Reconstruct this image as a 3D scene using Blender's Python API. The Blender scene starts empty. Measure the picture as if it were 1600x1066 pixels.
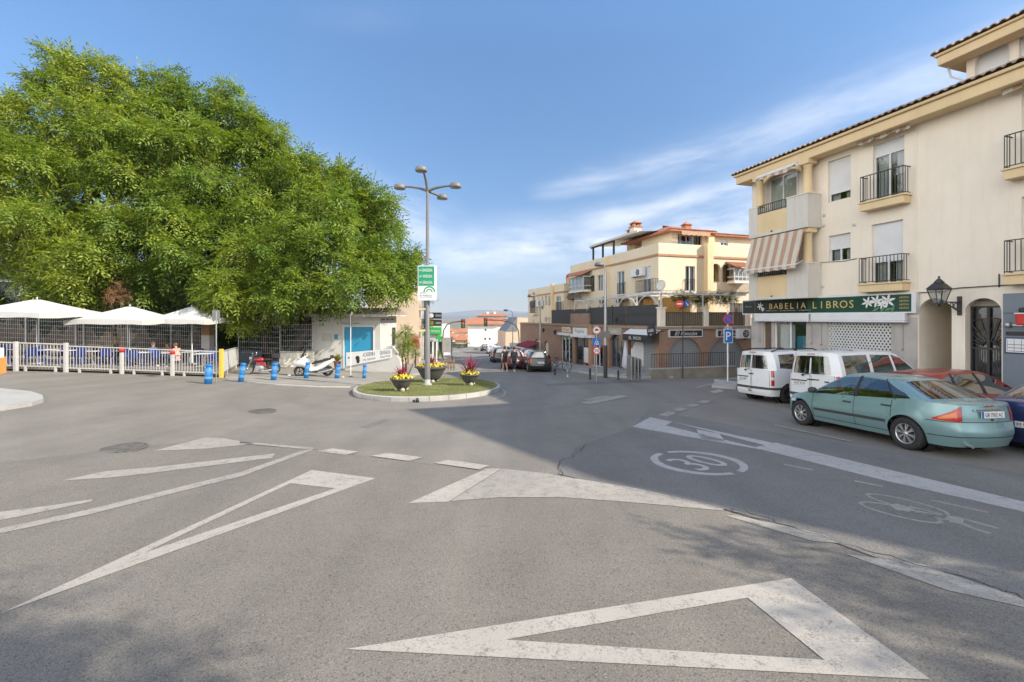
SUN_E = 4.7; SKY_E = .13; EXPO = .62; HAZE_D = 1.1e-4
FILL_SEED = 3.1; CLOUD_L = 7.2; FILL_L = 17.0; OVERHEAD = .06
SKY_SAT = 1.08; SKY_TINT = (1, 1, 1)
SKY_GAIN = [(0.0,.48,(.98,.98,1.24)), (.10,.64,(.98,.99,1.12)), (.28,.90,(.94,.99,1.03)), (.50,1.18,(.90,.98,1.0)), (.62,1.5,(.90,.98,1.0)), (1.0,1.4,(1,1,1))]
SHADE_TREES = [(7.0,-2.05,[(0,0,7.3,1.2),(1.1,-.2,7.2,.95),(-1.2,.2,7.4,1.0),(0,-.9,7.2,1.2),(-.6,.5,7.0,.6)]), (12.05,.57,[(-.9,.8,5.7,.32),(-.1,.1,5.6,.42),(.7,-.6,5.8,.5),(1.5,-1.3,5.9,.6),(1.0,-1.6,5.5,.6),(2.2,-2.2,6.0,.7),(.3,-.9,6.3,.4),(1.9,-1.0,6.4,.4)])]
import bpy, bmesh, math, random
import numpy as np
from mathutils import Vector, Matrix
R = math.radians
COL = bpy.context.scene.collection
random.seed(7)
F, CX, HY, EYE = 700.0, 800.0, 497.0, 2.15
def gz(x, y):
 if y < 170: z = -0.0514*y
 elif y < 420: z = -0.0514*170 - 0.02*(y-170)
 else: z = -0.0514*170 - 0.02*250
 return z + 0.04*max(0.0, min(-6.0-x, 55.0))
def G(px, py, dz=0.0):
 """the ground point a sight line of the survey photo meets"""
 a, b = 0.5, 900.0
 kx, kz = (px-CX)/F, (HY-py)/F
 for _ in range(60):
  m = 0.5*(a+b)
  if EYE + kz*m > gz(kx*m, m) + dz: a = m
  else: b = m
 return Vector((kx*a, a, gz(kx*a, a)+dz))
def W(px, py, d):
 return Vector(((px-CX)/F*d, d, EYE + (HY-py)/F*d))
def on(x, y, dz=0.0):
 return Vector((x, y, gz(x, y)+dz))
class MB:
 def __init__(s, M=None):
  s.v = []; s.f = []; s.sm = []; s.mi = []; s.M = M; s.m = 0
 def add(s, vs, fs, smooth=False, M=None):
  o = len(s.v); T = M if M is not None else s.M
  for p in vs:
   p = Vector(p)
   s.v.append(T @ p if T is not None else p)
  for f in fs:
   s.f.append([i+o for i in f]); s.sm.append(smooth); s.mi.append(s.m)
  return s
 def box(s, x0, x1, y0, y1, z0, z1, M=None):
  v = [(x, y, z) for z in (z0, z1) for y in (y0, y1) for x in (x0, x1)]
  return s.add(v, [(0,2,3,1),(4,5,7,6),(0,1,5,4),(2,6,7,3),(0,4,6,2),(1,3,7,5)], M=M)
 def quad(s, a, b, c, d, M=None): return s.add([a, b, c, d], [(0,1,2,3)], M=M)
 def poly(s, pts, M=None): return s.add(pts, [tuple(range(len(pts)))], M=M)
 def bar(s, p, q, w, h=None, up=(0,0,1)):
  p, q = Vector(p), Vector(q); h = h or w
  d = (q-p).normalized(); u = Vector(up)
  if abs(d.dot(u)) > .99: u = Vector((1,0,0))
  a = d.cross(u).normalized()*w/2; b = a.cross(d).normalized()*h/2
  v = [p-a-b, p+a-b, p+a+b, p-a+b, q-a-b, q+a-b, q+a+b, q-a+b]
  return s.add(v, [(0,3,2,1),(4,5,6,7),(0,1,5,4),(1,2,6,5),(2,3,7,6),(3,0,4,7)])
 def tube(s, pts, r, n=8, caps=True, smooth=True):
  pts = [Vector(p) for p in pts]; k = len(pts)
  rs = list(r) if hasattr(r, '__len__') else [r]*k
  vs = []; prev = None
  for i, p in enumerate(pts):
   t = (pts[min(i+1,k-1)]-pts[max(i-1,0)]).normalized()
   if prev is None:
    u = Vector((0,0,1)) if abs(t.z) < .9 else Vector((1,0,0))
    a = t.cross(u).normalized()
   else:
    a = (prev - t*prev.dot(t)).normalized()
   prev = a; b = t.cross(a)
   for j in range(n):
    th = 2*math.pi*j/n
    vs.append(p + (a*math.cos(th)+b*math.sin(th))*rs[i])
  fs = [(i*n+j, i*n+(j+1)%n, (i+1)*n+(j+1)%n, (i+1)*n+j) for i in range(k-1) for j in range(n)]
  s.add(vs, fs, smooth)
  if caps: s.add(vs[:n], [tuple(range(n-1,-1,-1))]); s.add(vs[-n:], [tuple(range(n))])
  return s
 def lathe(s, prof, n=16, c=(0,0,0), M=None, smooth=True, arc=2*math.pi, axis='z'):
  vs = []; full = abs(arc-2*math.pi) < 1e-6; m = n if full else n+1
  for r, z in prof:
   for j in range(m):
    th = arc*j/n
    if axis == 'z': p = (c[0]+r*math.cos(th), c[1]+r*math.sin(th), c[2]+z)
    elif axis == 'y': p = (c[0]+r*math.cos(th), c[1]+z, c[2]+r*math.sin(th))
    else: p = (c[0]+z, c[1]+r*math.cos(th), c[2]+r*math.sin(th))
    vs.append(p)
  fs = []
  for i in range(len(prof)-1):
   for j in range(n):
    a = i*m+j; b = i*m+(j+1)%m
    fs.append((a, b, b+m, a+m))
  return s.add(vs, fs, smooth, M=M)
 def ball(s, c, r, n=12, k=8, M=None):
  rx, ry, rz = r if hasattr(r, '__len__') else (r, r, r)
  vs = [(c[0]+rx*math.sin(math.pi*i/k)*math.cos(2*math.pi*j/n), c[1]+ry*math.sin(math.pi*i/k)*math.sin(2*math.pi*j/n),
    c[2]+rz*math.cos(math.pi*i/k)) for i in range(k+1) for j in range(n)]
  fs = [(i*n+j, (i+1)*n+j, (i+1)*n+(j+1)%n, i*n+(j+1)%n) for i in range(k) for j in range(n)]
  return s.add(vs, fs, True, M=M)
 def prism(s, poly, z0, z1, M=None, smooth=False):
  n = len(poly)
  s.add([(x,y,z0) for x,y in poly]+[(x,y,z1) for x,y in poly],
    [tuple(range(n-1,-1,-1)), tuple(range(n,2*n))], M=M)
  return s.add([(x,y,z0) for x,y in poly]+[(x,y,z1) for x,y in poly],
    [(i,(i+1)%n,n+(i+1)%n,n+i) for i in range(n)], smooth, M=M)
 def plate(s, poly, y0, y1, M=None):
  """polygon in local x-z, thickness along y"""
  n = len(poly)
  v = [(x,y0,z) for x,z in poly]+[(x,y1,z) for x,z in poly]
  s.add(v, [tuple(range(n)), tuple(range(2*n-1,n-1,-1))], M=M)
  return s.add(v, [(i,(i+1)%n,n+(i+1)%n,n+i) for i in range(n)], M=M)
 def text(s, body, x, y, z, h, width=None, M=None, thick=0.004, shear=0.0, align='CENTER', flat=False):
  """letters in local x-z (flat: x-y), h = capital height"""
  vs, fs = text_geo(body, shear)
  if not vs: return s
  x0 = min(v[0] for v in vs); x1 = max(v[0] for v in vs)
  k = h/0.70
  kx = width/(x1-x0) if width else k
  mid = (x0+x1)/2 if align == 'CENTER' else x0
  out = [((v[0]-mid)*kx+x, (v[1]-0.35)*k) for v in vs]
  if flat: return s.add([(a, y+b, z) for a, b in out], fs, M=M)
  return s.add([(a, y, z+b) for a, b in out], fs, M=M)
 def build(s, name, mats, parent=None, origin=None, bevel=0, fix=False, auto=None):
  me = bpy.data.meshes.new(name)
  if origin is None:
   p = parent; origin = Vector((0,0,0))
   while p is not None: origin = origin + Vector(p.location); p = p.parent
   if parent is not None and parent.get('_local'): origin = Vector((0,0,0))
  me.from_pydata([tuple(Vector(v)-origin) for v in s.v], [], s.f)
  if not isinstance(mats, (list, tuple)): mats = [mats]
  for m in mats: me.materials.append(m)
  me.polygons.foreach_set('use_smooth', s.sm)
  if len(mats) > 1: me.polygons.foreach_set('material_index', s.mi)
  if fix:
   bm = bmesh.new(); bm.from_mesh(me)
   bmesh.ops.remove_doubles(bm, verts=bm.verts, dist=1e-5)
   bmesh.ops.recalc_face_normals(bm, faces=bm.faces); bm.to_mesh(me); bm.free()
  if auto:
   me.shade_smooth(); me.set_sharp_from_angle(angle=R(auto))
  me.update()
  ob = bpy.data.objects.new(name, me); COL.objects.link(ob)
  if parent is not None:
   ob.parent = parent
   if parent.get('_local'): ob['_local'] = 1
  else: ob.location = origin
  if bevel:
   b = ob.modifiers.new('bevel', 'BEVEL'); b.width = bevel; b.segments = 2; b.limit_method = 'ANGLE'; b.angle_limit = R(40)
  return ob
_tc = {}
def text_geo(body, shear=0.0):
 key = (body, shear)
 if key in _tc: return _tc[key]
 cu = bpy.data.curves.new('t', 'FONT'); cu.body = body; cu.size = 1.0; cu.resolution_u = 3; cu.shear = shear
 ob = bpy.data.objects.new('t', cu); me = ob.to_mesh()
 vs = [tuple(v.co) for v in me.vertices]; fs = [tuple(p.vertices) for p in me.polygons]
 ob.to_mesh_clear(); bpy.data.objects.remove(ob); bpy.data.curves.remove(cu)
 _tc[key] = (vs, fs); return vs, fs
def tag(o, label=None, cat=None, group=None, kind=None):
 if label: o['label'] = label
 if cat: o['category'] = cat
 if group: o['group'] = group
 if kind: o['kind'] = kind
 return o
def thing(name, label, cat, loc=(0,0,0), rz=None, group=None):
 """an Empty at the base of a thing; rz given: parts are in its local frame"""
 o = bpy.data.objects.new(name, None); o.empty_display_size = .2; COL.objects.link(o)
 o.location = loc
 if rz is not None: o.rotation_euler = (0,0,rz); o['_local'] = 1
 return tag(o, label, cat, group)
def struct(o): o['kind'] = 'structure'; return o
def copy_tree(o, parent=None, loc=None, rz=None, label=None):
 c = o.copy(); COL.objects.link(c); c.parent = parent
 if loc is not None: c.location = loc
 if rz is not None: c.rotation_euler = (0,0,rz)
 if label: c['label'] = label
 for ch in list(o.children): copy_tree(ch, c)
 return c
class Fr:
 """a vertical facade: local x runs along it (left to right seen from outside), y into the wall, z is world height"""
 def __init__(s, ox, oy, ux, uy):
  l = math.hypot(ux, uy); ux, uy = ux/l, uy/l
  s.o = (ox, oy); s.u = (ux, uy); s.i = (-uy, ux)
  s.M = Matrix(((ux, -uy, 0, ox), (uy, ux, 0, oy), (0,0,1,0), (0,0,0,1)))
 def uv(s, px, py, y=0.0):
  k = (px-CX)/F
  ox = s.o[0]+s.i[0]*y; oy = s.o[1]+s.i[1]*y
  u = (k*oy-ox)/(s.u[0]-k*s.u[1]); d = oy+u*s.u[1]
  return u, EYE+(HY-py)/F*d
 def u_(s, px, y=0.0): return s.uv(px, HY, y)[0]
 def z_(s, px, py, y=0.0): return s.uv(px, py, y)[1]
 def rect(s, x0, x1, yt, yb, y=0.0):
  """pixel rectangle measured at its middle column -> u0,u1,z0,z1"""
  xm = (x0+x1)/2
  return s.u_(x0,y), s.u_(x1,y), s.z_(xm,yb,y), s.z_(xm,yt,y)
 def sub(s, u, y): 
  return s.o[0]+s.u[0]*u+s.i[0]*y, s.o[1]+s.u[1]*u+s.i[1]*y
 def at(s, u, y, z): x, yy = s.sub(u, y); return Vector((x, yy, z))
def _n(t, typ, **kw):
 n = t.nodes.new(typ)
 for k, v in kw.items(): setattr(n, k, v)
 return n
def coord(t, kind='world'):
 if kind == 'world': return _n(t, 'ShaderNodeNewGeometry').outputs['Position']
 return _n(t, 'ShaderNodeTexCoord').outputs['Object']
def noise(t, vec, scale, detail=4, rough=.6):
 n = _n(t, 'ShaderNodeTexNoise'); n.inputs['Scale'].default_value = scale
 n.inputs['Detail'].default_value = detail; n.inputs['Roughness'].default_value = rough
 t.links.new(vec, n.inputs['Vector']); return n.outputs['Fac']
def ramp(t, fac, stops):
 n = _n(t, 'ShaderNodeValToRGB'); cr = n.color_ramp
 while len(cr.elements) > 1: cr.elements.remove(cr.elements[0])
 for i, (p, c) in enumerate(stops):
  e = cr.elements[0] if i == 0 else cr.elements.new(p)
  e.position = p; e.color = (c, c, c, 1) if not hasattr(c, '__len__') else (*c[:3], 1)
 t.links.new(fac, n.inputs['Fac']); return n.outputs['Color']
def mix(t, fac, a, b, mode='MIX'):
 n = _n(t, 'ShaderNodeMix', data_type='RGBA', blend_type=mode)
 for s, v in ((0, fac), (6, a), (7, b)):
  if hasattr(v, 'is_output'): t.links.new(v, n.inputs[s])
  elif s == 0: n.inputs[s].default_value = v
  else: n.inputs[s].default_value = (*v[:3], 1) if hasattr(v, '__len__') else (v, v, v, 1)
 return n.outputs[2]
def bump(t, h, strength, dist=.01):
 n = _n(t, 'ShaderNodeBump'); n.inputs['Strength'].default_value = strength; n.inputs['Distance'].default_value = dist
 t.links.new(h, n.inputs['Height']); return n.outputs['Normal']
def base(name):
 m = bpy.data.materials.new(name); m.use_nodes = True
 t = m.node_tree; return m, t, t.nodes['Principled BSDF']
MATS = {}
def mat(name, col, rough=.8, var=.12, scale=1.5, metal=0.0, bmp=0.0, bscale=40.0, dirt=0.0, space='world', spec=.5, coat=0.0, fine=0.0):
 if name in MATS: return MATS[name]
 m, t, p = base(name)
 p.inputs['Roughness'].default_value = rough; p.inputs['Metallic'].default_value = metal
 p.inputs['Specular IOR Level'].default_value = spec; p.inputs['Coat Weight'].default_value = coat
 v = coord(t, space); c = (*col, 1)
 if var:
  f = noise(t, v, scale, 6, .62)
  lo = tuple(x*(1-var*1.4) for x in col); hi = tuple(min(1, x*(1+var)) for x in col)
  c = ramp(t, f, [(.28, lo), (.5, col), (.74, hi)])
 if fine:
  g = noise(t, v, scale*22, 3, .7)
  c = mix(t, fine, c, ramp(t, g, [(.3, .35), (.7, 1.0)]), 'MULTIPLY')
 if dirt:
  mp = _n(t, 'ShaderNodeMapping'); mp.inputs['Scale'].default_value = (5, 5, .5); t.links.new(v, mp.inputs['Vector'])
  d = noise(t, mp.outputs['Vector'], 1.3, 5, .65)
  k = ramp(t, d, [(.5, 0.0), (.78, 1.0)])
  c = mix(t, mix(t, 1.0, k, (dirt,)*3, 'MULTIPLY'), c, tuple(x*.5 for x in col))
 if hasattr(c, 'is_output'): t.links.new(c, p.inputs['Base Color'])
 else: p.inputs['Base Color'].default_value = c
 if bmp: t.links.new(bump(t, noise(t, v, bscale, 4, .6), bmp, .004), p.inputs['Normal'])
 MATS[name] = m; return m
def glass_mat(name, tint=(.75,.82,.82), base_refl=.06, rough=.015):
 if name in MATS: return MATS[name]
 m = bpy.data.materials.new(name); m.use_nodes = True; t = m.node_tree; t.nodes.clear()
 o = _n(t, 'ShaderNodeOutputMaterial'); mx = _n(t, 'ShaderNodeMixShader')
 tr = _n(t, 'ShaderNodeBsdfTransparent'); tr.inputs['Color'].default_value = (*tint, 1)
 gl = _n(t, 'ShaderNodeBsdfGlossy'); gl.inputs['Roughness'].default_value = rough; gl.inputs['Color'].default_value = (1,1,1,1)
 lw = _n(t, 'ShaderNodeLayerWeight'); lw.inputs['Blend'].default_value = .5
 pw = _n(t, 'ShaderNodeMath', operation='POWER'); pw.inputs[1].default_value = 3.0
 t.links.new(lw.outputs['Facing'], pw.inputs[0])
 ma = _n(t, 'ShaderNodeMath', operation='MULTIPLY_ADD'); ma.inputs[1].default_value = .75; ma.inputs[2].default_value = base_refl
 t.links.new(pw.outputs[0], ma.inputs[0]); t.links.new(ma.outputs[0], mx.inputs[0])
 t.links.new(tr.outputs[0], mx.inputs[1]); t.links.new(gl.outputs[0], mx.inputs[2]); t.links.new(mx.outputs[0], o.inputs[0])
 MATS[name] = m; return m
m_cream  = mat('cream_render', (.78,.70,.585), .9, .05, .7, dirt=.15, bmp=.15, bscale=90)
m_ochre  = mat('ochre_render', (.70,.54,.32), .9, .06, .8, dirt=.14, bmp=.12, bscale=90)
m_yellow = mat('pale_yellow_render', (.68,.585,.43), .9, .06, .6, dirt=.14, bmp=.1, bscale=90)
m_white  = mat('white_paint', (.53,.52,.495), .7, .05, 1.2, dirt=.12)
m_offw   = mat('off_white_render', (.60,.57,.51), .9, .07, .7, dirt=.25, bmp=.1, bscale=80)
m_stone  = mat('grey_stone_cladding', (.44,.41,.38), .75, .14, 1.6, fine=.25, dirt=.15)
m_terra  = mat('terracotta', (.42,.17,.09), .85, .22, 3, fine=.3)
m_tile   = mat('weathered_roof_tile', (.40,.30,.235), .9, .35, 4, fine=.45)
m_conc   = mat('concrete', (.40,.385,.36), .9, .12, 1.3, fine=.25, dirt=.3, bmp=.2, bscale=60)
m_kerb   = mat('kerb_stone', (.42,.40,.375), .9, .14, 1.6, fine=.3, bmp=.2, bscale=60)
m_pave   = None
m_iron   = mat('dark_iron', (.035,.033,.032), .5, .2, 6)
m_galv   = mat('galvanised_steel', (.42,.43,.43), .42, .14, 5, metal=.75, fine=.15)
m_lampgr = mat('grey_lamp_paint', (.15,.15,.15), .5, .12, 4)
m_alum   = mat('white_aluminium', (.66,.665,.67), .45, .04, 2)
m_blind  = None
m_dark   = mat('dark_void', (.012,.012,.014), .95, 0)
m_black  = mat('black_plastic', (.02,.02,.021), .45, .2, 8)
m_rub    = mat('tyre_rubber', (.022,.022,.022), .85, .25, 20)
m_wood   = mat('brown_wood', (.20,.10,.045), .7, .25, 6, fine=.3)
m_curt   = mat('pale_curtain', (.62,.60,.56), .95, .15, 3)
m_glass  = glass_mat('window_glass', (.62,.68,.70), .10)
m_dglass = mat('dark_reflective_glass', (.025,.032,.038), .03, 0, spec=.9)
m_signb  = mat('sign_blue', (.012,.12,.42), .4, .06, 4)
m_signr  = mat('sign_red', (.55,.025,.02), .4, .06, 4)
m_signw  = mat('sign_white', (.68,.68,.67), .4, .03, 4)
m_signk  = mat('sign_black', (.015,.015,.016), .5, .1, 4)
m_red    = mat('red_paint', (.50,.02,.015), .4, .1, 4)
m_blue   = mat('blue_bollard_plastic', (.015,.155,.42), .5, .16, 3, dirt=.25)
m_gold   = mat('pale_gold_lettering', (.62,.42,.14), .45, .05, 3)
def stripes_mat(name, axis_scale, c0, c1, rough=.6, sharp=True, space='world', axis=2, duty=.5, bmp=0.0):
 """regular lines along one object axis (slats, corrugation)"""
 if name in MATS: return MATS[name]
 m, t, p = base(name); p.inputs['Roughness'].default_value = rough
 v = coord(t, space); sp = _n(t, 'ShaderNodeSeparateXYZ'); t.links.new(v, sp.inputs[0])
 mu = _n(t, 'ShaderNodeMath', operation='MULTIPLY'); mu.inputs[1].default_value = axis_scale
 t.links.new(sp.outputs[axis], mu.inputs[0])
 fr = _n(t, 'ShaderNodeMath', operation='FRACT'); t.links.new(mu.outputs[0], fr.inputs[0])
 k = ramp(t, fr.outputs[0], [(0, 0.0), (duty-.06, 0.0), (duty, 1.0), (.94, 1.0), (1.0, 0.0)])
 c = mix(t, k, c0, c1)
 c = mix(t, .25, c, ramp(t, noise(t, v, 1.7, 5), [(.3, .5), (.7, 1.0)]), 'MULTIPLY')
 t.links.new(c, p.inputs['Base Color'])
 if bmp: t.links.new(bump(t, k, bmp, .01), p.inputs['Normal'])
 MATS[name] = m; return m
m_blind  = stripes_mat('roller_blind_slats', 18.0, (.70,.705,.71), (.62,.625,.63), .5, duty=.85, bmp=.4)
m_shut   = stripes_mat('grey_roller_shutter', 10.0, (.19,.20,.21), (.27,.285,.30), .5, duty=.35, bmp=.6)
m_shutw  = stripes_mat('white_roller_shutter', 11.0, (.50,.51,.50), (.66,.67,.66), .5, duty=.3, bmp=.6)
m_reed   = stripes_mat('dark_reed_screen', 14.0, (.035,.035,.037), (.07,.07,.072), .85, duty=.5)
def brick_mat(name, c1, c2, mort, scale=4.0):
 m, t, p = base(name); p.inputs['Roughness'].default_value = .9
 v = coord(t); sp = _n(t, 'ShaderNodeSeparateXYZ'); t.links.new(v, sp.inputs[0])
 ad = _n(t, 'ShaderNodeMath', operation='SUBTRACT'); t.links.new(sp.outputs[0], ad.inputs[0]); t.links.new(sp.outputs[1], ad.inputs[1])
 cb = _n(t, 'ShaderNodeCombineXYZ'); t.links.new(ad.outputs[0], cb.inputs[0]); t.links.new(sp.outputs[2], cb.inputs[1])
 b = _n(t, 'ShaderNodeTexBrick'); t.links.new(cb.outputs[0], b.inputs['Vector'])
 b.inputs['Scale'].default_value = scale; b.inputs['Color1'].default_value = (*c1,1); b.inputs['Color2'].default_value = (*c2,1)
 b.inputs['Mortar'].default_value = (*mort,1); b.inputs['Mortar Size'].default_value = .018
 c = mix(t, .5, b.outputs['Color'], ramp(t, noise(t, v, 1.2, 5), [(.3,.55),(.7,1.0)]), 'MULTIPLY')
 t.links.new(c, p.inputs['Base Color']); MATS[name] = m; return m
m_brick  = brick_mat('brown_brick', (.27,.155,.10), (.33,.19,.125), (.36,.30,.25))
m_brick2 = brick_mat('orange_brick', (.42,.19,.085), (.48,.24,.12), (.45,.36,.28))
def wall_grid(mb, u0, u1, z0, z1, holes=(), depth=.18, y=0.0):
 """a wall face with real rectangular and arched openings and their reveals"""
 us = sorted({round(a, 4) for a in [u0,u1]+[h[0] for h in holes]+[h[1] for h in holes] if u0-1e-6 <= a <= u1+1e-6})
 zs = sorted({round(a, 4) for a in [z0,z1]+[h[2] for h in holes]+[h[3] for h in holes] if z0-1e-6 <= a <= z1+1e-6})
 for i in range(len(us)-1):
  for j in range(len(zs)-1):
   cu, cz = (us[i]+us[i+1])/2, (zs[j]+zs[j+1])/2
   if any(h[0] < cu < h[1] and h[2] < cz < h[3] for h in holes): continue
   mb.quad((us[i],y,zs[j]), (us[i+1],y,zs[j]), (us[i+1],y,zs[j+1]), (us[i],y,zs[j+1]))
 for h in holes:
  a, b, c, d = h[:4]; rise = h[4] if len(h) > 4 else 0; e = y+depth
  zt = d-rise
  mb.quad((a,y,c),(a,e,c),(a,e,zt),(a,y,zt)); mb.quad((b,y,c),(b,y,zt),(b,e,zt),(b,e,c)); mb.quad((a,y,c),(b,y,c),(b,e,c),(a,e,c))
  if not rise: mb.quad((a,y,d),(a,e,d),(b,e,d),(b,y,d))
  else:
   arc = arch_pts(a, b, zt, rise, 14)
   n = len(arc)
   for k in range(n-1):
    (p0, q0), (p1, q1) = arc[k], arc[k+1]
    mb.quad((p0,y,q0),(p1,y,q1),(p1,e,q1),(p0,e,q0))
    mb.quad((p0,y,q0),(p1,y,q1),(p1,y,d+1e-4),(p0,y,d+1e-4))
 return mb
def arch_pts(a, b, zt, rise, n=14):
 """points from (a,zt) over the crown to (b,zt)"""
 w = (b-a)/2
 if rise >= w*.98: return [((a+b)/2-w*math.cos(math.pi*k/n), zt+rise*math.sin(math.pi*k/n)) for k in range(n+1)]
 rad = (w*w+rise*rise)/(2*rise); th = math.asin(w/rad); cz = zt+rise-rad
 return [((a+b)/2+rad*math.sin(-th+2*th*k/n), cz+rad*math.cos(-th+2*th*k/n)) for k in range(n+1)]
def window(par, fr, u0, u1, z0, z1, y=.12, blind=0.0, mull=1, name='window', curtain=True, fw=.05, m_frame=None, rail=None, glass=None):
 """frame in an opening with panes, curtain, room behind, roller blind covering the top share"""
 mf = m_frame or m_alum
 f = MB(fr.M)
 if blind > .97:
  f.box(u0,u0+fw,y-.02,y+.05,z0,z1); f.box(u1-fw,u1,y-.02,y+.05,z0,z1)
  w = f.build(name, mf, par)
  b = MB(fr.M); b.box(u0+fw,u1-fw,y+.0,y+.03,z0,z1); b.build('roller_blind', m_blind, w); return w
 zt = z1-(z1-z0)*blind
 f.box(u0,u0+fw,y-.02,y+.05,z0,z1); f.box(u1-fw,u1,y-.02,y+.05,z0,z1)
 f.box(u0+fw,u1-fw,y-.02,y+.05,z0,z0+fw); f.box(u0+fw,u1-fw,y-.02,y+.05,zt-fw,zt)
 for k in range(1, mull+1):
  uc = u0+(u1-u0)*k/(mull+1); f.box(uc-fw*.6,uc+fw*.6,y-.021,y+.049,z0+fw,zt-fw)
 if rail: f.box(u0+fw,u1-fw,y-.019,y+.048,z0+rail,z0+rail+fw)
 w = f.build(name, mf, par)
 g = MB(fr.M); g.quad((u0+fw,y+.02,z0+fw),(u1-fw,y+.02,z0+fw),(u1-fw,y+.02,zt-fw),(u0+fw,y+.02,zt-fw)); g.build('pane', glass or m_glass, w)
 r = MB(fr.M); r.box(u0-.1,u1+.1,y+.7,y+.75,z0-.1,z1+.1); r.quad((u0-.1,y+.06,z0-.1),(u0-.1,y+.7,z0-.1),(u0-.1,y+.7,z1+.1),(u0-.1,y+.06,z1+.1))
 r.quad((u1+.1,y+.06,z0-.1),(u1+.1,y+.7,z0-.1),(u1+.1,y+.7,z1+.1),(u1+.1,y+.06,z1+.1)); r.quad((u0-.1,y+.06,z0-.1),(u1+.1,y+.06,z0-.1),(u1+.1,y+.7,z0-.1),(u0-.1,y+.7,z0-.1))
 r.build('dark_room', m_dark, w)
 if curtain:
  c = MB(fr.M); n = 24; w_ = (u1-u0-2*fw)
  for (a, b) in ((0, .36), (.66, 1.0)):
   k = int(n*(b-a))+4
   pts = [(u0+fw+w_*(a+(b-a)*i/k), y+.14+.025*math.sin(i*2.1)) for i in range(k+1)]
   for i in range(k):
    c.quad((*pts[i], z0+.03), (*pts[i+1], z0+.03), (*pts[i+1], zt), (*pts[i], zt))
  c.build('curtain', m_curt, w)
 if blind:
  b = MB(fr.M); b.box(u0+fw,u1-fw,y-.005,y+.03,zt,z1); b.build('roller_blind', m_blind, w)
 return w
def railing(mb, fr, u0, u1, z0, z1, y, step=.11, t=.016, ends=0.0):
 """upright bars between two rails; ends = return of the rail back to the wall"""
 mb.box(u0,u1,y-.02,y+.02,z1-.03,z1); mb.box(u0,u1,y-.015,y+.015,z0+.05,z0+.075)
 n = max(2, int((u1-u0)/step))
 for i in range(n+1):
  u = u0+(u1-u0)*i/n; mb.box(u-t/2,u+t/2,y-t/2,y+t/2,z0+(0 if i in (0,n) else .0752),z1-.0302)
 if ends:
  for u in (u0, u1):
   mb.box(u-.015,u+.015,y+.021,y+ends,z1-.03,z1); mb.box(u-.012,u+.012,y+.016,y+ends,z0+.05,z0+.075)
   k = max(1, int(ends/step))
   for i in range(1, k): mb.box(u-t/2,u+t/2,y+i*ends/k-t/2,y+i*ends/k+t/2,z0+.0752,z1-.0302)
def tile_roof_edge(mb, fr, u0, u1, y0, z, slope, run, step=.24, r=.085):
 """rows of barrel tiles climbing from the eave"""
 n = int((u1-u0)/step)
 for i in range(n):
  u = u0+(i+.5)*(u1-u0)/n
  vs = []; k = 5
  jit = random.uniform(-.02,.02)
  for (yy, zz, rr) in ((y0+jit, z, r*1.08), (y0+run, z+slope*run, r)):
   for j in range(k+1):
    th = math.pi*j/k
    vs.append((u-rr*1.25*math.cos(th), yy, zz+rr*math.sin(th)))
  mb.add(vs, [(j, j+1, k+2+j, k+1+j) for j in range(k)], True)
  vs2 = [(u-r*1.35*math.cos(math.pi*j/k), y0+jit, z+r*1.08*math.sin(math.pi*j/k)) for j in range(k+1)]
  vs3 = [(u-r*1.1*math.cos(math.pi*j/k), y0+jit, z-.02+r*.85*math.sin(math.pi*j/k)) for j in range(k+1)]
  mb.add(vs2+vs3, [(j, j+1, k+2+j, k+1+j) for j in range(k)])
 mb.quad((u0,y0,z), (u1,y0,z), (u1,y0+run,z+slope*run), (u0,y0+run,z+slope*run))
# ================================================================ camera, light, sky
SUN_D = Vector((.93, -.36, 0)).normalized()*math.cos(R(33)) + Vector((0,0,math.sin(R(33))))
sc = bpy.context.scene
cam_d = bpy.data.cameras.new('camera'); cam = bpy.data.objects.new('camera', cam_d); COL.objects.link(cam)
cam_d.sensor_width = 36; cam_d.sensor_fit = 'HORIZONTAL'; cam_d.lens = F/1600*36
cam_d.shift_y = -(533-HY)/1600
cam_d.clip_start = .05; cam_d.clip_end = 30000
cam.location = (0,0,EYE); cam.rotation_euler = (R(90),0,0); sc.camera = cam
sd = bpy.data.lights.new('sun', 'SUN'); sd.energy = SUN_E; sd.angle = R(.53); sd.color = (1.0,.915,.775)
so = bpy.data.objects.new('sun', sd); COL.objects.link(so); so.rotation_euler = (-SUN_D).to_track_quat('-Z','Y').to_euler()
wd = bpy.data.worlds.new('World'); sc.world = wd; wd.use_nodes = True
t = wd.node_tree; bg = t.nodes['Background']; bg.inputs['Strength'].default_value = SKY_E
sky = _n(t, 'ShaderNodeTexSky', sky_type='NISHITA'); sky.sun_disc = False
sky.sun_elevation = R(33); sky.sun_rotation = math.atan2(SUN_D.x, SUN_D.y); sky.altitude = 700; sky.air_density = 1.0; sky.dust_density = .6; sky.ozone_density = 2.0
tc = _n(t, 'ShaderNodeTexCoord'); sp = _n(t, 'ShaderNodeSeparateXYZ'); t.links.new(tc.outputs['Generated'], sp.inputs[0])
def mth(op, a, b=None, c=None, T=None):
 t = T or wd.node_tree; n = _n(t, 'ShaderNodeMath', operation=op)
 for i, v in enumerate((a, b, c)):
  if v is None: continue
  if hasattr(v, 'is_output'): t.links.new(v, n.inputs[i])
  else: n.inputs[i].default_value = v
 return n.outputs[0]
def comb(x, y, z=0.0):
 n = _n(t, 'ShaderNodeCombineXYZ')
 for i, v in enumerate((x, y, z)):
  if hasattr(v, 'is_output'): t.links.new(v, n.inputs[i])
  else: n.inputs[i].default_value = v
 return n.outputs[0]
az = mth('ARCTAN2', sp.outputs[0], sp.outputs[1])          # bearing east of north
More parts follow.
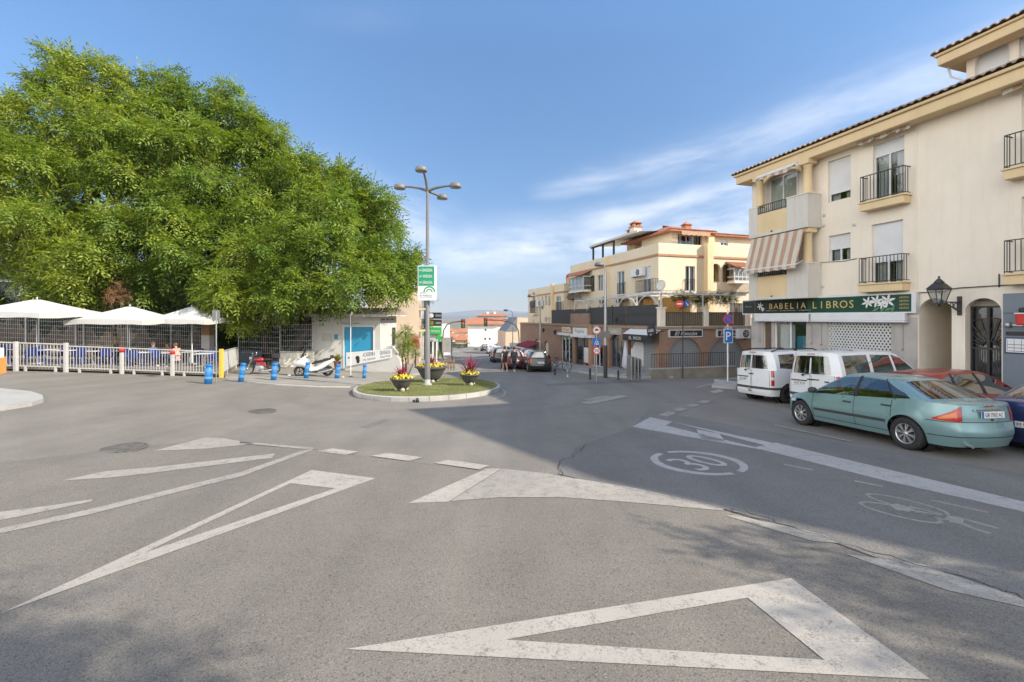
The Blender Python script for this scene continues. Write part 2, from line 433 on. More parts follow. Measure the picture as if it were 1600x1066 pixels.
eh = mth('DIVIDE', sp.outputs[2], mth('MAXIMUM', mth('SQRT', mth('ADD', mth('MULTIPLY', sp.outputs[0], sp.outputs[0]), mth('MULTIPLY', sp.outputs[1], sp.outputs[1]))), .05))
warp = mth('MULTIPLY', mth('SUBTRACT', noise(t, comb(mth('MULTIPLY', az, 2.2), mth('MULTIPLY', eh, 3.0), 2.2), 1.0, 3, .5), .5), .06)
def streak(a0, e0, slope, width, grow, start, end, strength, seed):
 ln = mth('ADD', mth('MULTIPLY', mth('SUBTRACT', az, a0), slope), e0)
 d = mth('SUBTRACT', mth('ADD', eh, warp), ln)
 w = mth('MAXIMUM', mth('ADD', mth('MULTIPLY', mth('SUBTRACT', az, a0), grow), width), .012)
 g = mth('POWER', 2.718, mth('MULTIPLY', mth('POWER', mth('ABSOLUTE', mth('DIVIDE', d, w)), 1.7), -1.0))
 m1 = ramp(t, mth('ADD', mth('MULTIPLY', mth('SUBTRACT', az, start), 1/.16), 0.0), [(0.0, 0.0), (1.0, 1.0)])
 m2 = ramp(t, mth('MULTIPLY', mth('SUBTRACT', end, az), 1/.3), [(0.0, 0.0), (1.0, 1.0)])
 fb = noise(t, comb(mth('MULTIPLY', mth('ADD', az, mth('MULTIPLY', d, .5)), 6.0), mth('MULTIPLY', d, 22.0), seed), 1.0, 6, .62)
 return mth('MULTIPLY', mth('MULTIPLY', mth('MULTIPLY', g, m1), m2), mth('MULTIPLY', ramp(t, fb, [(.28, .15), (.66, 1.0)]), strength))
k = streak(.05, .285, .135, .018, .055, .02, 1.3, .36, 1.3)
for a_ in ((.05, .272, .10, .016, .0, .03, .30, .70, 9.1), (-.12, .14, .06, .05, .01, -.26, .8, .62, 4.4), (-.28, .215, -.25, .06, .01, -.62, -.02, .7, 7.7), (.20, .21, .16, .035, .0, .05, .85, .48, 12.5), (-.5, .6, .2, .03, .02, -.45, -.2, .14, 3.3), (1.2,.5,.3,.12,.1,.9,3.0,.6,5.0), (-1.6,.4,.2,.15,.0,-3.0,-.9,.6,6.0)):
 k = mth('MAXIMUM', k, streak(*a_))
pz = mth('ADD', mth('MAXIMUM', sp.outputs[2], .02), .10)
c2 = noise(t, comb(mth('MULTIPLY', mth('DIVIDE', sp.outputs[0], pz), .33), mth('MULTIPLY', mth('DIVIDE', sp.outputs[1], pz), .5), FILL_SEED), 1.0, 3, .5)  # mottling for the added sky fill only
bw = _n(t, 'ShaderNodeRGBToBW'); t.links.new(sky.outputs[0], bw.inputs[0])
hs = _n(t, 'ShaderNodeHueSaturation'); hs.inputs['Saturation'].default_value = SKY_SAT; hs.inputs['Value'].default_value = 1.0
t.links.new(sky.outputs[0], hs.inputs['Color'])
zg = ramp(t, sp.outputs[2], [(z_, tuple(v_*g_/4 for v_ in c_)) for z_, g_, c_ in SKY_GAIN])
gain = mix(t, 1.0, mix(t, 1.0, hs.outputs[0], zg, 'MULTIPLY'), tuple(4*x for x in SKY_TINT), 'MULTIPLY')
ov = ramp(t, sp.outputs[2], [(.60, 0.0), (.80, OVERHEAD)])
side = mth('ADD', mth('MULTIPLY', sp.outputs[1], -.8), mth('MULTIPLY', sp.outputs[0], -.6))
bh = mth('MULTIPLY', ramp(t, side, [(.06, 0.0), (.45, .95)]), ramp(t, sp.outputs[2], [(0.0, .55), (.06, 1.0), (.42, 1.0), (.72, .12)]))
sky_fill = mth('MULTIPLY', mth('MAXIMUM', ov, bh), ramp(t, c2, [(.25, .72), (.6, 1.0)]))  # bright fill added to the sky, low behind-left and overhead, outside the view
g2 = mix(t, sky_fill, gain, (FILL_L,FILL_L*.97,FILL_L*.92))
k = mth('MULTIPLY', k, mth('SUBTRACT', 1.0, sky_fill))
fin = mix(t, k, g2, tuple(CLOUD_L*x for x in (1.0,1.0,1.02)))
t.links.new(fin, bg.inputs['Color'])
sc.view_settings.view_transform = 'Standard'; sc.view_settings.look = 'None'; sc.view_settings.gamma = 1; sc.view_settings.use_curve_mapping = False
sc.view_settings.exposure = EXPO
sc.cycles.use_denoising = True; sc.cycles.max_bounces = 8; sc.cycles.transparent_max_bounces = 16; sc.cycles.caustics_reflective = False; sc.cycles.caustics_refractive = False
sc.cycles.sample_clamp_indirect = 6
# ================================================================ asphalt and ground
def asphalt(name, col, speck, tint2, coarse=70.0, polish=.0, rings=()):
 m, t, p = base(name); v = coord(t)
 big = noise(t, v, .18, 5, .6); mid = noise(t, v, 1.3, 6, .65)
 mp = _n(t, 'ShaderNodeMapping'); mp.inputs['Rotation'].default_value = (0,0,R(17)); mp.inputs['Scale'].default_value = (1.1,.10,1); t.links.new(v, mp.inputs['Vector'])
 streak = noise(t, mp.outputs['Vector'], .9, 4, .55)
 c = ramp(t, mid, [(.25, tuple(x*.84 for x in col)), (.5, col), (.75, tuple(x*1.12 for x in col))])
 c = mix(t, ramp(t, big, [(.36, 0.0), (.70, .55)]), c, tint2)
 c = mix(t, .6, c, ramp(t, streak, [(.3, .68), (.7, 1.06)]), 'MULTIPLY')
 oil = noise(t, v, .55, 7, .7); c = mix(t, ramp(t, oil, [(.63, 0.0), (.73, .22)]), c, tuple(x*.6 for x in col))
 vo = _n(t, 'ShaderNodeTexVoronoi'); vo.inputs['Scale'].default_value = coarse; t.links.new(v, vo.inputs['Vector'])
 ag = ramp(t, vo.outputs['Distance'], [(.0, 1.35), (.45, 1.0), (.8, .5)])
 c = mix(t, speck, c, ag, 'MULTIPLY')
 vr = _n(t, 'ShaderNodeSeparateColor'); t.links.new(vo.outputs['Color'], vr.inputs[0])
 c = mix(t, ramp(t, vr.outputs[0], [(.86, 0.0), (.93, speck*.55)]), c, (.34,.31,.27))
 c = mix(t, ramp(t, vr.outputs[1], [(.90, 0.0), (.96, speck*.8)]), c, (.022,.022,.022))
 for (rx_, ry_, rr_, rw_, rs_) in rings:     # rubbed wheel tracks round the island
  sb = _n(t,'ShaderNodeVectorMath', operation='SUBTRACT'); t.links.new(v, sb.inputs[0]); sb.inputs[1].default_value = (rx_, ry_, 0)
  fl = _n(t,'ShaderNodeVectorMath', operation='MULTIPLY'); fl.inputs[1].default_value = (1,.86,0); t.links.new(sb.outputs[0], fl.inputs[0])
  ln = _n(t,'ShaderNodeVectorMath', operation='LENGTH'); t.links.new(fl.outputs[0], ln.inputs[0])
  q = mth('ABSOLUTE', mth('DIVIDE', mth('SUBTRACT', mth('ADD', ln.outputs['Value'], mth('MULTIPLY', mid, .5, T=t), T=t), rr_+.25, T=t), rw_, T=t), T=t)
  c = mix(t, mth('MULTIPLY', ramp(t, q, [(0.0, 1.0), (1.0, 0.0)]), rs_, T=t), c, tuple(x*.62 for x in col))
 spot = noise(t, v, 2.6, 2, .5)
 c = mix(t, ramp(t, spot, [(.72, 0.0), (.80, .55)]), c, tuple(x*.45 for x in col))
 t.links.new(c, p.inputs['Base Color']); p.inputs['Roughness'].default_value = .88-polish; p.inputs['Specular IOR Level'].default_value = .35
 h = mix(t, .5, vo.outputs['Distance'], mid)
 t.links.new(bump(t, h, .55, .006), p.inputs['Normal']); return m
m_asph  = asphalt('old_smooth_asphalt', (.230,.208,.178), .42, (.264,.240,.207), 95, .12, ((-3.7,20.3,5.6,.45,.30),(-3.7,20.3,7.3,.5,.34),(-3.7,20.3,9.6,.6,.22),(-3.7,20.3,11.4,.6,.22)))
m_asph2 = asphalt('coarse_patch_asphalt', (.205,.185,.158), .55, (.232,.209,.179), 90)
m_asph3 = asphalt('darker_lane_asphalt', (.195,.184,.168), .5, (.213,.200,.182), 80, .08)
m_field = mat('dry_earth', (.20,.165,.105), 1.0, .3, .02, fine=.3)
def paving(name, c1, c2, mort, scale):
 m, t, p = base(name); v = coord(t); p.inputs['Roughness'].default_value = .85
 b = _n(t, 'ShaderNodeTexBrick'); b.offset = 0.0; t.links.new(v, b.inputs['Vector']); b.inputs['Scale'].default_value = scale
 b.inputs['Brick Width'].default_value = .5; b.inputs['Row Height'].default_value = .5
 b.inputs['Color1'].default_value = (*c1,1); b.inputs['Color2'].default_value = (*c2,1); b.inputs['Mortar'].default_value = (*mort,1); b.inputs['Mortar Size'].default_value = .012
 c = mix(t, .6, b.outputs['Color'], ramp(t, noise(t, v, .9, 6, .65), [(.3,.55),(.7,1.0)]), 'MULTIPLY')
 t.links.new(c, p.inputs['Base Color']); MATS[name] = m; return m
m_pave = paving('pavement_slabs', (.33,.31,.28), (.38,.355,.32), (.20,.185,.17), 1.3)
def sheet(name, pts, m, dz, kind='structure', cell=2.0, thick=0.0):
 """a polygon laid on the sloping ground; thick > 0 makes it a raised slab with sides"""
 bm = bmesh.new()
 vs = [bm.verts.new((x, y, 0)) for x, y in pts]; f = bm.faces.new(vs)
 xs = [p[0] for p in pts]; ys = [p[1] for p in pts]
 def cut(co, no): bmesh.ops.bisect_plane(bm, geom=bm.verts[:]+bm.edges[:]+bm.faces[:], plane_co=co, plane_no=no)
 for hx in (-6.0, -61.0):
  if min(xs) < hx < max(xs): cut((hx,0,0), (1,0,0))
 for hy in (170.0, 420.0):
  if min(ys) < hy < max(ys): cut((0,hy,0), (0,1,0))
 if thick:
  r = bmesh.ops.extrude_face_region(bm, geom=bm.faces[:])
  ext = {v for v in r['geom'] if isinstance(v, bmesh.types.BMVert)}
  low = [v for v in bm.verts if v not in ext]
  for v in ext: v.co.z = gz(v.co.x, v.co.y)+dz
  for v in low: v.co.z = gz(v.co.x, v.co.y)+dz-thick
 else:
  for v in bm.verts: v.co.z = gz(v.co.x, v.co.y)+dz
 bmesh.ops.recalc_face_normals(bm, faces=bm.faces)
 me = bpy.data.meshes.new(name); bm.to_mesh(me); bm.free(); me.materials.append(m)
 o = bpy.data.objects.new(name, me); COL.objects.link(o)
 if kind: o['kind'] = kind
 return o
def gp(*pp): return [tuple(G(x, y)[:2]) for x, y in pp]
xs = [-9000,-3000,-800,-200,-61,-6,60,200,800,3000,9000]; ys = [-400,-60,0,60,170,420,900,2500,9000,14000]
mb = MB()
vs = [(x,y,gz(x,y)) for y in ys for x in xs]
mb.add(vs, [(j*len(xs)+i, j*len(xs)+i+1, (j+1)*len(xs)+i+1, (j+1)*len(xs)+i) for j in range(len(ys)-1) for i in range(len(xs)-1)])
mb.m = 0
struct(mb.build('ground', m_field))
AX, AY = -.2928, .9562        # direction of the street along the right hand fronts
BX, BY = .9562, .2928
sheet('road', [(-55,-30),(30,-30),(30,170),(-55,170)], m_asph, .004)
seam = gp((300,690),(480,702),(560,712),(700,730),(770,738),(870,747),(980,772),(1130,799),(1290,846),(1440,902),(1600,952))
sheet('road_patch', [(-12,-14),(-9.5,6.5)]+seam+[(8,1.5),(8,-14)], m_asph2, .0115)
m_rep = asphalt('repair_asphalt', (.180,.170,.155), .5, (.195,.183,.165), 110, .05)
for q in ([(560,668),(600,655),(612,656),(574,670)], [(850,600),(985,594),(990,598),(856,604)], [(1380,730),(1440,744),(1432,752),(1370,737)]):
 sheet('road_repair', gp(*q), m_rep, .0065)
slab_l = gp((-260,606),(0,612),(48,617),(66,623),(68,629),(50,635),(0,643),(-260,676))
lane = gp((990,668),(900,700),(872,742),(985,768),(1130,797),(1290,844),(1440,900),(1600,950))+[(9,1.0)]+[(10.6,-4.0),(14.2,-3.0)]+gp((1600,742),(1180,672),(1012,640))
sheet('road_lane', lane, m_asph3, .0142)
# ================================================================ painted markings
m_paint = None
def n3(t, v):
 n = _n(t, 'ShaderNodeTexNoise'); n.inputs['Scale'].default_value = 3.0; t.links.new(v, n.inputs['Vector']); return n.outputs['Color']
def paint(name, col, wear):
 m, t, p = base(name); v = coord(t)
 w = noise(t, v, 7.0, 8, .72); f = noise(t, v, 60, 3, .7); big = noise(t, v, .8, 3, .5)
 a = mix(t, .5, w, f); ck = _n(t, 'ShaderNodeTexVoronoi'); ck.feature = 'DISTANCE_TO_EDGE'; ck.inputs['Scale'].default_value = 5.5
 dv = _n(t, 'ShaderNodeVectorMath', operation='MULTIPLY_ADD'); dv.inputs[1].default_value = (.25,.25,.25); t.links.new(n3(t, v), dv.inputs[0]); t.links.new(v, dv.inputs[2]); t.links.new(dv.outputs[0], ck.inputs['Vector'])
 kc = mix(t, ramp(t, w, [(.42, 0.0), (.62, 1.0)]), ramp(t, ck.outputs['Distance'], [(.004, .45), (.016, 1.0)]), 1.0)
 k = mix(t, 1.0, ramp(t, a, [(.36+wear, 0.0), (.50+wear, 1.0)]), kc, 'MULTIPLY')
 c = ramp(t, big, [(.3, tuple(x*.85 for x in col)), (.7, col)])
 c = mix(t, .35, c, ramp(t, f, [(.3,.55),(.7,1.0)]), 'MULTIPLY')
 c = mix(t, k, (.15,.14,.125), c)
 t.links.new(c, p.inputs['Base Color']); p.inputs['Roughness'].default_value = .8; return m
m_paint  = paint('worn_white_paint', (.45,.412,.36), -.015)
m_paint2 = paint('faded_white_paint', (.39,.357,.312), .005)
m_paint3 = paint('bright_white_paint', (.48,.46,.43), -.02)
def mark(pts, m=None, dz=.0166): return sheet('road_marking', gp(*pts), m or m_paint, dz)
def ring_mark(outer, inner, m=None, dz=.0166):
 """hollow outline: outer and inner are matching point lists"""
 o = gp(*outer); i = gp(*inner); mb = MB(); n = len(o)
 L = lambda p: (p[0], p[1], gz(*p)+dz)
 for k in range(n): mb.quad(L(o[k]), L(o[(k+1)%n]), L(i[(k+1)%n]), L(i[k]))
 return struct(mb.build('road_marking', m or m_paint))
ring_mark([(540,1018),(1236,906),(1455,1066)], [(790,1003),(1168,937),(1288,1035)])
ring_mark([(0,962),(487,736),(587,749)], [(226,866),(453,757),(524,765)])
mark([(638,788),(760,734),(783,734),(700,786)], m_paint)
mark([(704,785),(785,734),(850,741),(1000,766),(1133,797),(1128,800),(1000,788),(880,779),(780,779)], m_paint2, .0172)
mark([(1134,808),(1150,807),(1290,838),(1310,851),(1270,848)], m_paint2)
mark([(1320,868),(1440,884),(1600,940),(1600,952),(1480,925)], m_paint2)
mark([(240,706),(320,685),(350,686),(400,694),(330,702)], m_paint2)
mark([(375,691),(490,701),(488,704),(375,694)], m_paint2)
mark([(95,753),(165,738),(430,710),(425,717),(170,748)], m_paint2)
mark([(-200,818),(0,802),(145,782),(142,786),(0,815),(-200,852)], m_paint2)
mark([(-100,850),(0,828),(140,798),(380,738),(470,706),(492,703),(380,745),(140,806),(0,836),(-100,862)], m_paint2, .0172)
for q in ([(495,706),(520,702),(560,707),(540,712)], [(580,714),(606,709),(660,716),(640,722)], [(678,725),(700,720),(765,729),(748,735)]): mark(q, m_paint)
ring_mark([(988,668),(1016,653),(1215,695),(1190,704)], [(1040,666),(1050,660),(1195,697),(1180,700)], m_paint3)
mark([(1088,672),(1124,679),(1133,691),(1096,688)], m_paint3)
mark([(1183,702),(1212,693),(1600,786),(1600,802),(1380,752)], m_paint3, .0172)
mark([(1600,786),(1900,855),(1900,880),(1600,802)], m_paint3, .0172)
for q in ([(1028,649),(1044,644),(1058,646),(1042,652)], [(1050,641),(1062,638),(1076,640),(1062,644)], [(1070,635),(1080,632),(1094,633),(1086,637)], [(1088,629),(1098,626),(1112,627),(1104,631)]): mark(q, m_paint2)
mark([(1108,613),(1124,609),(1132,612),(1118,615)], m_paint3)
mark([(1085,605),(1120,598),(1124,599),(1092,606)], m_paint2)
for q in ([(905,630),(968,618),(983,620),(922,633)], [(912,625),(945,619),(955,620),(918,627)]): mark(q, m_paint2)
mark([(1210,664),(1330,690),(1330,692),(1210,666)], m_paint2)
for x, y in ((1225,726),(1335,752)): mark([(x,y),(x+45,y+9),(x+45,y+11),(x,y+2)], m_paint2)
mark([(1455,782),(1545,802),(1545,804),(1455,784)], m_paint2)
def lane_frame(c, head, sx, sy):
 h = Vector((head[0], head[1])).normalized(); r = Vector((h.y, -h.x))
 def P(a, b, dz=.0166):
  x = c[0]+r.x*a*sx+h.x*b*sy; y = c[1]+r.y*a*sx+h.y*b*sy
  return (x, y, gz(x, y)+dz)
 return P
c30 = (G(1025,716)+G(1160,731))/2
lax = (G(1033,705)-G(1152,737)); hd = (lax.x, lax.y)
L30 = math.hypot(*hd)/2
P = lane_frame(c30[:2], hd, .80, L30)
mb = MB()
for k in range(48):
 if k in (11, 12, 35, 36): continue
 a0, a1 = 2*math.pi*k/48, 2*math.pi*(k+1)/48
 mb.quad(P(math.cos(a0),math.sin(a0)), P(math.cos(a1),math.sin(a1)), P(.80*math.cos(a1),.86*math.sin(a1)), P(.80*math.cos(a0),.86*math.sin(a0)))
vs, fs = text_geo('30'); x0 = min(v[0] for v in vs); x1 = max(v[0] for v in vs)
mb.add([P(((v[0]-x0)/(x1-x0)-.5)*1.05, (v[1]/.7-.5)*1.0) for v in vs], fs)
struct(mb.build('road_marking', m_paint3))
def strip(mb, pts, w):
 pts = [Vector(p) for p in pts]
 for a, b in zip(pts[:-1], pts[1:]):
  d = (b-a); n = Vector((-d.y, d.x, 0)).normalized()*w/2
  q = [a-n, b-n, b+n, a+n]; mb.quad(*[(p.x, p.y, gz(p.x, p.y)+.0166) for p in q])
mb = MB()
for c, ex in (((1420,783),0), ((1400,797),0)):
 pass
def el(x0,y0,x1,y1,wpx):
 a = G(x0,y0); b = G(x1,y1); c = (a+b)/2; d = (b-a)/2; n = Vector((-d.y,d.x,0)).normalized()*wpx
 return [c+d*math.cos(2*math.pi*k/28)+n*math.sin(2*math.pi*k/28) for k in range(29)]
strip(mb, el(1356,774,1480,806,.20), .05); strip(mb, el(1345,787,1470,818,.20), .05)
strip(mb, [G(1430,802), G(1478,815), G(1486,808)], .05); strip(mb, [G(1420,793), G(1482,808)], .05)
pts = [(1388,790),(1402,789),(1432,798),(1420,802),(1400,799)]
mb.poly([tuple(G(*p)+Vector((0,0,.017))) for p in pts])
mb.poly([tuple(G(*p)+Vector((0,0,.017))) for p in [(1486,808),(1506,812),(1505,822),(1483,818)]])
strip(mb, [G(1506,813), G(1538,822), G(1560,828)], .07); strip(mb, [G(1505,821), G(1525,829), G(1547,836)], .07)
struct(mb.build('road_marking', m_paint2))
strip_mb = MB(); strip(strip_mb, [G(x,y) for x,y in ((782,606),(790,614),(786,620),(770,625))], .09); struct(strip_mb.build('road_marking', m_paint2))
m_crack = mat('crack_tar', (.03,.029,.028), .9, .3, 8)
def crack(pts, w=.018, jit=.05, n=7):
 mb = MB(); P0 = [G(*p) for p in pts]; out = []
 for a, b in zip(P0[:-1], P0[1:]):
  for i in range(n): out.append(a.lerp(b, i/n)+Vector((random.uniform(-jit,jit), random.uniform(-jit,jit), 0)))
 out.append(P0[-1]); ws = [w*random.uniform(.4,1.5) for _ in out]
 L = []; Rr = []
 for i, p in enumerate(out):
  d = out[min(i+1,len(out)-1)]-out[max(i-1,0)]; nn = Vector((-d.y,d.x,0)).normalized()*ws[i]/2
  for lst, q in ((L, p-nn), (Rr, p+nn)): lst.append((q.x,q.y,gz(q.x,q.y)+.0182))
 for i in range(len(out)-1): mb.quad(L[i], L[i+1], Rr[i+1], Rr[i])
 return struct(mb.build('road_crack', m_crack))
crack([(878,745),(876,722),(905,708),(915,696)], .012)
crack([(960,762),(1050,779),(1140,800),(1210,818),(1300,846)], .011, .03)
crack([(1300,846),(1430,884),(1560,922),(1600,938)], .010, .03)
crack([(1140,797),(1180,806),(1240,826)], .008)
crack([(480,560+142),(560,713),(760,738)], .007, .02)
def manhole(px, py, label, r):
 p = G(px, py, .012)
 o = thing('manhole_cover', label, 'manhole', p)
 mb = MB(); mb.lathe([(r,.0),(r+.035,.0),(r+.035,.010),(r,.010)], 32, p); mb.build('rim', mat('cast_iron_lid', (.15,.14,.125), .7, .4, 9, fine=.5), o)
 mb = MB(); mb.lathe([(0.0,.010),(r-.01,.010)], 32, p)
 for k in range(7):
  a = -r*.8+r*1.6*k/6; w = math.sqrt(max(0, (r*.92)**2-a*a))
  mb.box(p.x-w,p.x+w,p.y+a-.02,p.y+a+.02,p.z+.011,p.z+.018)
 mb.build('lid', mat('cast_iron_lid', (.15,.14,.125), .7, .4, 9, fine=.5), o)
manhole(408, 643, 'dark round manhole cover in the road nearest the grass island', .36)
manhole(191, 701, 'worn round manhole cover by the pale hatched markings', .36)
# ================================================================ pavements with kerbs
def slab(name, pts, h=.14, m=None, kerb=True):
 o = sheet(name, pts, m or m_pave, h, thick=h+.25)
 return o
def kerb_line(pts, h=.15, w=.16, name='kerb'):
 mb = MB()
 L = []; 
 n = len(pts)
 for i in range(n-1):
  a, b = Vector((*pts[i],0)), Vector((*pts[i+1],0)); d = (b-a); ln = d.length; k = max(1, int(ln/1.0))
  nn = Vector((-d.y, d.x, 0)).normalized()*w
  for j in range(k):
   p, q = a.lerp(b, (j+.004)/k), a.lerp(b, (j+.996)/k)
   v = []
   for (s, zz) in ((0,-.2),(1,-.2),(1,h),(0,h)):
    for r in (p, q):
     c = r+nn*s; v.append((c.x, c.y, gz(c.x,c.y)+zz))
   mb.add(v, [(0,1,3,2),(2,3,5,4),(4,5,7,6),(6,7,1,0),(0,2,4,6),(1,7,5,3)])
 return struct(mb.build(name, m_kerb, bevel=.012))
slab('traffic_island', slab_l, .12, m_conc)
# ================================================================ bookshop building (right)
FA = Fr(12.59, 23.5, -AX, -AY)            # u runs towards the camera, y into the building
EAVE = 9.72
rb = thing('apartment_building', 'cream apartment block with balconies and a green bookshop fascia at street level', 'building', on(12.59, 23.5))
LEN = 18.4
uB1 = FA.u_(1262, -.8)                     # right end of the projecting balcony stack (front face)
holes = []
def R_(x0, x1, yt, yb): return FA.rect(x0, x1, yt, yb)
w_top1 = R_(1294,1329,247,313); w_low1 = R_(1295,1329,366,408)
w_top2 = R_(1364,1413,219,312); w_low2 = R_(1362,1411,347,443)
w_r1 = (FA.u_(1596), FA.u_(1596)+1.7, w_top2[2], w_top2[3]); w_r2 = (w_r1[0], w_r1[1], w_low2[2], w_low2[3])
uB0 = FA.u_(1172)
lg_t = (uB0+.75, FA.u_(1250), FA.z_(1215,318), FA.z_(1215,256)+.12); lg_l = (uB0+.75, FA.u_(1250), FA.z_(1215,440), FA.z_(1215,362))
zs = gz(14.5,17)+.14                       # pavement level about the shop
shopw = (FA.u_(1211), FA.u_(1261), FA.z_(1236,566), FA.z_(1236,496))
sidedoor = (FA.u_(1193), FA.u_(1206), zs, FA.z_(1200,498))
shut = (FA.u_(1294), FA.u_(1393), zs-.1, FA.z_(1345,500))
pass1 = (FA.u_(1436), FA.u_(1487), zs, FA.z_(1462,466), .42)
gate = (FA.u_(1508), FA.u_(1565), zs, FA.z_(1536,466), .42)
holes = [w_top1, w_low1, w_top2, w_low2, w_r1, w_r2, shopw, sidedoor, shut, pass1, gate]
k = 1
while w_r1[1]+k*4.2 < LEN-2:
 d = k*4.2
 holes += [(w_r1[0]+d, w_r1[1]+d, w_r1[2], w_r1[3]), (w_r2[0]+d, w_r2[1]+d, w_r2[2], w_r2[3])]; k += 1
ZB = -2.2
wl = MB(FA.M)
wall_grid(wl, 0, LEN, ZB, EAVE, holes, .16)
wl.quad((0,0,ZB),(0,12,ZB),(0,12,EAVE),(0,0,EAVE)); wl.quad((LEN,0,ZB),(LEN,12,ZB),(LEN,12,EAVE),(LEN,0,EAVE)); wl.quad((0,12,ZB),(LEN,12,ZB),(LEN,12,EAVE),(0,12,EAVE))
wall = wl.build('wall', m_cream, rb)
mb = MB(FA.M); u9 = FA.u_(1434); z9 = FA.z_(1434,196)
mb.box(u9-.05,u9,-.025,.01,FA.z_(1434,462),z9+.05); mb.box(u9,LEN-.5,-.025,.01,z9,z9+.05); mb.build('wall_moulding', m_cream, wall)
rf = MB(FA.M)
rf.box(-.45,LEN,-.62,-.002,EAVE-.52,EAVE-.14); rf.box(-.45,-.002,-.0,12.4,EAVE-.52,EAVE-.14); rf.box(-.55,LEN,-.72,12.4,EAVE-.138,EAVE-.02)
cor = rf.build('cornice', m_ochre, rb, bevel=.03)
rt = MB(FA.M); tile_roof_edge(rt, FA, -.62, LEN, -.80, EAVE, .36, 3.6)
rt.quad((-.62,-.8,EAVE),(-.62,12.4,EAVE),(2.5,6,EAVE+2.4),(2.5,2.8,EAVE+1.3)); rt.quad((-.62,12.4,EAVE),(LEN,12.4,EAVE),(LEN,6,EAVE+2.4),(2.5,6,EAVE+2.4))
rt.quad((2.5,2.8,EAVE+1.3),(LEN,2.8,EAVE+1.3),(LEN,6,EAVE+2.4),(2.5,6,EAVE+2.4)); roof = rt.build('roof', m_tile, rb)
for v in (roof,): pass
AT = 1.9
uA = FA.u_(1510, AT); zA = FA.z_(1476,78, AT-.7)
AE = zA
att = MB(FA.M); ah = [(FA.u_(1523,AT), FA.u_(1578,AT), EAVE+.2, FA.z_(1550,62,AT), .75), (FA.u_(1592,AT), FA.u_(1592,AT)+1.6, EAVE+.2, FA.z_(1596,48,AT))]
dd = 6.0
while ah[-1][1]+dd < LEN: ah.append((ah[1][0]+dd, ah[1][1]+dd, ah[1][2], ah[1][3])); dd += 6.0
wall_grid(att, uA, LEN, EAVE-.3, AE, ah, .14, AT)
att.quad((uA,AT,EAVE-.3),(uA,10,EAVE-.3),(uA,10,AE),(uA,AT,AE)); att.quad((LEN,AT,EAVE-.3),(LEN,10,EAVE-.3),(LEN,10,AE),(LEN,AT,AE))
att_o = att.build('attic_wall', m_cream, rb)
for h in ah:
 if len(h) > 4:
  b = MB(FA.M); b.plate([(h[0],h[2])]+[p for p in arch_pts(h[0],h[1],h[3]-.75,.75)]+[(h[1],h[2])], AT+.14, AT+.16); b.build('shuttered_arch', m_blind, att_o)
 else: window(att_o, FA, h[0],h[1],h[2],h[3], AT+.14, .99, name='window')
c2 = MB(FA.M); c2.box(uA-.55,LEN,AT-.62,AT-.002,AE-.45,AE-.12); c2.box(uA-.55,uA-.002,AT,10,AE-.45,AE-.12); c2.box(uA-.62,LEN,AT-.7,10,AE-.118,AE-.02); c2.build('attic_cornice', m_ochre, rb, bevel=.03)
r2 = MB(FA.M); tile_roof_edge(r2, FA, uA-.7, LEN, AT-.78, AE, .36, 4.0)
r2.quad((uA-.7,AT-.78,AE),(uA-.7,10,AE),(uA+3,6.5,AE+1.5),(uA+3,AT+3.2,AE+1.44)); r2.quad((uA+3,AT+3.22,AE+1.44),(LEN,AT+3.22,AE+1.44),(LEN,6.5,AE+1.5),(uA+3,6.5,AE+1.5)); r2.quad((uA+3,6.5,AE+1.5),(LEN,6.5,AE+1.5),(LEN,10,AE),(uA-.7,10,AE))
r2.build('attic_roof', m_tile, rb)
dp = MB(FA.M); pts = [FA.at(uA-.45,AT-.2,AE-.45), FA.at(uA-.38,AT-.15,AE-.85), FA.at(uA-.1,AT+.0,AE-1.1), FA.at(uA-.08,AT+.03,EAVE+.1)]
q = MB(); q.tube(pts, .035, 8); q.build('downpipe', m_alum, rb)
window(rb, FA, *w_top1, blind=.78, mull=0); window(rb, FA, *w_low1, blind=.5, mull=1)
window(rb, FA, *w_top2, blind=.2, mull=1); window(rb, FA, *w_low2, blind=.62, mull=1)
for h in holes[4:6]+holes[11:]: window(rb, FA, *h, blind=random.choice((.3,.55,.8)), mull=1)
def balconette(w, par=rb):
 b = MB(FA.M); b.box(w[0]-.22,w[1]+.22,-.42,-.002,w[2]-.32,w[2]-.04); b.box(w[0]-.27,w[1]+.27,-.47,-.002,w[2]-.038,w[2]+.02)
 bo = b.build('balcony', m_ochre, par, bevel=.015)
 g = MB(FA.M); railing(g, FA, w[0]-.2,w[1]+.2,w[2]+.021,w[2]+1.05,-.40,.12,.018,.39); g.build('railing', m_iron, bo)
for h in [w_top2, w_low2, w_r1, w_r2]+holes[11:]: balconette(h)
zt_top = FA.z_(1172,262,-.8); zt_bot = FA.z_(1172,376,-.8); zl_top = FA.z_(1172,420,-.8); zl_bot = FA.z_(1172,474,-.8)
P0 = FA.u_(1170,-.8); P1 = uB1
pier = FA.u_(1183,-.8)-P0
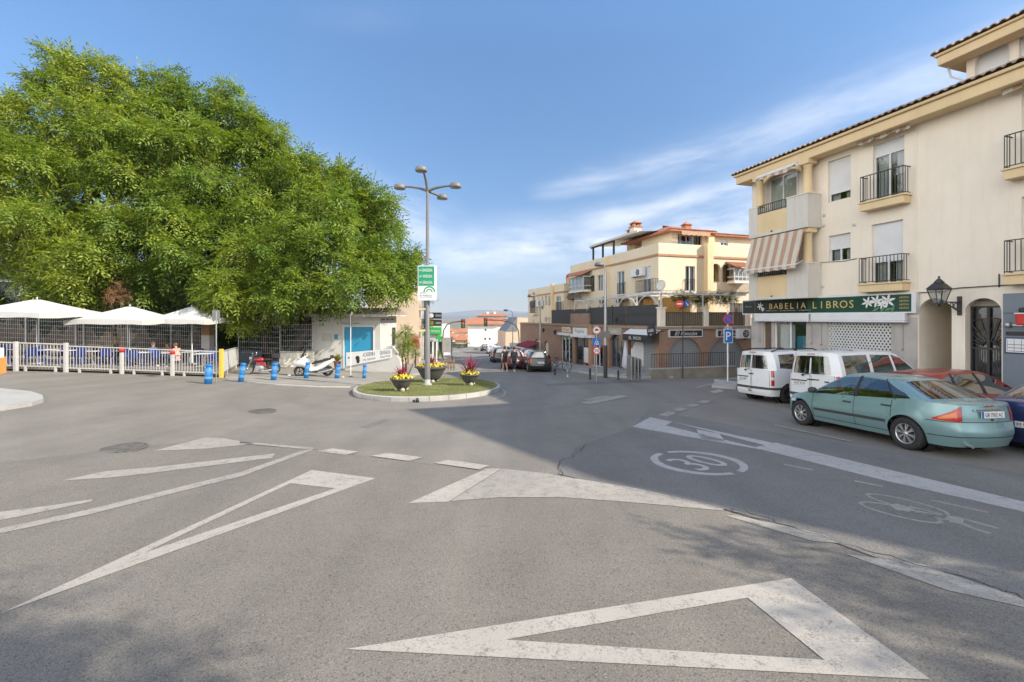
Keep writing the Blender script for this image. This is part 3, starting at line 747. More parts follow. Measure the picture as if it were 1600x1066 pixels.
for (zt, zb, lab) in ((FA.z_(1250,305,-.8), FA.z_(1250,357,-.8), 1), (FA.z_(1250,413,-.8), FA.z_(1250,466,-.8), 0)):
 b = MB(FA.M)
 b.box(P0,P0+pier,-.8,-.002,zb,zt); b.box(P1-1.05,P1,-.8,-.002,zb,zt); b.box(P0+pier,P1-1.05,-.78,-.002,zb+.001,zb+.14)
 bo = b.build('balcony', m_offw, rb, bevel=.01)
 p = MB(FA.M); p.box(P0+pier+.001,P1-1.051,-.77,-.66,zb+.0,zt-.38); p.build('parapet_panel', m_ochre, bo)
 c = MB(FA.M); c.box(P0-.02,P0+pier+.02,-.82,-.64,zt+.001,zt+.05); c.build('coping', m_cream, bo); c = MB(FA.M); c.box(P1-1.07,P1+.03,-.83,-.0,zt+.001,zt+.05); c.build('coping', m_cream, bo)
 g = MB(FA.M); railing(g, FA, P0+pier+.01,P1-1.06,zt-.379,zt+.06,-.72,.11,.018); g.build('railing', m_iron, bo)
 sp_ = MB(FA.M); um = (P0+pier+P1-1.05)/2; sp_.box(um-.04,um+.04,-.80,-.771,zb+.12,zb+.19); sp_.build('drain_spout', m_iron, bo)
for (zb, zt, bl) in ((FA.z_(1230,318), FA.z_(1230,276), .0), (FA.z_(1230,440), FA.z_(1230,386), .0)):
 window(rb, FA, FA.u_(1205,0), FA.u_(1248,0), zb-.4, zt+.1, y=-.05, blind=bl, mull=1)
for zb, zt in ((FA.z_(1250,305,-.8)+.05, EAVE-.52), (FA.z_(1250,413,-.8)+.05, FA.z_(1250,357,-.8))):
 for u in (P0+.35, P1-.32):
  q = MB(); c = FA.at(u,-.42,0); q.lathe([(.19,zb),(.22,zb+.02),(.22,zb+.12),(.185,zb+.15),(.175,zt-.30),(.2,zt-.27),(.2,zt-.2)], 18, c); q.lathe([(.0,zb+.001),(.19,zb)],18,c)
  q.M = FA.M; q.box(u-.25,u+.25,-.67,-.17,zt-.2,zt-.001); q.build('column', m_ochre, rb)
mb = MB(FA.M); z0 = EAVE-.95
arc = arch_pts(P0+.6,P1-.57,z0,.40,14)
mb.plate([(P0+.6,EAVE-.53)]+arc+[(P1-.57,EAVE-.53)], -.50,-.34); mb.build('arched_beam', m_ochre, rb)
def stripe_awning_mat():
 m, t, p = base('striped_awning_cloth'); v = coord(t); sp = _n(t,'ShaderNodeSeparateXYZ'); t.links.new(v, sp.inputs[0])
 a = _n(t,'ShaderNodeMath', operation='MULTIPLY'); a.inputs[1].default_value = -AX; t.links.new(sp.outputs[0], a.inputs[0])
 b = _n(t,'ShaderNodeMath', operation='MULTIPLY_ADD'); b.inputs[1].default_value = -AY; t.links.new(sp.outputs[1], b.inputs[0]); t.links.new(a.outputs[0], b.inputs[2])
 m2 = _n(t,'ShaderNodeMath', operation='MULTIPLY'); m2.inputs[1].default_value = 1/.44; t.links.new(b.outputs[0], m2.inputs[0])
 f = _n(t,'ShaderNodeMath', operation='FRACT'); t.links.new(m2.outputs[0], f.inputs[0])
 k = ramp(t, f.outputs[0], [(0,0.0),(.5,0.0),(.52,1.0),(.98,1.0),(1,0.0)])
 c = mix(t, k, (.58,.52,.44), (.43,.275,.18)); c = mix(t, .3, c, ramp(t, noise(t,v,2.0,5),[(.3,.6),(.7,1.0)]), 'MULTIPLY')
 t.links.new(c, p.inputs['Base Color']); p.inputs['Roughness'].default_value = .95; return m
m_awn = stripe_awning_mat()
zt_, zb_ = FA.z_(1250,357,-.8)-.06, FA.z_(1215,417,-1.28)
a = MB(FA.M); u0, u1 = P0+.2, P1-.15; n = 16
for i in range(n):
 p0, p1 = u0+(u1-u0)*i/n, u0+(u1-u0)*(i+1)/n
 s0, s1 = .02*math.sin(i*1.7), .02*math.sin((i+1)*1.7)
 a.quad((p0,-.83,zt_),(p1,-.83,zt_),(p1,-1.05+s1,(zt_+zb_)/2),(p0,-1.05+s0,(zt_+zb_)/2)); a.quad((p0,-1.05+s0,(zt_+zb_)/2),(p1,-1.05+s1,(zt_+zb_)/2),(p1,-1.28,zb_),(p0,-1.28,zb_))
 a.quad((p0,-1.28,zb_),(p1,-1.28,zb_),(p1,-1.29,zb_-.16+.03*math.sin(i*2.4)),(p0,-1.29,zb_-.16+.03*math.sin((i-1)*2.4)))
ao = a.build('awning', m_awn, rb)
f_ = MB(FA.M); f_.bar((u0,-1.26,zb_+.02),(u1,-1.26,zb_+.02),.05); f_.bar((u0+.1,-.8,zb_+.2),(u0+.1,-1.24,zb_),.035); f_.bar((u1-.1,-.8,zb_+.2),(u1-.1,-1.24,zb_),.035); f_.build('awning_frame', m_alum, ao)
def rolled(u0, u1, zc, y, drop=.22):
 a = MB(FA.M); n = int((u1-u0)/.22)
 for i in range(n):
  p0, p1 = u0+(u1-u0)*i/n, u0+(u1-u0)*(i+1)/n
  a.quad((p0,y,zc),(p1,y,zc),(p1,y-.3,zc-.18),(p0,y-.3,zc-.18)); a.quad((p0,y-.3,zc-.18),(p1,y-.3,zc-.18),(p1,y-.31,zc-.18-drop*random.uniform(.6,1.2)),(p0,y-.31,zc-.18-drop*random.uniform(.6,1.2)))
 o = a.build('awning', m_awn, rb)
 f = MB(); f.tube([FA.at(u0-.05,y-.1,zc-.1),FA.at(u1+.05,y-.1,zc-.1)], .08, 10); f.M = FA.M; f.bar((u0,y-.3,zc-.19),(u1,y-.3,zc-.19),.04); f.bar((u0+.2,y-.05,zc-.2),(u1*.6+u0*.4,y-.28,zc-.24),.03); f.build('awning_frame', m_alum, o)
rolled(FA.u_(1190,-.8), P1-.4, EAVE-.62, -.9, .2)
rolled(FA.u_(1340,-.3), FA.u_(1424,-.3), FA.z_(1380,202,-.3)+.1, -.05, .24)
rolled(FA.u_(1567,-.3), FA.u_(1567,-.3)+3.2, FA.z_(1575,130,-.3)+.1, -.05, .24)
for x, y in ((1288,336),(1287,353),(1335,351),(1286,448)):
 u, z = FA.uv(x, y); mb = MB(FA.M); mb.lathe([(0,-.03),(.07,-.03),(.07,0)], 12, (u,0,z), axis='y'); mb.build('vent', m_offw, rb)
q = MB(); pts = [FA.at(*[(FA.uv(x,y)[0]), -.04, FA.uv(x,y)[1]]) for x, y in ((1180,472),(1300,463),(1420,458),(1476,456),(1485,452),(1500,450),(1600,444))]
q.tube(pts, .016, 6); q.tube([FA.at(FA.u_(1562),-.035,FA.z_(1562,449)), FA.at(FA.u_(1562),-.035,FA.z_(1562,428))], .016, 6)
q.tube([FA.at(FA.u_(1275),-.03,FA.z_(1275,411)), FA.at(FA.u_(1320),-.03,FA.z_(1320,408)), FA.at(FA.u_(1340),-.03,FA.z_(1340,404))], .012, 6); q.build('cable', m_black, rb)
c = MB(FA.M)
zc = FA.z_(1300,496)
wall_grid(c, -.02, FA.u_(1434), ZB, zc, [shopw, sidedoor, shut], .03, -.03); c.build('stone_cladding', m_stone, rb)
w = window(rb, FA, shopw[0],shopw[1],shopw[2],shopw[3], .05, 0, 1, name='shop_window', curtain=False, fw=.06)
mb = MB(FA.M); s = shopw; zz = s[2]
mb.box(s[0]+.1,s[1]-.1,.20,.22,zz+.05,zz+.45); mb.box(s[0]+.1,s[0]+.9,.24,.25,zz+.451,s[3]-.35); mb.build('window_display', m_signw, w)
mb = MB(FA.M); mb.box(s[0]+1.0,s[1]-.12,.25,.26,zz+.452,zz+1.25); mb.build('window_poster', mat('teal_poster', (.02,.24,.36), .6, .3, 2), w)
mb = MB(FA.M); mb.plate([(s[0]+1.45,zz+.9),(s[0]+1.95,zz+.85),(s[0]+2.05,zz+1.5),(s[0]+1.6,zz+1.55)],.18,.19); mb.build('window_notice', mat('kraft_paper', (.42,.35,.25), .9, .2, 5), w)
mb = MB(FA.M); mb.text('LIBRERIA', (s[0]+s[1])/2-.3, .195, zz+.25, .2, 1.9); mb.build('lettering', m_signk, w)
d = MB(FA.M); d.box(sidedoor[0],sidedoor[1],.12,.17,sidedoor[2],sidedoor[3]); do = d.build('door', mat('brown_door', (.12,.085,.06), .6, .2, 3), rb)
d = MB(FA.M); d.box(sidedoor[0]+.1,sidedoor[0]+.13,.08,.12,sidedoor[2]+.9,sidedoor[2]+1.3); d.build('handle', m_galv, do)
gr = MB(FA.M); n = 19; rows = 27; du = (shut[1]-shut[0])/n; dz = (shut[3]-shut[2])/rows
gr.m = 0
for j in range(rows):
 z = shut[2]+dz*j
 gr.box(shut[0],shut[1],.02,.035,z+dz*.62,z+dz)
 for i in range(n+1):
  u = shut[0]+du*(i+(.5 if j % 2 else 0)); gr.box(max(shut[0],u-du*.27),min(shut[1],u+du*.27),.021,.034,z,z+dz*.6199)
gr.build('roller_grille', mat('grey_white_grille', (.56,.56,.55), .5, .08, 4), rb)
bk = MB(FA.M); bk.box(shut[0]-.1,shut[1]+.1,.5,.55,shut[2],shut[3]+.1); bk.build('dark_shop_interior', m_dark, rb)
for (a0, a1) in ((FA.u_(1182,-.1), FA.u_(1267,-.1)), (FA.u_(1270,-.1), FA.u_(1418,-.1))):
 b = MB(FA.M); zz = FA.z_((1225 if a0 < 5 else 1345),491,-.1)
 b.box(a0,a1,-.26,-.031,zz-.30,zz); b.box(a0-.03,a1+.03,-.30,-.05,zz-.36,zz-.301); b.build('awning_box', m_alum, rb, bevel=.03)
for x, yb in ((1187,533),(1268,537),(1283,538),(1410,546)):
 q = MB(); q.tube([FA.at(FA.u_(x,-.06),-.06,FA.z_(x,502,-.06)), FA.at(FA.u_(x,-.06)+.01,-.06,FA.z_(x,yb,-.06))], .012, 6); q.lathe([(0,-.03),(.035,-.03),(.035,0)],8,FA.at(FA.u_(x,-.06),-.06,FA.z_(x,yb,-.06)))
 q.build('crank_rod', m_galv, rb)
for h, dep in ((pass1, 3.4), (gate, .55)):
 b = MB(FA.M); zt = h[3]
 b.quad((h[0]-.001,.16,h[2]),(h[0]-.001,dep,h[2]),(h[0]-.001,dep,zt),(h[0]-.001,.16,zt)); b.quad((h[1]+.001,.16,h[2]),(h[1]+.001,dep,h[2]),(h[1]+.001,dep,zt),(h[1]+.001,.16,zt))
 b.quad((h[0],.16,zt),(h[1],.16,zt),(h[1],dep,zt),(h[0],dep,zt)); b.quad((h[0],.16,h[2]),(h[1],.16,h[2]),(h[1],dep,h[2]),(h[0],dep,h[2])); b.quad((h[0],dep,h[2]),(h[1],dep,h[2]),(h[1],dep,zt),(h[0],dep,zt))
 b.build('passage', m_cream, rb)
b = MB(FA.M); h = pass1; b.box(h[0]+.01,h[1]-.01,.4,3.3,h[2],h[2]+.42); b.build('step', mat('dark_marble', (.05,.035,.03), .25, .3, 4), rb, bevel=.01)
b = MB(FA.M); b.box(h[1]-.5,h[1]-.32,2.2,3.3,h[2]+.421,h[3]-.01); b.build('pilaster', m_ochre, rb)
b = MB(FA.M)
for (a0, a1) in ((FA.u_(1487)+.01, FA.u_(1508)-.01),): b.box(a0,a1,-.035,.165,ZB,FA.z_(1497,577)); b.build('plinth', m_stone, rb)
pot = FA.at(FA.u_(1456,.9),.9,h[2]+.425)
o = thing('plant_pot', 'dark empty pot standing on the step inside the arched passage', 'pot', pot)
b = MB(); b.lathe([(0,0),(.15,0),(.24,.42),(.26,.43),(.26,.50),(.22,.50),(.2,.36),(0,.36)], 20, pot); b.build('bowl', mat('dark_clay', (.05,.035,.03), .7, .2, 8), o)
gt = thing('iron_gate', 'tall black wrought iron gate with a fan of bars in its upper half', 'gate', FA.at((gate[0]+gate[1])/2,.3,gate[2]))
g0, g1, gb, gtop = gate[0]+.02, gate[1]-.02, gate[2]+.02, FA.z_(1536,478)
b = MB(FA.M); um = (g0+g1)/2; zm = gb+(gtop-gb)*.56
for u in (g0, um, g1): b.box(u-.035,u+.035,.27,.33,gb,gtop)
for z in (gb, gb+(gtop-gb)*.28, zm, gtop-.06): b.box(g0+.035,um-.035,.275,.325,z,z+.06); b.box(um+.035,g1-.035,.275,.325,z,z+.06)
b.build('gate_frame', m_iron, gt)
b = MB(FA.M)
for k in range(14):
 u = g0+(g1-g0)*(k+.5)/14
 if abs(u-um) > .05: b.box(u-.01,u+.01,.29,.31,gb+.06,zm-.001)
for k in range(1,12):
 th = math.pi*k/12; b.bar((um+.2*math.cos(th),.3,zm+.08+.2*math.sin(th)), (um+min(.98,(g1-um)/max(.1,abs(math.cos(th)))-.04)*math.cos(th),.3,zm+.08+min(.98,(g1-um)/max(.1,abs(math.cos(th)))-.04)*math.sin(th)), .022)
for rr in (.2,.6,.95):
 pp = [(um+rr*math.cos(math.pi*k/20),.3,zm+.08+rr*math.sin(math.pi*k/20)) for k in range(21)]
 for p_, q_ in zip(pp[:-1], pp[1:]): b.bar(p_, q_, .022)
b.build('bars', m_iron, gt)
b = MB(FA.M); b.box(g0,um-.036,.30,.305,gb+.06,gb+(gtop-gb)*.28); b.box(um+.036,g1,.30,.305,gb+.06,gb+(gtop-gb)*.28); b.build('kick_panel', m_iron, gt)
b = MB(FA.M); b.quad((g0,.36,gb),(g1,.36,gb),(g1,.36,gtop),(g0,.36,gtop)); b.build('pane', glass_mat('smoked_glass', (.12,.13,.13), .14), gt)
b = MB(FA.M); b.lathe([(0,-.05),(.03,-.045),(.03,0)],10,(um-.12,.27,gb+.95),axis='y'); b.build('handle', mat('brass', (.6,.42,.15), .3, .1, 5, metal=1), gt)
s0, s1 = FA.u_(1161,-.2), FA.u_(1424,-.2); sb, st_ = FA.z_(1340,488,-.2), FA.z_(1340,463,-.2)
sg = thing('shop_sign', 'long dark green bookshop fascia with gold capitals and white lilies above the grille', 'shop sign', FA.at(s0,-.2,sb))
b = MB(FA.M); b.box(s0-.04,s1+.14,-.20,-.034,sb-.06,st_+.06); b.build('frame', m_alum, sg, bevel=.006)
m_green = mat('bottle_green_panel', (.012,.062,.045), .25, .3, .5, coat=.3); m_green2 = mat('night_green_panel', (.012,.022,.02), .2, .3, 1.2, coat=.3)
u2 = FA.u_(1180,-.2); u3 = FA.u_(1262,-.2)
b = MB(FA.M); b.box(s0,u2-.015,-.21,-.201,sb,st_); b.box(u2,u3-.001,-.21,-.201,sb,st_); b.build('dark_panel', m_green2, sg)
b = MB(FA.M); b.box(u3,s1,-.21,-.2012,sb,st_); b.build('green_panel', m_green, sg)
hh = (st_-sb); zc = (sb+st_)/2
b = MB(FA.M)
ua, ub = FA.u_(1201,-.2), FA.u_(1260,-.2)
for i, ch in enumerate('BABELIA'): b.text(ch, ua+(ub-ua)*(i+.5)/7, -.214, zc+.02, hh*.42)
ua, ub = FA.u_(1268,-.2), FA.u_(1337,-.2)
for i, ch in enumerate('LIBROS'): b.text(ch, ua+(ub-ua)*(i+.5)/6, -.214, zc+.02, hh*.48)
for r_ in range(4):
 for q_ in range(3): b.text(('LIB','OTE','CA.')[q_], FA.u_(1408+q_*5.2,-.2), -.214, sb+hh*(.82-.2*r_), hh*.1, .10)
b.build('lettering', m_gold, sg)
b = MB(FA.M); b.text('libreria - papeleria - regalos', FA.u_(1231,-.2), -.214, sb+hh*.2, hh*.07, 2.4); b.text('libros', FA.u_(1170,-.2), -.214, sb+hh*.55, hh*.1, .4); b.build('small_lettering', mat('pale_green_lettering', (.35,.42,.38), .5, 0), sg)
def lily(mb, uc, zc, s, n=6):
 for k in range(n):
  th = 2*math.pi*k/n+.3
  pts = [(0,0),(.35,.16),(.75,.13),(1,0),(.75,-.13),(.35,-.16)]
  mb.poly([(uc+s*(x*math.cos(th)-y*math.sin(th)), -.2145-.0006*k, zc+s*(x*math.sin(th)+y*math.cos(th))) for x, y in pts])
b = MB(FA.M); ul = FA.u_(1375,-.2)
for du_, dz_, s_ in ((-.45,.06,.22),(-.12,.10,.24),(.28,.1,.26),(.08,-.03,.18)): lily(b, ul+du_, zc+dz_, s_*1.1)
b.build('lily_picture', m_signw, sg); b = MB(FA.M); lily(b, FA.u_(1188,-.2), zc+.05, .2); lily(b, FA.u_(1192,-.2), zc-.12, .13); b.build('lily_picture', m_signw, sg)
b = MB(FA.M)
for du_, th in ((-.15,.5),(.1,.9),(.3,.3),(.45,1.2)):
 b.poly([(ul+du_+x*math.cos(th)*.4-y*math.sin(th)*.4,-.2135,sb+.1+x*math.sin(th)*.4+y*math.cos(th)*.4) for x, y in ((-.4,0),(0,.12),(.5,0),(0,-.12))])
b.build('leaf_picture', mat('printed_leaf_green', (.07,.22,.10), .5, .2, 6), sg)
gs = MB(FA.M); q0 = FA.u_(1567,-.12); q1 = q0+4.6; qz = FA.z_(1569,459,-.12)
gs.box(q0,q1,-.12,-.002,ZB,qz); go = gs.build('shop_front', mat('blue_grey_panel', (.155,.185,.22), .55, .06, .8, dirt=.2), rb)
b = MB(FA.M); b.box(q0+.01,q1,-.123,-.1201,FA.z_(1569,490,-.12),FA.z_(1569,490,-.12)+.018); b.build('panel_joint', m_black, go)
mbd = thing('menu_board', 'white framed price board with a blue rim on the grey shop front', 'sign', FA.at(FA.u_(1570,-.13),-.13,FA.z_(1585,553,-.13)))
m0, m1, mzb, mzt = FA.u_(1570,-.13), FA.u_(1570,-.13)+.92, FA.z_(1572,552,-.13), FA.z_(1572,527,-.13)
b = MB(FA.M); b.box(m0,m1,-.15,-.121,mzb,mzt); b.build('frame', mat('navy_frame', (.02,.035,.12), .4, .1, 5), mbd, bevel=.01)
b = MB(FA.M); b.box(m0+.04,m1-.04,-.155,-.151,mzb+.04,mzt-.04); b.build('sheet', m_signw, mbd)
b = MB(FA.M)
for i in range(5): b.box(m0+.06+i*.16,m0+.07+i*.16,-.157,-.1555,mzb+.06,mzt-.06)
for i in range(3): b.box(m0+.075,m1-.06,-.1575,-.1571,mzb+.07+i*.1,mzb+.085+i*.1)
b.build('printed_lines', mat('navy_ink', (.03,.05,.15), .6, 0), mbd)
rx0 = FA.u_(1587,-.5); rb_ = thing('awning_cassette', 'red and black rolled awning cassette over the grey shop front', 'awning', FA.at(rx0,-.12,FA.z_(1590,508,-.5)))
z0 = FA.z_(1590,508,-.5); z1_ = FA.z_(1590,489,-.5)
b = MB(FA.M); b.plate([(0,0)],0,0) if False else None
b.box(rx0,rx0+3.2,-.55,-.121,z0,z1_); b.build('front_cover', m_red, rb_, bevel=.04)
b = MB(FA.M); b.box(rx0+.03,rx0+3.2,-.48,-.121,z1_+.001,z1_+.16); b.build('cloth_roll', m_black, rb_, bevel=.05)
b = MB(FA.M); b.box(rx0-.01,rx0+3.2,-.56,-.122,z1_-.03,z1_+.0008); b.build('white_trim', m_alum, rb_)
fl = FA.at(FA.u_(1574,-.2),-.2,FA.z_(1574,508,-.2)); fo = thing('flood_lamp', 'small round flood lamp on a bracket on the grey shop front', 'lamp', fl)
b = MB(FA.M); u, z = FA.uv(1574,508,-.2); b.lathe([(0,-.05),(.08,-.05),(.09,.02),(.05,.08)],16,(u,-.2,z),axis='y'); b.box(u+.05,u+.35,-.17,-.122,z-.03,z+.03); b.build('housing', m_galv, fo)
vb = MB(FA.M); u0, z0 = FA.uv(1572,524,-.13); vb.box(u0,u0+.4,-.15,-.1203,z0,z0+.12); vb.build('vent_grille', m_black, go)
lu, lz = FA.uv(1478,456,-1.05); lc = FA.at(lu,-1.05,0)
bu, bz = FA.uv(1500,478,0)
wl_ = thing('wall_lantern', 'old fashioned four sided street lantern on a scrolled bracket over the arches', 'lantern', FA.at(bu,0,bz))
b = MB(FA.M); b.box(bu-.06,bu+.06,-.04,-.002,bz-.32,bz+.32); 
b.bar((bu,-.04,bz+.12),(bu,-1.05,bz+.12),.04); b.bar((bu,-.04,bz-.2),(bu,-.75,bz+.10),.03)
for c_, r_ in (((-.22,bz-.0),.09),((-.42,bz+.03),.07)):
 pp = [(bu,c_[0]+r_*math.cos(2*math.pi*k/12),c_[1]+r_*math.sin(2*math.pi*k/12)) for k in range(13)]
 for p_, q_ in zip(pp[:-1],pp[1:]): b.bar(p_,q_,.02)
b.build('bracket', m_iron, wl_)
zL = FA.z_(1478,474,-1.05); zH = FA.z_(1478,452,-1.05); L0 = Vector((bu,-1.05,0)); hL = zH-zL
b = MB(FA.M); w0, w1 = .11, .215
cor_ = [(-1,-1),(1,-1),(1,1),(-1,1)]
for a_, c_ in cor_: b.bar((bu+a_*w0,-1.05+c_*w0,zL),(bu+a_*w1,-1.05+c_*w1,zH),.025)
for i in range(4):
 (a_, c_), (d_, e_) = cor_[i], cor_[(i+1)%4]
 b.bar((bu+a_*w1,-1.05+c_*w1,zH),(bu+d_*w1,-1.05+e_*w1,zH),.03); b.bar((bu+a_*w0,-1.05+c_*w0,zL),(bu+d_*w0,-1.05+e_*w0,zL),.03)
 b.poly([(bu+a_*(w1+.03),-1.05+c_*(w1+.03),zH+.02),(bu+d_*(w1+.03),-1.05+e_*(w1+.03),zH+.02),(bu+d_*.12,-1.05+e_*.12,zH+.2),(bu+a_*.12,-1.05+c_*.12,zH+.2)])
b.lathe([(.13,zH+.2),(.15,zH+.22),(.06,zH+.34),(.02,zH+.37),(.04,zH+.41),(.0,zH+.46)],10,(bu,-1.05,0)); b.lathe([(.0,zL-.12),(.05,zL-.1),(.03,zL-.04),(.14,zL)],10,(bu,-1.05,0))
b.build('lantern_cage', m_iron, wl_)
b = MB(FA.M)
for i in range(4):
 (a_, c_), (d_, e_) = cor_[i], cor_[(i+1)%4]; b.quad((bu+a_*w0,-1.05+c_*w0,zL),(bu+d_*w0,-1.05+e_*w0,zL),(bu+d_*w1,-1.05+e_*w1,zH),(bu+a_*w1,-1.05+c_*w1,zH))
b.build('pane', glass_mat('lantern_glass', (.72,.74,.72), .12, .2), wl_)
e0 = FA.sub(-.6,-1.6); e1 = FA.sub(LEN,-1.6); f0 = FA.sub(-.6,1.5); f1 = FA.sub(LEN,1.5)
slab('pavement', [e1, f1, f0, e0])
kerb_line([FA.sub(-.6,-1.75), FA.sub(LEN,-1.75)][::-1], .145)
T_ = 22.9; C0 = (-3.3+.9326*T_, 14.07-.361*T_); ZN = gz(-3.3,14.07)+.6494*T_
nb = thing('apartment_building', 'taller cream corner block beyond the right edge, past the grey shop front', 'building', on(*C0))
P1_ = (C0[0]+.505*8.0, C0[1]-.863*8.0); P2_ = (P1_[0]+.75*16, P1_[1]-.66*16); Q2_ = (P2_[0]+9, P2_[1]+9); Q0_ = (C0[0]+10, C0[1]+4)
b = MB()
for fr_, ln in ((Fr(*C0,.505,-.863),8.0),(Fr(*P1_,.75,-.66),16.0)):
 b.M = fr_.M; hs = [(u_,u_+1.4,z_,z_+1.9) for u_ in np.arange(1.2,ln-1.8,3.0) for z_ in (1.0,4.2,7.4,10.4)]
 wall_grid(b, 0, ln, -1.5, ZN-.35, hs, .2)
b.M = None
for p_, q_ in ((C0,Q0_),(Q0_,Q2_),(Q2_,P2_)): b.quad((*p_,-1.5),(*q_,-1.5),(*q_,ZN-.35),(*p_,ZN-.35))
nw = b.build('wall', m_cream, nb)
for fr_, ln in ((Fr(*C0,.505,-.863),8.0),(Fr(*P1_,.75,-.66),16.0)):
 for u_ in np.arange(1.2,ln-1.8,3.0):
  for z_ in (1.0,4.2,7.4,10.4): b = MB(fr_.M); b.box(u_,u_+1.4,.12,.16,z_,z_+1.9); b.build('window', m_dglass, nw)
b = MB(); b.prism([C0,P1_,P2_,Q2_,Q0_], ZN-.348, ZN); b.build('roof', m_tile, nb)
# ================================================================ brick corner building with terrace flats above
KX, KY = 9.04, 27.5
FL = Fr(KX, KY, -AX, -AY); FR = Fr(KX, KY, BX, BY)
cb_ = thing('corner_building', 'pale yellow terraced flats over a brown brick arcade of shops on the street corner', 'building', on(KX, KY))
BT = 1.62; ZB = -3.6
ULEFT = -27.5; UR = FR.u_(1190)
a_door = (*FL.rect(952,974,522,578), .55); a_shut = FL.rect(981,1023,534,584)
a_w1 = FL.rect(927,944,537,573); a_d = FL.rect(898,921,526,579); a_w2 = FL.rect(877,894,526,567)
a_f1 = (*FL.rect(834,846,530,557), .5); a_f2 = (*FL.rect(850,857,533,558), .4)
f1 = (*FR.rect(1045,1096,528,577), 1.0); f2 = (*FR.rect(1107,1164,528,577), 1.1)
b = MB(FL.M); wall_grid(b, ULEFT, 0, ZB, BT, [a_door,a_shut,a_w1,a_d,a_w2,a_f1,a_f2], .25)
b.quad((ULEFT,0,ZB),(ULEFT,14,ZB),(ULEFT,14,BT),(ULEFT,0,BT)); b.quad((ULEFT,0,BT-.02),(0,0,BT-.02),(0,14,BT-.02),(ULEFT,14,BT-.02))
b.M = FR.M; wall_grid(b, 0, UR, ZB, BT, [f1,f2], .25); b.quad((UR,0,ZB),(UR,14,ZB),(UR,14,BT),(UR,0,BT))
bw = b.build('brick_wall', m_brick, cb_)
b = MB(FL.M); b.box(-27.4,.12,-.12,-.001,BT-.16,BT+.0); b.M = FR.M; b.box(.001,UR,-.12,-.001,BT-.16,BT+.0); b.build('string_course', mat('buff_brick_course', (.34,.25,.17), .9, .15, 3, fine=.3), bw)
def shutter(par, fr, h, y=.18, m=None):
 b = MB(fr.M); r = h[4] if len(h) > 4 else 0
 if r: b.plate([(h[0],h[2])]+arch_pts(h[0],h[1],h[3]-r,r)+[(h[1],h[2])], y, y+.03)
 else: b.box(h[0],h[1],y,y+.03,h[2],h[3])
 return b.build('roller_shutter', m or m_shut, par)
shutter(bw, FR, f1); shutter(bw, FR, f2); shutter(bw, FL, (a_shut[0]+.45,a_shut[1],a_shut[2],a_shut[3]))
us = a_shut[0]+.45; ue = FL.u_(1003)
b = MB(FL.M); b.plate([(us,a_shut[2]+.5),(us,a_shut[3]-.4),(us+.3,a_shut[3]-.05),(ue,a_shut[3]-.05),(ue,a_shut[2]+.5)], .10,.17); b.build('white_roller_shutter', m_shutw, bw)
shutter(bw, FL, a_f1, .2, m_offw); shutter(bw, FL, a_f2, .2, m_offw)
def glazed(par, fr, h, y, nm, mull=1):
 w = window(par, fr, h[0],h[1],h[2],h[3], y, 0, mull, name=nm, curtain=False); return w
b = MB(FL.M); b.plate([(a_door[0],a_door[2]+.18)]+arch_pts(a_door[0],a_door[1],a_door[3]-.55,.55)+[(a_door[1],a_door[2]+.18)], .2,.22); w = b.build('glazed_arch', m_dglass, bw)
b = MB(FL.M)
for u in (a_door[0]+.02, a_door[0]+(a_door[1]-a_door[0])*.35, a_door[0]+(a_door[1]-a_door[0])*.68, a_door[1]-.06): b.box(u,u+.05,.16,.199,a_door[2]+.18,a_door[3]-.5)
b.box(a_door[0],a_door[1],.15,.199,a_door[2],a_door[2]+.179); b.build('frame', m_galv, w)
w = glazed(bw, FL, a_w1, .1, 'shop_window'); w = glazed(bw, FL, a_w2, .1, 'shop_window', 2)
b = MB(FL.M)
for i in range(26):
 u = random.uniform(a_w2[0]+.1,a_w2[1]-.3); z = random.uniform(a_w2[2]+.1,a_w2[3]-.6); b.box(u,u+random.uniform(.1,.3),.3+.01*i,.305+.01*i,z,z+random.uniform(.1,.4))
b.build('window_display', mat('mixed_green_goods', (.10,.26,.17), .7, .8, 6), w)
b = MB(FL.M); u0 = a_d[0]; u1 = a_d[1]; um = u0+(u1-u0)*.52
b.box(u0,u0+.1,.1,.2,a_d[2],a_d[3]); b.box(um-.08,um+.08,.1,.2,a_d[2],a_d[3]); b.box(u1-.1,u1,.1,.2,a_d[2],a_d[3]); dr = b.build('shop_door', m_wood, bw)
b = MB(FL.M); b.quad((u0,.16,a_d[2]),(u1,.16,a_d[2]),(u1,.16,a_d[3]),(u0,.16,a_d[3])); b.build('pane', m_dglass, dr)
b = MB(FL.M); b.box(um+.15,u1-.12,.10,.12,a_d[2]+.7,a_d[3]-.9); b.build('poster', m_signw, dr)
b = MB(FL.M); b.lathe([(0,-.01),(.22,-.01),(.22,0)],18,(um+.42,.09,a_d[2]+.45),axis='y'); b.build('round_notice', m_red, dr)
b = MB(FL.M)
for x0,x1 in ((921,926),(944,951)): b.box(FL.u_(x0),FL.u_(x1),-.10,-.001,ZB,BT-.17)
b.build('brick_pier', m_brick2, bw)
b = MB(FL.M); b.box(a_w1[0]-.1,a_w1[1]+.1,-.08,-.0005,ZB,a_w1[2]-.02); b.box(a_w2[0]-.3,a_w2[1]+.5,-.08,-.0005,ZB,a_w2[2]-.02); b.build('plinth', m_cream, bw)
b = MB(FL.M)
for x0,x1,yy in ((875,893,521),(895,918,524),(919,929,525)): b.box(FL.u_(x0),FL.u_(x1),-.28,-.002,FL.z_((x0+x1)/2,yy+3),FL.z_((x0+x1)/2,yy-1))
b.build('awning_box', m_alum, bw)
aw = thing('bar_awning', 'black fronted awning with white top and white capitals over the corner bar shutter', 'awning', FL.at(a_shut[1],0,0))
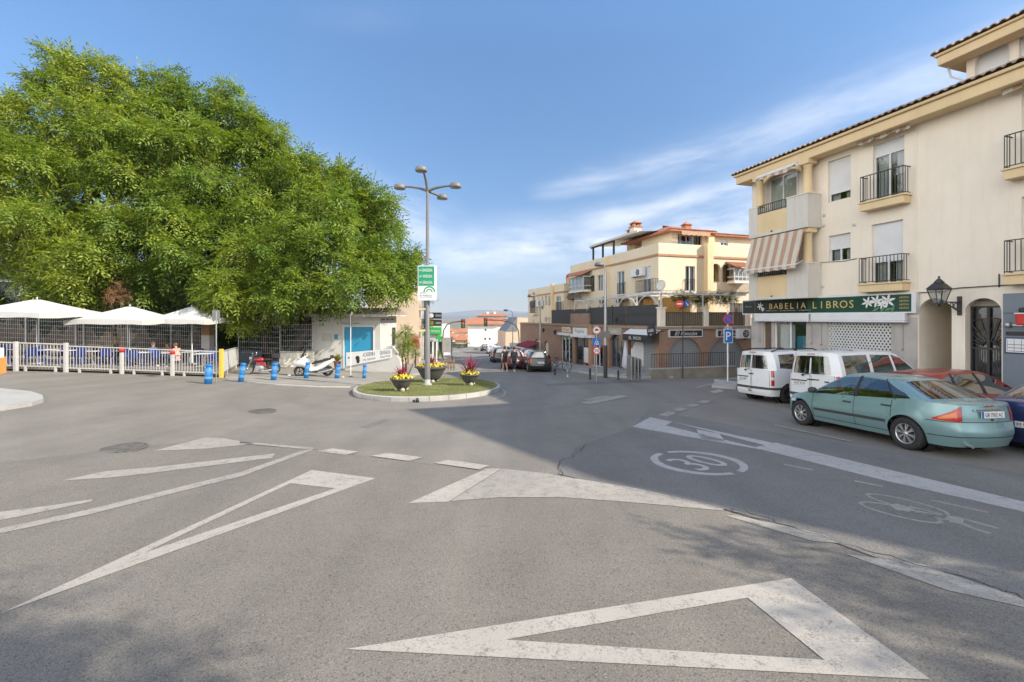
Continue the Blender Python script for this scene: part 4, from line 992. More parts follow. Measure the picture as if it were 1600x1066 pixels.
z0, z1_ = FL.z_(1000,533,-.5), FL.z_(1000,523,-.5); u0, u1 = FL.u_(976,-.5), FL.u_(1022,-.5)
b = MB(FL.M); b.plate([(0,0)],0,0) if False else None
v = [(u0,-.05,z1_+.35),(u1,-.05,z1_+.35),(u1,-.62,z1_),(u0,-.62,z1_)]; b.quad(*v); b.quad(*[(p[0],p[1],p[2]-.06) for p in v]); b.quad(v[0],v[3],(u0,-.62,z1_-.06),(u0,-.05,z1_+.29)); b.quad(v[1],v[2],(u1,-.62,z1_-.06),(u1,-.05,z1_+.29)); b.build('top_cloth', m_signw, aw)
b = MB(FL.M); b.box(u0,u1,-.66,-.621,z0-.03,z1_-.0); b.build('front_panel', m_signk, aw)
b = MB(FL.M); b.text('EL', u0+.95, -.664, (z0+z1_)/2-.02, .2, .3); b.text('RINCON', u0+1.75, -.664, (z0+z1_)/2-.02, .2, .85); b.build('lettering', m_signw, aw)
u, z = FL.uv(1018,518,-.75); ro = thing('round_sign', 'round black hanging sign with white script above the bar awning', 'sign', FL.at(u,-.75,z))
b = MB(FL.M); b.lathe([(0,-.04),(.42,-.04),(.45,-.02),(.45,.02),(.42,.04),(0,.04)],28,(u,-.75,z),axis='y'); b.bar((u+.2,-.72,z),(u+.2,-.02,z),.04); b.build('disc', m_signk, ro)
b = MB(FL.M); b.text('cafe', u, -.795, z+.08, .22, .55, shear=.3); b.text('bar', u, -.795, z-.18, .12, .2); b.build('lettering', m_signw, ro)
def flat_sign(fr, x0, x1, yt, yb, label, body, mb_, ml, cat='sign', shear=.35, border=None, y=-.09):
 u0, u1, z0, z1 = fr.rect(x0, x1, yt, yb, y)
 o = thing('shop_sign', label, cat, fr.at((u0+u1)/2, y, z0))
 b = MB(fr.M); b.box(u0,u1,y,-.003 if y < -.0 else .02,z0,z1); b.build('board', border or mb_, o)
 if border: b = MB(fr.M); b.box(u0+.1,u1-.06,y-.006,y-.0005,z0+.06,z1-.06); b.build('panel', mb_, o)
 if body:
  b = MB(fr.M); b.text(body, (u0+u1)/2, y-.009, (z0+z1)/2, (z1-z0)*.5, (u1-u0)*.66, shear=shear); b.build('lettering', ml, o)
 return o
flat_sign(FR,1045,1098,515,527,'black sign with white script over the left grey shuttered arch','El Rincón',m_signk,m_signw,border=m_alum)
flat_sign(FR,1120,1154,515,527,'black script sign over the right grey shuttered arch beside an air conditioner','El Rincón',m_signk,m_signw,border=m_alum)
m_bsign = mat('beige_board', (.36,.33,.27), .7, .1, 3)
flat_sign(FL,950,971,511,523,'beige stone name board over the glazed arch','~ joyas ~',m_bsign,m_signw)
flat_sign(FL,895,917,511,523,'white shop board with small grey print over the brown door','Regalos',m_signw,mat('grey_ink',(.25,.26,.3),.6,0),shear=0)
flat_sign(FL,878,891,511,519,'small cream shop board over the green display window','Flores',mat('cream_board',(.62,.48,.36),.7,.1,3),m_terra,shear=0)
def ac_unit(fr, x0, x1, yt, yb, label, depth=.35):
 u0,u1,z0,z1 = fr.rect(x0,x1,yt,yb,-depth)
 o = thing('air_conditioner', label, 'air conditioner', fr.at((u0+u1)/2,-depth,z0))
 b = MB(fr.M); b.box(u0,u1,-depth,-.06,z0,z1); b.build('casing', m_alum, o, bevel=.02)
 uc = u0+(u1-u0)*.62; zc = (z0+z1)/2; r = (z1-z0)*.40
 b = MB(fr.M); b.lathe([(0,-.012),(r,-.012),(r,-.001)],24,(uc,-depth,zc),axis='y'); fan = b.build('fan', m_black, o)
 b = MB(fr.M)
 for k in range(5): 
  th = 2*math.pi*k/5; b.poly([(uc+rr*math.cos(th+a),-depth-.014,zc+rr*math.sin(th+a)) for rr,a in ((.03,-.6),(r*.8,-.25),(r*.85,.25),(.04,.6))])
 b.build('fan_blades', m_galv, fan)
 b = MB(fr.M); b.bar((u0+.1,-depth+.04,z0-.04),(u0+.1,-.003,z0-.04),.04); b.bar((u1-.1,-depth+.04,z0-.04),(u1-.1,-.003,z0-.04),.04); b.build('bracket', m_galv, o)
 return o
ac_unit(FR,1154,1173,514,529,'white air conditioner beside the script sign on the brick front')
dk = thing('terrace_screen', 'dark reed screen panels round the roof terrace above the side street shops', 'fence', FL.at(0,0,BT))
b = MB(FL.M); zt = FL.z_(1028,476,.1)
for x0,x1 in ((923,956),(958,977),(979,1028)): 
 u0,u1 = FL.u_(x0,.1),FL.u_(x1,.1); b.box(u0,u1,.08,.11,BT+.05,zt); 
b.build('screen_panel', m_reed, dk)
b = MB(FL.M)
for x in (922,957,978): u = FL.u_(x,.1); b.box(u-.04,u+.04,.05,.13,BT,zt+.1)
b.build('post', m_iron, dk)
b = MB(FL.M); b.box(FL.u_(923,.1),FL.u_(1028,.1),.05,.0795,BT+.75,BT+.80); b.box(FL.u_(923,.1),FL.u_(1028,.1),.05,.0795,BT+.12,BT+.16); b.build('rail', m_iron, dk)
d2 = thing('planter_fence', 'low dark screen with clipped greenery at the far end of the terrace', 'fence', FL.at(FL.u_(880),0,BT))
b = MB(FL.M); b.box(FL.u_(862,.1),FL.u_(893,.1),.08,.11,BT,FL.z_(880,484,.1)); b.box(FL.u_(893,.1),FL.u_(922,.1),.12,.14,FL.z_(905,492),FL.z_(905,483)); b.build('screen_panel', m_reed, d2)
b = MB(FL.M); b.box(FL.u_(893),FL.u_(921),-.11,.35,BT-.3,FL.z_(905,490)); b.build('raised_brick_panel', m_brick, bw)
pr = []
for x, w_ in ((1033.5,.36),(1102,.3),(1167,.3)):
 u = FR.u_(x,.1); b = MB(FR.M); zt = FR.z_(x,482,.1); b.box(u-w_/2,u+w_/2,-.05,w_-.05,BT+.001,zt); b.box(u-w_/2-.05,u+w_/2+.05,-.1,w_,zt+.001,zt+.08); b.build('terrace_pier', m_cream, cb_)
for x0,x1,lab in ((1038,1099,'black iron railing with bamboo matting on the terrace above the left arch'),(1105,1164,'black iron railing with bamboo matting on the terrace above the right arch')):
 o = thing('terrace_railing', lab, 'railing', FR.at(FR.u_((x0+x1)/2,.1),.1,BT))
 zt = FR.z_((x0+x1)/2,488,.1); b = MB(FR.M); railing(b, FR, FR.u_(x0,.1)+.03,FR.u_(x1,.1)-.03,BT+.02,zt,.1,.14,.02); b.build('bars', m_iron, o)
 b = MB(FR.M); b.box(FR.u_(x0,.1)+.03,FR.u_(x1,.1)-.03,.17,.19,BT+.02,zt-.02); b.build('bamboo_matting', stripes_mat('bamboo_mat', 20, (.30,.24,.16), (.20,.16,.11), .9, axis=0), o)
 b = MB(FR.M); b.box(FR.u_(x0,.1),FR.u_(x1,.1),-.08,.22,BT+.0005,BT+.02); b.build('ledge', m_cream, o)
pg = thing('pergola', 'white metal pergola of arches and lattice over the terrace railings', 'pergola', FL.at(0,.3,BT))
zt = FR.z_(1032,459,.15)
b = MB(FL.M); k0 = -12.5
for i in range(5):
 u0 = k0+i*2.45; u1 = u0+2.45; 
 pp = [(p,.15,q) for p,q in arch_pts(u0+.05,u1-.05,zt-.75,.68,12)]
 for p_,q_ in zip(pp[:-1],pp[1:]): b.bar(p_,q_,.06)
 b.bar((u0,.15,BT+.1 if i in (2,4) else zt-.9),(u0,.15,zt),.07); b.bar((u0,.15,zt),(u0,2.7,zt),.06)
b.bar((k0,.15,zt),(0,.15,zt),.08); b.bar((k0,.15,zt+.14),(0,.15,zt+.14),.04); b.bar((k0,2.7,zt),(0,2.7,zt),.06)
for i in range(26): b.bar((k0+i*.48,.15,zt+.06),(k0+i*.48,2.7,zt+.06),.03)
b.build('arched_side', m_white, pg)
b = MB(FR.M); ue = FR.u_(1165,.15)
b.bar((0,.15,zt),(ue,.15,zt),.08); b.bar((0,.15,zt+.2),(ue,.15,zt+.2),.03)
for i in range(28):
 u = ue*i/27; b.bar((u,.15,zt+.03),(min(ue,u+.2),.15,zt+.19),.025)
for x in (1033,1098,1145): u = FR.u_(x,.15); b.bar((u,.15,BT+.1),(u,.15,zt),.075)
for i in range(12): b.bar((ue*i/11,.15,zt+.06),(ue*i/11,2.5,zt+.06),.035)
b.build('lattice_front', m_white, pg)
b = MB(FL.M); b.box(-5.4,-.2,2.4,2.45,BT+.3,zt-.1); b.build('back_blind', mat('amber_reed', (.45,.24,.06), .8, .25, 4), pg)
sat = thing('satellite_dish', 'round white satellite dish on the terrace corner post', 'dish', FR.at(.1,.3,zt))
u, z = FR.uv(1033,447,.3); c = FR.at(u,.3,z); Mr = Matrix.Translation(c) @ Matrix.Rotation(R(75),4,Vector((.8,-.4,0)).cross(Vector((0,0,1))).normalized())
b = MB(); b.lathe([(0,0),(.2,.02),(.36,.08),(.37,.09),(.2,.04),(0,.02)],20,M=Matrix.Translation(c) @ Vector((-.75,-.6,.25)).to_track_quat('Z','Y').to_matrix().to_4x4()); b.build('reflector', m_offw, sat)
b = MB(); b.tube([c-Vector((0,0,.1)),FR.at(u,.3,zt-.3)],.025,8); b.build('mast', m_galv, sat)
K2 = FR.sub(2.06, 3.0); FUL = Fr(*K2, -AX, -AY); FUR = Fr(*K2, BX, BY)
PT = FUL.z_(1029,379.4); ZT = FUL.z_(1029,397)
UL = FUL.u_(891); URR = FUR.u_(1200)
l1 = FUL.rect(921,929,431,456); l2 = FUL.rect(933,942,430,455); l3 = FUL.rect(964.5,975.5,424,461); l4 = FUL.rect(1004,1017,417,457)
r1 = FUR.rect(1071,1086,416,455); r2 = (*FUR.rect(1112,1126,412,440), .75*0+FUR.u_(1126)*0+.33); r3 = (*FUR.rect(1129,1143,413,441), .33)
gl_a = [(FUL.u_(x0), FUL.u_(x1), BT, FUL.z_((x0+x1)/2,yt), .6) for x0,x1,yt in ((935,951,464),(960,985,462),(990,1022,460))]
b = MB(FUL.M); wall_grid(b, UL, 0, BT-.3, PT, [l1,l2,l3,l4]+gl_a, .22)
b.quad((UL,0,BT-.3),(UL,9,BT-.3),(UL,9,PT),(UL,0,PT)); b.M = FUR.M
gr_b = FUR.rect(1140,1166,474,492)
wall_grid(b, 0, URR, BT-.3, PT, [r1,r2,r3,gr_b], .22); b.quad((URR,0,BT-.3),(URR,9,BT-.3),(URR,9,PT),(URR,0,PT)); b.M = FUL.M
b.quad((UL,0,ZT),(0,0,ZT),(0,12,ZT),(UL,12,ZT))
for (u0,u1,y0,y1) in ((UL,0,.25,.25),): b.quad((u0,y0,ZT),(u1,y0,ZT),(u1,y1,PT),(u0,y1,PT))
b.quad((UL,0,PT),(0,0,PT),(0,.25,PT),(UL,.25,PT)); b.M = FUR.M; b.quad((0,.25,ZT),(URR,.25,ZT),(URR,.25,PT),(0,.25,PT)); b.quad((0,0,PT),(URR,0,PT),(URR,.25,PT),(0,.25,PT))
uw = b.build('upper_wall', m_yellow, cb_)
m_tline = mat('terracotta_moulding', (.40,.22,.13), .9, .12, 3)
b = MB(FUL.M); b.box(UL-.05,.07,-.07,-.001,ZT-.12,ZT+.03); b.M = FUR.M; b.box(.002,URR,-.07,-.001,ZT-.12,ZT+.03); b.build('moulding', m_tline, uw)
b = MB(FUL.M); b.box(FUL.u_(947),FUL.u_(953),-.05,-.0005,BT,PT+.0); b.build('pilaster', m_ochre, uw); b = MB(FUR.M); b.box(FUR.u_(1099),FUR.u_(1108),-.45,-.0005,BT,PT+.1); b.build('pilaster', m_ochre, uw)
window(uw, FUL, *l1, y=.1, blind=0, mull=1, m_frame=m_iron); window(uw, FUL, *l2, y=.1, blind=.0, mull=1); window(uw, FUL, *l3, y=.1, mull=1); window(uw, FUL, *l4, y=.1, blind=.45, mull=1)
window(uw, FUR, *r1, y=.1, mull=1)
for h in (r2, r3, *gl_a):
 fr = FUR if h in (r2, r3) else FUL
 b = MB(fr.M); b.quad((h[0]-.3,.9,h[2]-.2),(h[1]+.3,.9,h[2]-.2),(h[1]+.3,.9,h[3]+.3),(h[0]-.3,.9,h[3]+.3)); b.box(h[0]+.1,h[1]-.1,.85,.88,h[2],h[3]-.3); b.build('loggia_wall', m_ochre, uw)
window(uw, FUR, gr_b[0],gr_b[1],gr_b[2],gr_b[3], .1, mull=2, m_frame=m_wood)
def balc(par, fr, x0, x1, yt, yb, dep=.5):
 u0,u1,z0,z1 = fr.rect(x0,x1,yt,yb,-dep); b = MB(fr.M); b.box(u0-.03,u1+.03,-dep-.03,-.002,z0-.1,z0); o = b.build('balcony', m_cream, par); g = MB(fr.M); railing(g, fr, u0,u1,z0+.001,z1,-dep+.02,.12,.02,dep-.03); g.build('railing', m_iron, o)
balc(uw, FUL, 993,1021,437,457); balc(uw, FUL, 964,976,442,460,.12); balc(uw, FUR, 1071,1086,436,455,.12)
def bay(par, fr, x0, x1, yt, yb, dep, ytile, ybal):
 u0,u1,z0,z1 = fr.rect(x0,x1,yt,yb,-dep)
 b = MB(fr.M); n = 4
 for i in range(n+1): u = u0+(u1-u0)*i/n; b.box(u-.035,u+.035,-dep,-dep+.07,z0,z1)
 for z in (z0, z0+(z1-z0)*.3, z1-.08): b.box(u0-.02,u1+.02,-dep-.005,-dep+.06,z,z+.08); b.box(u0-.02,u0+.04,-dep+.061,-.002,z,z+.08); b.box(u1-.04,u1+.02,-dep+.061,-.002,z,z+.08)
 o = b.build('bay_window', m_white, par)
 g = MB(fr.M); g.quad((u0,-dep+.03,z0),(u1,-dep+.03,z0),(u1,-dep+.03,z1),(u0,-dep+.03,z1)); g.quad((u0,-dep+.03,z0),(u0,0,z0),(u0,0,z1),(u0,-dep+.03,z1)); g.quad((u1,-dep+.03,z0),(u1,0,z0),(u1,0,z1),(u1,-dep+.03,z1)); g.build('pane', m_glass, o)
 c = MB(fr.M); c.quad((u0+.1,-dep+.15,z0),(u1-.1,-dep+.15,z0),(u1-.1,-dep+.15,z1-.3),(u0+.1,-dep+.15,z1-.3)); c.build('curtain', m_curt, o)
 zz = fr.z_((x0+x1)/2, ytile, -dep-.2); r = MB(fr.M); tile_roof_edge(r, fr, u0-.2, u1+.2, -dep-.3, z1+.02, .45, dep+.28, .22, .07); r.build('tile_hood', m_terra, o)
 s = MB(fr.M); s.box(u0-.03,u1+.03,-dep-.03,-.001,z0-.12,z0-.001); s.build('slab', m_cream, o)
 zb = fr.z_((x0+x1)/2, ybal, -dep); g2 = MB(fr.M)
 n = int((u1-u0)/.12)
 for i in range(n+1):
  u = u0+(u1-u0)*i/n; pp = [(u,-dep-.02,z0-.13),(u,-dep-.26,z0-.5),(u,-dep-.1,zb+.05),(u,-.02,zb-.1)]
  for p_,q_ in zip(pp[:-1],pp[1:]): g2.bar(p_,q_,.022)
 g2.build('iron_basket', m_iron, o)
bay(uw, FUL, 889,911,433,455,.8,430,468); bay(uw, FUR, 1148,1172,419,440,.7,414,458)
ac_unit(FUL,985,1003,420,432,'pair of white air conditioner fans on the yellow upper wall')
b = MB(FUL.M); z = FUL.z_(876,433,.5); b.bar((UL-1.9,.5,z),(UL,.5,z+.2),.16); b.bar((UL-1.8,.5,z),(UL-1.8,.5,z-1.3),.22); b.build('red_beam', m_terra, uw)
K3 = FUR.sub(2.75, 2.3); FPL = Fr(*K3, -AX, -AY); FPR = Fr(*K3, BX, BY)
EV = FPL.z_(1050,360); UL3 = FPL.u_(1003); UP = FPR.u_(1103); UP2 = FPR.u_(1200)
hp = FPR.rect(1059,1098,366,386); hw = FPR.rect(1126,1138,373,384)
b = MB(FPL.M); wall_grid(b, UL3, 0, ZT-.2, EV, [], .2); b.M = FPR.M; wall_grid(b, 0, UP2, ZT-.2, EV, [hp, hw], .25); b.quad((UP2,0,ZT),(UP2,7,ZT),(UP2,7,EV),(UP2,0,EV)); b.M = FPL.M; b.quad((UL3,0,ZT),(UL3,7,ZT),(UL3,7,EV),(UL3,0,EV))
pw = b.build('penthouse_wall', m_yellow, cb_)
b = MB(FPR.M); b.box(UP,UP+.55,-.3,-.001,ZT,EV); b.build('pilaster', m_ochre, pw)
window(pw, FPR, *hp, y=.5, mull=3, curtain=True); window(pw, FPR, *hw, y=.12, blind=.5)
r = MB(FPR.M); e = EV+1.1; ul_ = 7.2
def hip(u0,u1,y0,y1,z,rise,inset):
 um0, um1 = u0+inset, u1-inset; ym = (y0+y1)/2
 r.quad((u0,y0,z),(u1,y0,z),(um1,ym,z+rise),(um0,ym,z+rise)); r.quad((u0,y1,z),(u1,y1,z),(um1,ym,z+rise),(um0,ym,z+rise)); r.poly([(u0,y0,z),(u0,y1,z),(um0,ym,z+rise)]); r.poly([(u1,y0,z),(u1,y1,z),(um1,ym,z+rise)])
 r.box(u0,u1,y0,y1,z-.12,z-.004)
hip(-.5,UP+.6,-.55,6.5,EV,1.05,2.4); hip(UP+.2,UP2+.4,-.42,6.0,EV-.12,.75,1.6)
tile_roof_edge(r, FPR, -.5, UP+.6, -.58, EV+.005, .30, .5, .26, .07); tile_roof_edge(r, FPR, UP+.65, UP2, -.45, EV-.115, .22, .5, .26, .07)
r.build('penthouse_roof', m_terra, cb_)
a = MB(FPR.M); n = 12; u0, u1 = hp[0]-.1, hp[1]+.2
for i in range(n): a.quad((u0+(u1-u0)*i/n,-.6,EV-.1),(u0+(u1-u0)*(i+1)/n,-.6,EV-.1),(u0+(u1-u0)*(i+1)/n,-.62,EV-.42+.05*(i%2)),(u0+(u1-u0)*i/n,-.62,EV-.42+.05*((i+1)%2)))
a.build('awning_valance', m_awn, pw)
for x, yt, y_, s_ in ((993,346,3.6,.36),(986,357,4.6,.28)):
 u, z = FUL.uv(x, yt+4, y_); b = MB(FUL.M); b.box(u-s_,u+s_,y_-s_,y_+s_,ZT,z-.35); co = b.build('chimney', m_yellow, cb_)
 b = MB(FUL.M); b.box(u-s_-.08,u+s_+.08,y_-s_-.08,y_+s_+.08,z-.349,z-.22)
 for a_ in (-1,1):
  for c_ in (-1,1): b.box(u+a_*s_*.75-.07,u+a_*s_*.75+.07,y_+c_*s_*.75-.07,y_+c_*s_*.75+.07,z-.219,z+.02)
 b.add([(u-s_-.1,y_-s_-.1,z+.021),(u+s_+.1,y_-s_-.1,z+.021),(u+s_+.1,y_+s_+.1,z+.021),(u-s_-.1,y_+s_+.1,z+.021),(u,y_,z+.32)],[(0,1,4),(1,2,4),(2,3,4),(3,0,4),(0,3,2,1)]); b.build('chimney_pot', m_terra, co)
u, z = FPR.uv(1073,352,2.6); b = MB(FPR.M); b.box(u-.3,u+.3,2.4,2.9,EV+.6,z); b.add([(u-.4,2.3,z),(u+.4,2.3,z),(u+.4,3,z),(u-.4,3,z),(u,2.65,z+.3)],[(0,1,4),(1,2,4),(2,3,4),(3,0,4),(0,3,2,1)]); b.build('chimney', m_terra, cb_)
u, z = FPR.uv(1087,338,3); ao = thing('television_aerial', 'thin aerial mast on the penthouse ridge', 'aerial', FPR.at(u,3,EV+.9)); b = MB(FPR.M); b.bar((u,3,EV+.8),(u,3,z),.03); b.bar((u-.5,3,z-.15),(u+.4,3,z-.1),.02)
for k in range(5): b.bar((u-.4+.18*k,2.8,z-.13),(u-.4+.18*k,3.2,z-.13),.015)
b.build('mast', m_galv, ao)
u0, u1 = FUL.u_(925,1.2), FUL.u_(1000,1.2); rc = thing('roof_canopy', 'white roofed canopy on dark posts on the upper roof terrace', 'canopy', FUL.at(u0,1.2,ZT))
zL = FUL.z_(959,375,1.2); zl2 = FUL.z_(927,387,1.2)
b = MB(FUL.M); um = FUL.u_(959,1.2)
for x in (927,942,959): u = FUL.u_(x,1.2); b.bar((u,1.2,ZT),(u,1.2,zl2+(zL-zl2)*(x-927)/32*.0+.0),.14)
b.bar((FUL.u_(924,1.2),1.2,zl2),(um,1.2,zl2),.16); b.build('posts', m_iron, rc)
b = MB(FUL.M); b.quad((FUL.u_(924,1.2),1.0,zl2+.1),(u1,1.0,zl2+.1),(u1,4.2,zl2+.32),(FUL.u_(924,1.2),4.2,zl2+.32)); b.box(FUL.u_(924,1.2),u1,.95,1.05,zl2+.02,zl2+.2); b.build('roof_sheet', m_white, rc)
m_leaf = None
KF = W(881,HY,44.0); FF = Fr(KF.x, KF.y, -AX, -AY); FF2 = Fr(KF.x, KF.y, BX, BY)
fb = thing('yellow_house', 'yellow flats further down the street with arched windows and a small iron balcony', 'building', on(KF.x,KF.y))
TF = FF.z_(875,444); u0 = FF.u_(825)
hs = [FF.rect(x0,x1,yt,yb) for x0,x1,yt,yb in ((832,836,457,482),(846,849,464,484),(851.5,855,463,478),(856.5,860,463,478),(869,876,463,486),(833,836,500,512),(851,855,496,504),(857,860,496,504))]
b = MB(FF.M); wall_grid(b, u0, 0, -1, TF, hs, .2); b.quad((u0,0,-1),(u0,10,-1),(u0,10,TF),(u0,0,TF)); b.quad((u0,0,TF),(0,0,TF),(0,10,TF),(u0,10,TF)); b.M = FF2.M; b.quad((0,0,-1),(8,0,-1),(8,0,TF),(0,0,TF)); fw_ = b.build('wall', m_yellow, fb)
b = MB(FF.M); b.box(u0-.05,.05,-.06,-.001,TF-.9,TF-.75); b.M = FF2.M; b.box(.002,8,-.06,-.001,TF-.9,TF-.75); b.build('moulding', m_tline, fw_)
b = MB(FF.M); b.box(FF.u_(863),FF.u_(866),-.2,-.0005,-1,TF+.15); b.build('pilaster', m_ochre, fw_)
for h in hs: window(fw_, FF, *h, y=.1, mull=1, blind=random.choice((0,.4)))
for x0,x1,yt,yb in ((828,836,470,490),(868,877,472,489)):
 u_0,u_1,z0,z1 = FF.rect(x0,x1,yt,yb,-.4); b = MB(FF.M); b.box(u_0,u_1,-.42,-.002,z0-.12,z0); bo = b.build('balcony', m_cream, fw_); g = MB(FF.M); railing(g, FF, u_0,u_1,z0,z1,-.38,.15,.03,.36); g.build('railing', m_iron, bo)
ac_unit(FF,825,829.5,472,478,'small air conditioner at the far end of the yellow flats')
ac_unit(FF,838,845,469,479,'dark air conditioner next to a narrow window of the far yellow flats')
YW = -1.75
rw = thing('retaining_wall', 'low concrete retaining wall with a thin iron rail in front of the grey shutters', 'wall', FR.at(FR.u_(1080,YW),YW,gz(11,26.5)))
u0, u1 = FR.u_(1018,YW), FR.u_(1150,YW)
b = MB(FR.M); n = 12
for i in range(n):
 p, q = u0+(u1-u0)*i/n, u0+(u1-u0)*(i+1)/n
 zt0 = FR.z_(1018,578,YW)+(FR.z_(1148,573,YW)-FR.z_(1018,578,YW))*i/n; zt1 = FR.z_(1018,578,YW)+(FR.z_(1148,573,YW)-FR.z_(1018,578,YW))*(i+1)/n
 v = [(p,YW,-3),(q,YW,-3),(q,YW,zt1),(p,YW,zt0),(p,YW+.22,-3),(q,YW+.22,-3),(q,YW+.22,zt1),(p,YW+.22,zt0)]
 b.add(v, [(0,1,2,3),(4,7,6,5),(3,2,6,7)]+([(0,3,7,4)] if i == 0 else [])+([(1,5,6,2)] if i == n-1 else []))
b.build('wall', mat('stained_concrete', (.27,.245,.20), .95, .2, 1.4, dirt=.4, fine=.3), rw)
b = MB(FR.M); b.bar((u0-.03,YW+.11,FR.z_(1018,578,YW)+.03),(u1,YW+.11,FR.z_(1148,573,YW)+.03),.3,.06); b.build('coping', m_conc, rw)
b = MB(FR.M); zz = FR.z_(1018,578,YW)+.07; z2 = FR.z_(1148,573,YW)+.07; n = 36
for i in range(n+1):
 u = u0+.1+(u1-u0-.1)*i/n; z = zz+(z2-zz)*i/n; b.box(u-.01,u+.01,YW+.1,YW+.12,z,z+.8)
b.bar((u0+.1,YW+.11,zz+.8),(u1,YW+.11,z2+.8),.035); b.build('rail', m_iron, rw)
b = MB(FR.M); 
pv = [FR.sub(0-.4,YW+.2), FR.sub(UR,YW+.2), FR.sub(UR,.0), FR.sub(0,.0)]
def flat_slab(name, pts, z, m): 
 mb = MB(); mb.prism([tuple(p) for p in pts], z-1.5, z); return struct(mb.build(name, m, origin=Vector((0,0,0))))
flat_slab('landing', pv, FR.z_(1080,577,YW)-.25, m_pave)
slab('pavement', [FL.sub(-27.4,-.001), FL.sub(-.0,-.001), FL.sub(1.6,-.4), FL.sub(1.5,-2.4), FL.sub(-1.5,-3.3), FL.sub(-9,-3.2), FL.sub(-27.4,-2.6)], .15)
kerb_line([FL.sub(1.6,-.3), FL.sub(1.52,-2.5), FL.sub(-1.5,-3.45), FL.sub(-9,-3.35), FL.sub(-27.4,-2.75)], .15)
# ================================================================ grass island, lamp, planters
ic = (G(545,613)+G(781,611))/2; IA = (G(781,611)-G(545,613)).length/2-.02
front = G(664,628); back = G(664,591,.16)
icy = (front.y+back.y)/2; IB = (back.y-front.y)/2
def ell(k, n, f=1.0): th = 2*math.pi*k/n; return (ic.x+IA*f*math.cos(th), icy+IB*f*math.sin(th))
N_ = 64
struct(sheet('grass_island', [ell(k,N_,.955) for k in range(N_)], mat('island_turf', (.155,.165,.055), 1.0, .3, 1.1, fine=.5, bmp=.6, bscale=150), .185, thick=.3))
mb = MB(); n = 28
for k in range(n):
 for j in range(1):
  k0, k1 = k+.012, k+.988; v = []
  for f_, zz in ((1.0,-.1),(.945,-.1),(.945,.17),(.985,.17),(1.0,.15)):
   for kk in (k0, (k0+k1)/2, k1):
    x, y = ell(kk, n, f_); v.append((x, y, gz(x,y)+zz))
  fs = []
  for i in range(5):
   for q in range(2): fs.append((i*3+q, i*3+q+1, ((i+1)%5)*3+q+1, ((i+1)%5)*3+q))
  fs += [(0,3,6,9,12),(2,14,11,8,5)]; mb.add(v, fs)
struct(mb.build('island_kerb', m_kerb))
rng = np.random.default_rng(3)
nb = 26000; rr = np.sqrt(rng.random(nb))*.94; th = rng.random(nb)*2*np.pi
bx = ic.x+IA*rr*np.cos(th); by = icy+IB*rr*np.sin(th); bz = np.array([gz(a,b) for a,b in zip(bx,by)])+.185
an = rng.random(nb)*np.pi; h = .02+.03*rng.random(nb); w = .006
dx = np.cos(an)*w; dy = np.sin(an)*w; lx_ = rng.normal(0,.012,nb); ly_ = rng.normal(0,.012,nb)
vv = np.stack([np.stack([bx-dx,by-dy,bz],1), np.stack([bx+dx,by+dy,bz],1), np.stack([bx+lx_,by+ly_,bz+h],1)],1).reshape(-1,3)
me = bpy.data.meshes.new('grass'); me.from_pydata(vv.tolist(), [], [(3*i,3*i+1,3*i+2) for i in range(nb)]); me.materials.append(mat('grass_blade', (.20,.215,.07), .9, .3, .9)); go = bpy.data.objects.new('grass', me); COL.objects.link(go)
tag(go, 'short green turf covering the oval traffic island', 'grass', kind='stuff')
def on_island(px, py): 
 p = G(px, py, .185); return p
lp = on_island(668,602)
st = thing('street_lamp', 'tall grey street lamp with curved arms standing on the grass island', 'street lamp', lp)
H = EYE+(HY-276)/F*lp.y-lp.z
b = MB(); b.tube([lp+Vector((0,0,.0)),lp+Vector((0,0,2.2)),lp+Vector((0,0,2.25)),lp+Vector((0,0,H-.35))],[.125,.115,.095,.062],16); b.build('pole', m_lampgr, st)
b = MB(); b.lathe([(.0,.0),(.2,.0),(.2,.05),(.13,.09),(.13,.26),(.0,.26)],16,lp); b.build('base_collar', m_conc, st)
zt = lp.z+H
def arm(dirv, out, rise, name='arm'):
 pts = [lp+Vector((0,0,H-.64)), lp+Vector((0,0,H-.64))+dirv*out*.35+Vector((0,0,rise*.62)), lp+Vector((0,0,H-.64))+dirv*out*.7+Vector((0,0,rise*.92)), lp+Vector((0,0,H-.64))+dirv*out+Vector((0,0,rise))]
 b = MB(); b.tube(pts,[.065,.06,.05,.04],10); return b.build(name, m_lampgr, st), pts[-1]
heads = []
for dv, out, rise in ((Vector((-1,.1,0)).normalized(),1.05,.22),(Vector((1,-.1,0)).normalized(),1.05,.20),(Vector((-.1,-1,0)).normalized(),.7,.66),(Vector((.5,1,0)).normalized(),.9,.0)):
 a, e = arm(dv, out, rise); c = e+dv*.22
 b = MB(); b.lathe([(0,.12),(.15,.115),(.22,.08),(.25,.02),(.255,-.07),(.245,-.09)],20,c); ho = b.build('lamp_head', mat('lamp_head_grey',(.17,.165,.15),.5,.1,4), st)
 b = MB(); b.lathe([(.235,-.085),(.12,-.11),(0,-.12)],20,c); b.build('diffuser', mat('opal_diffuser',(.26,.25,.22),.3,.05,4), ho)
bd = lp.y
u0, u1 = (654-CX)/F*bd, (683-CX)/F*bd; zb, zt2 = EYE+(HY-470)/F*bd, EYE+(HY-416)/F*bd
bn = thing('banner_sign', 'green and white public notice board with arch emblem on the lamp pole', 'sign', (lp.x,lp.y,zb))
yb = lp.y-.12
b = MB(); b.box(u0,u1,yb-.06,yb,zb,zt2); b.build('board', m_signw, bn, bevel=.005)
zg = zt2-(zt2-zb)*.58; m_gr = mat('emblem_green',(.0,.26,.12),.45,.05,3); ug = u0+(u1-u0)*.88
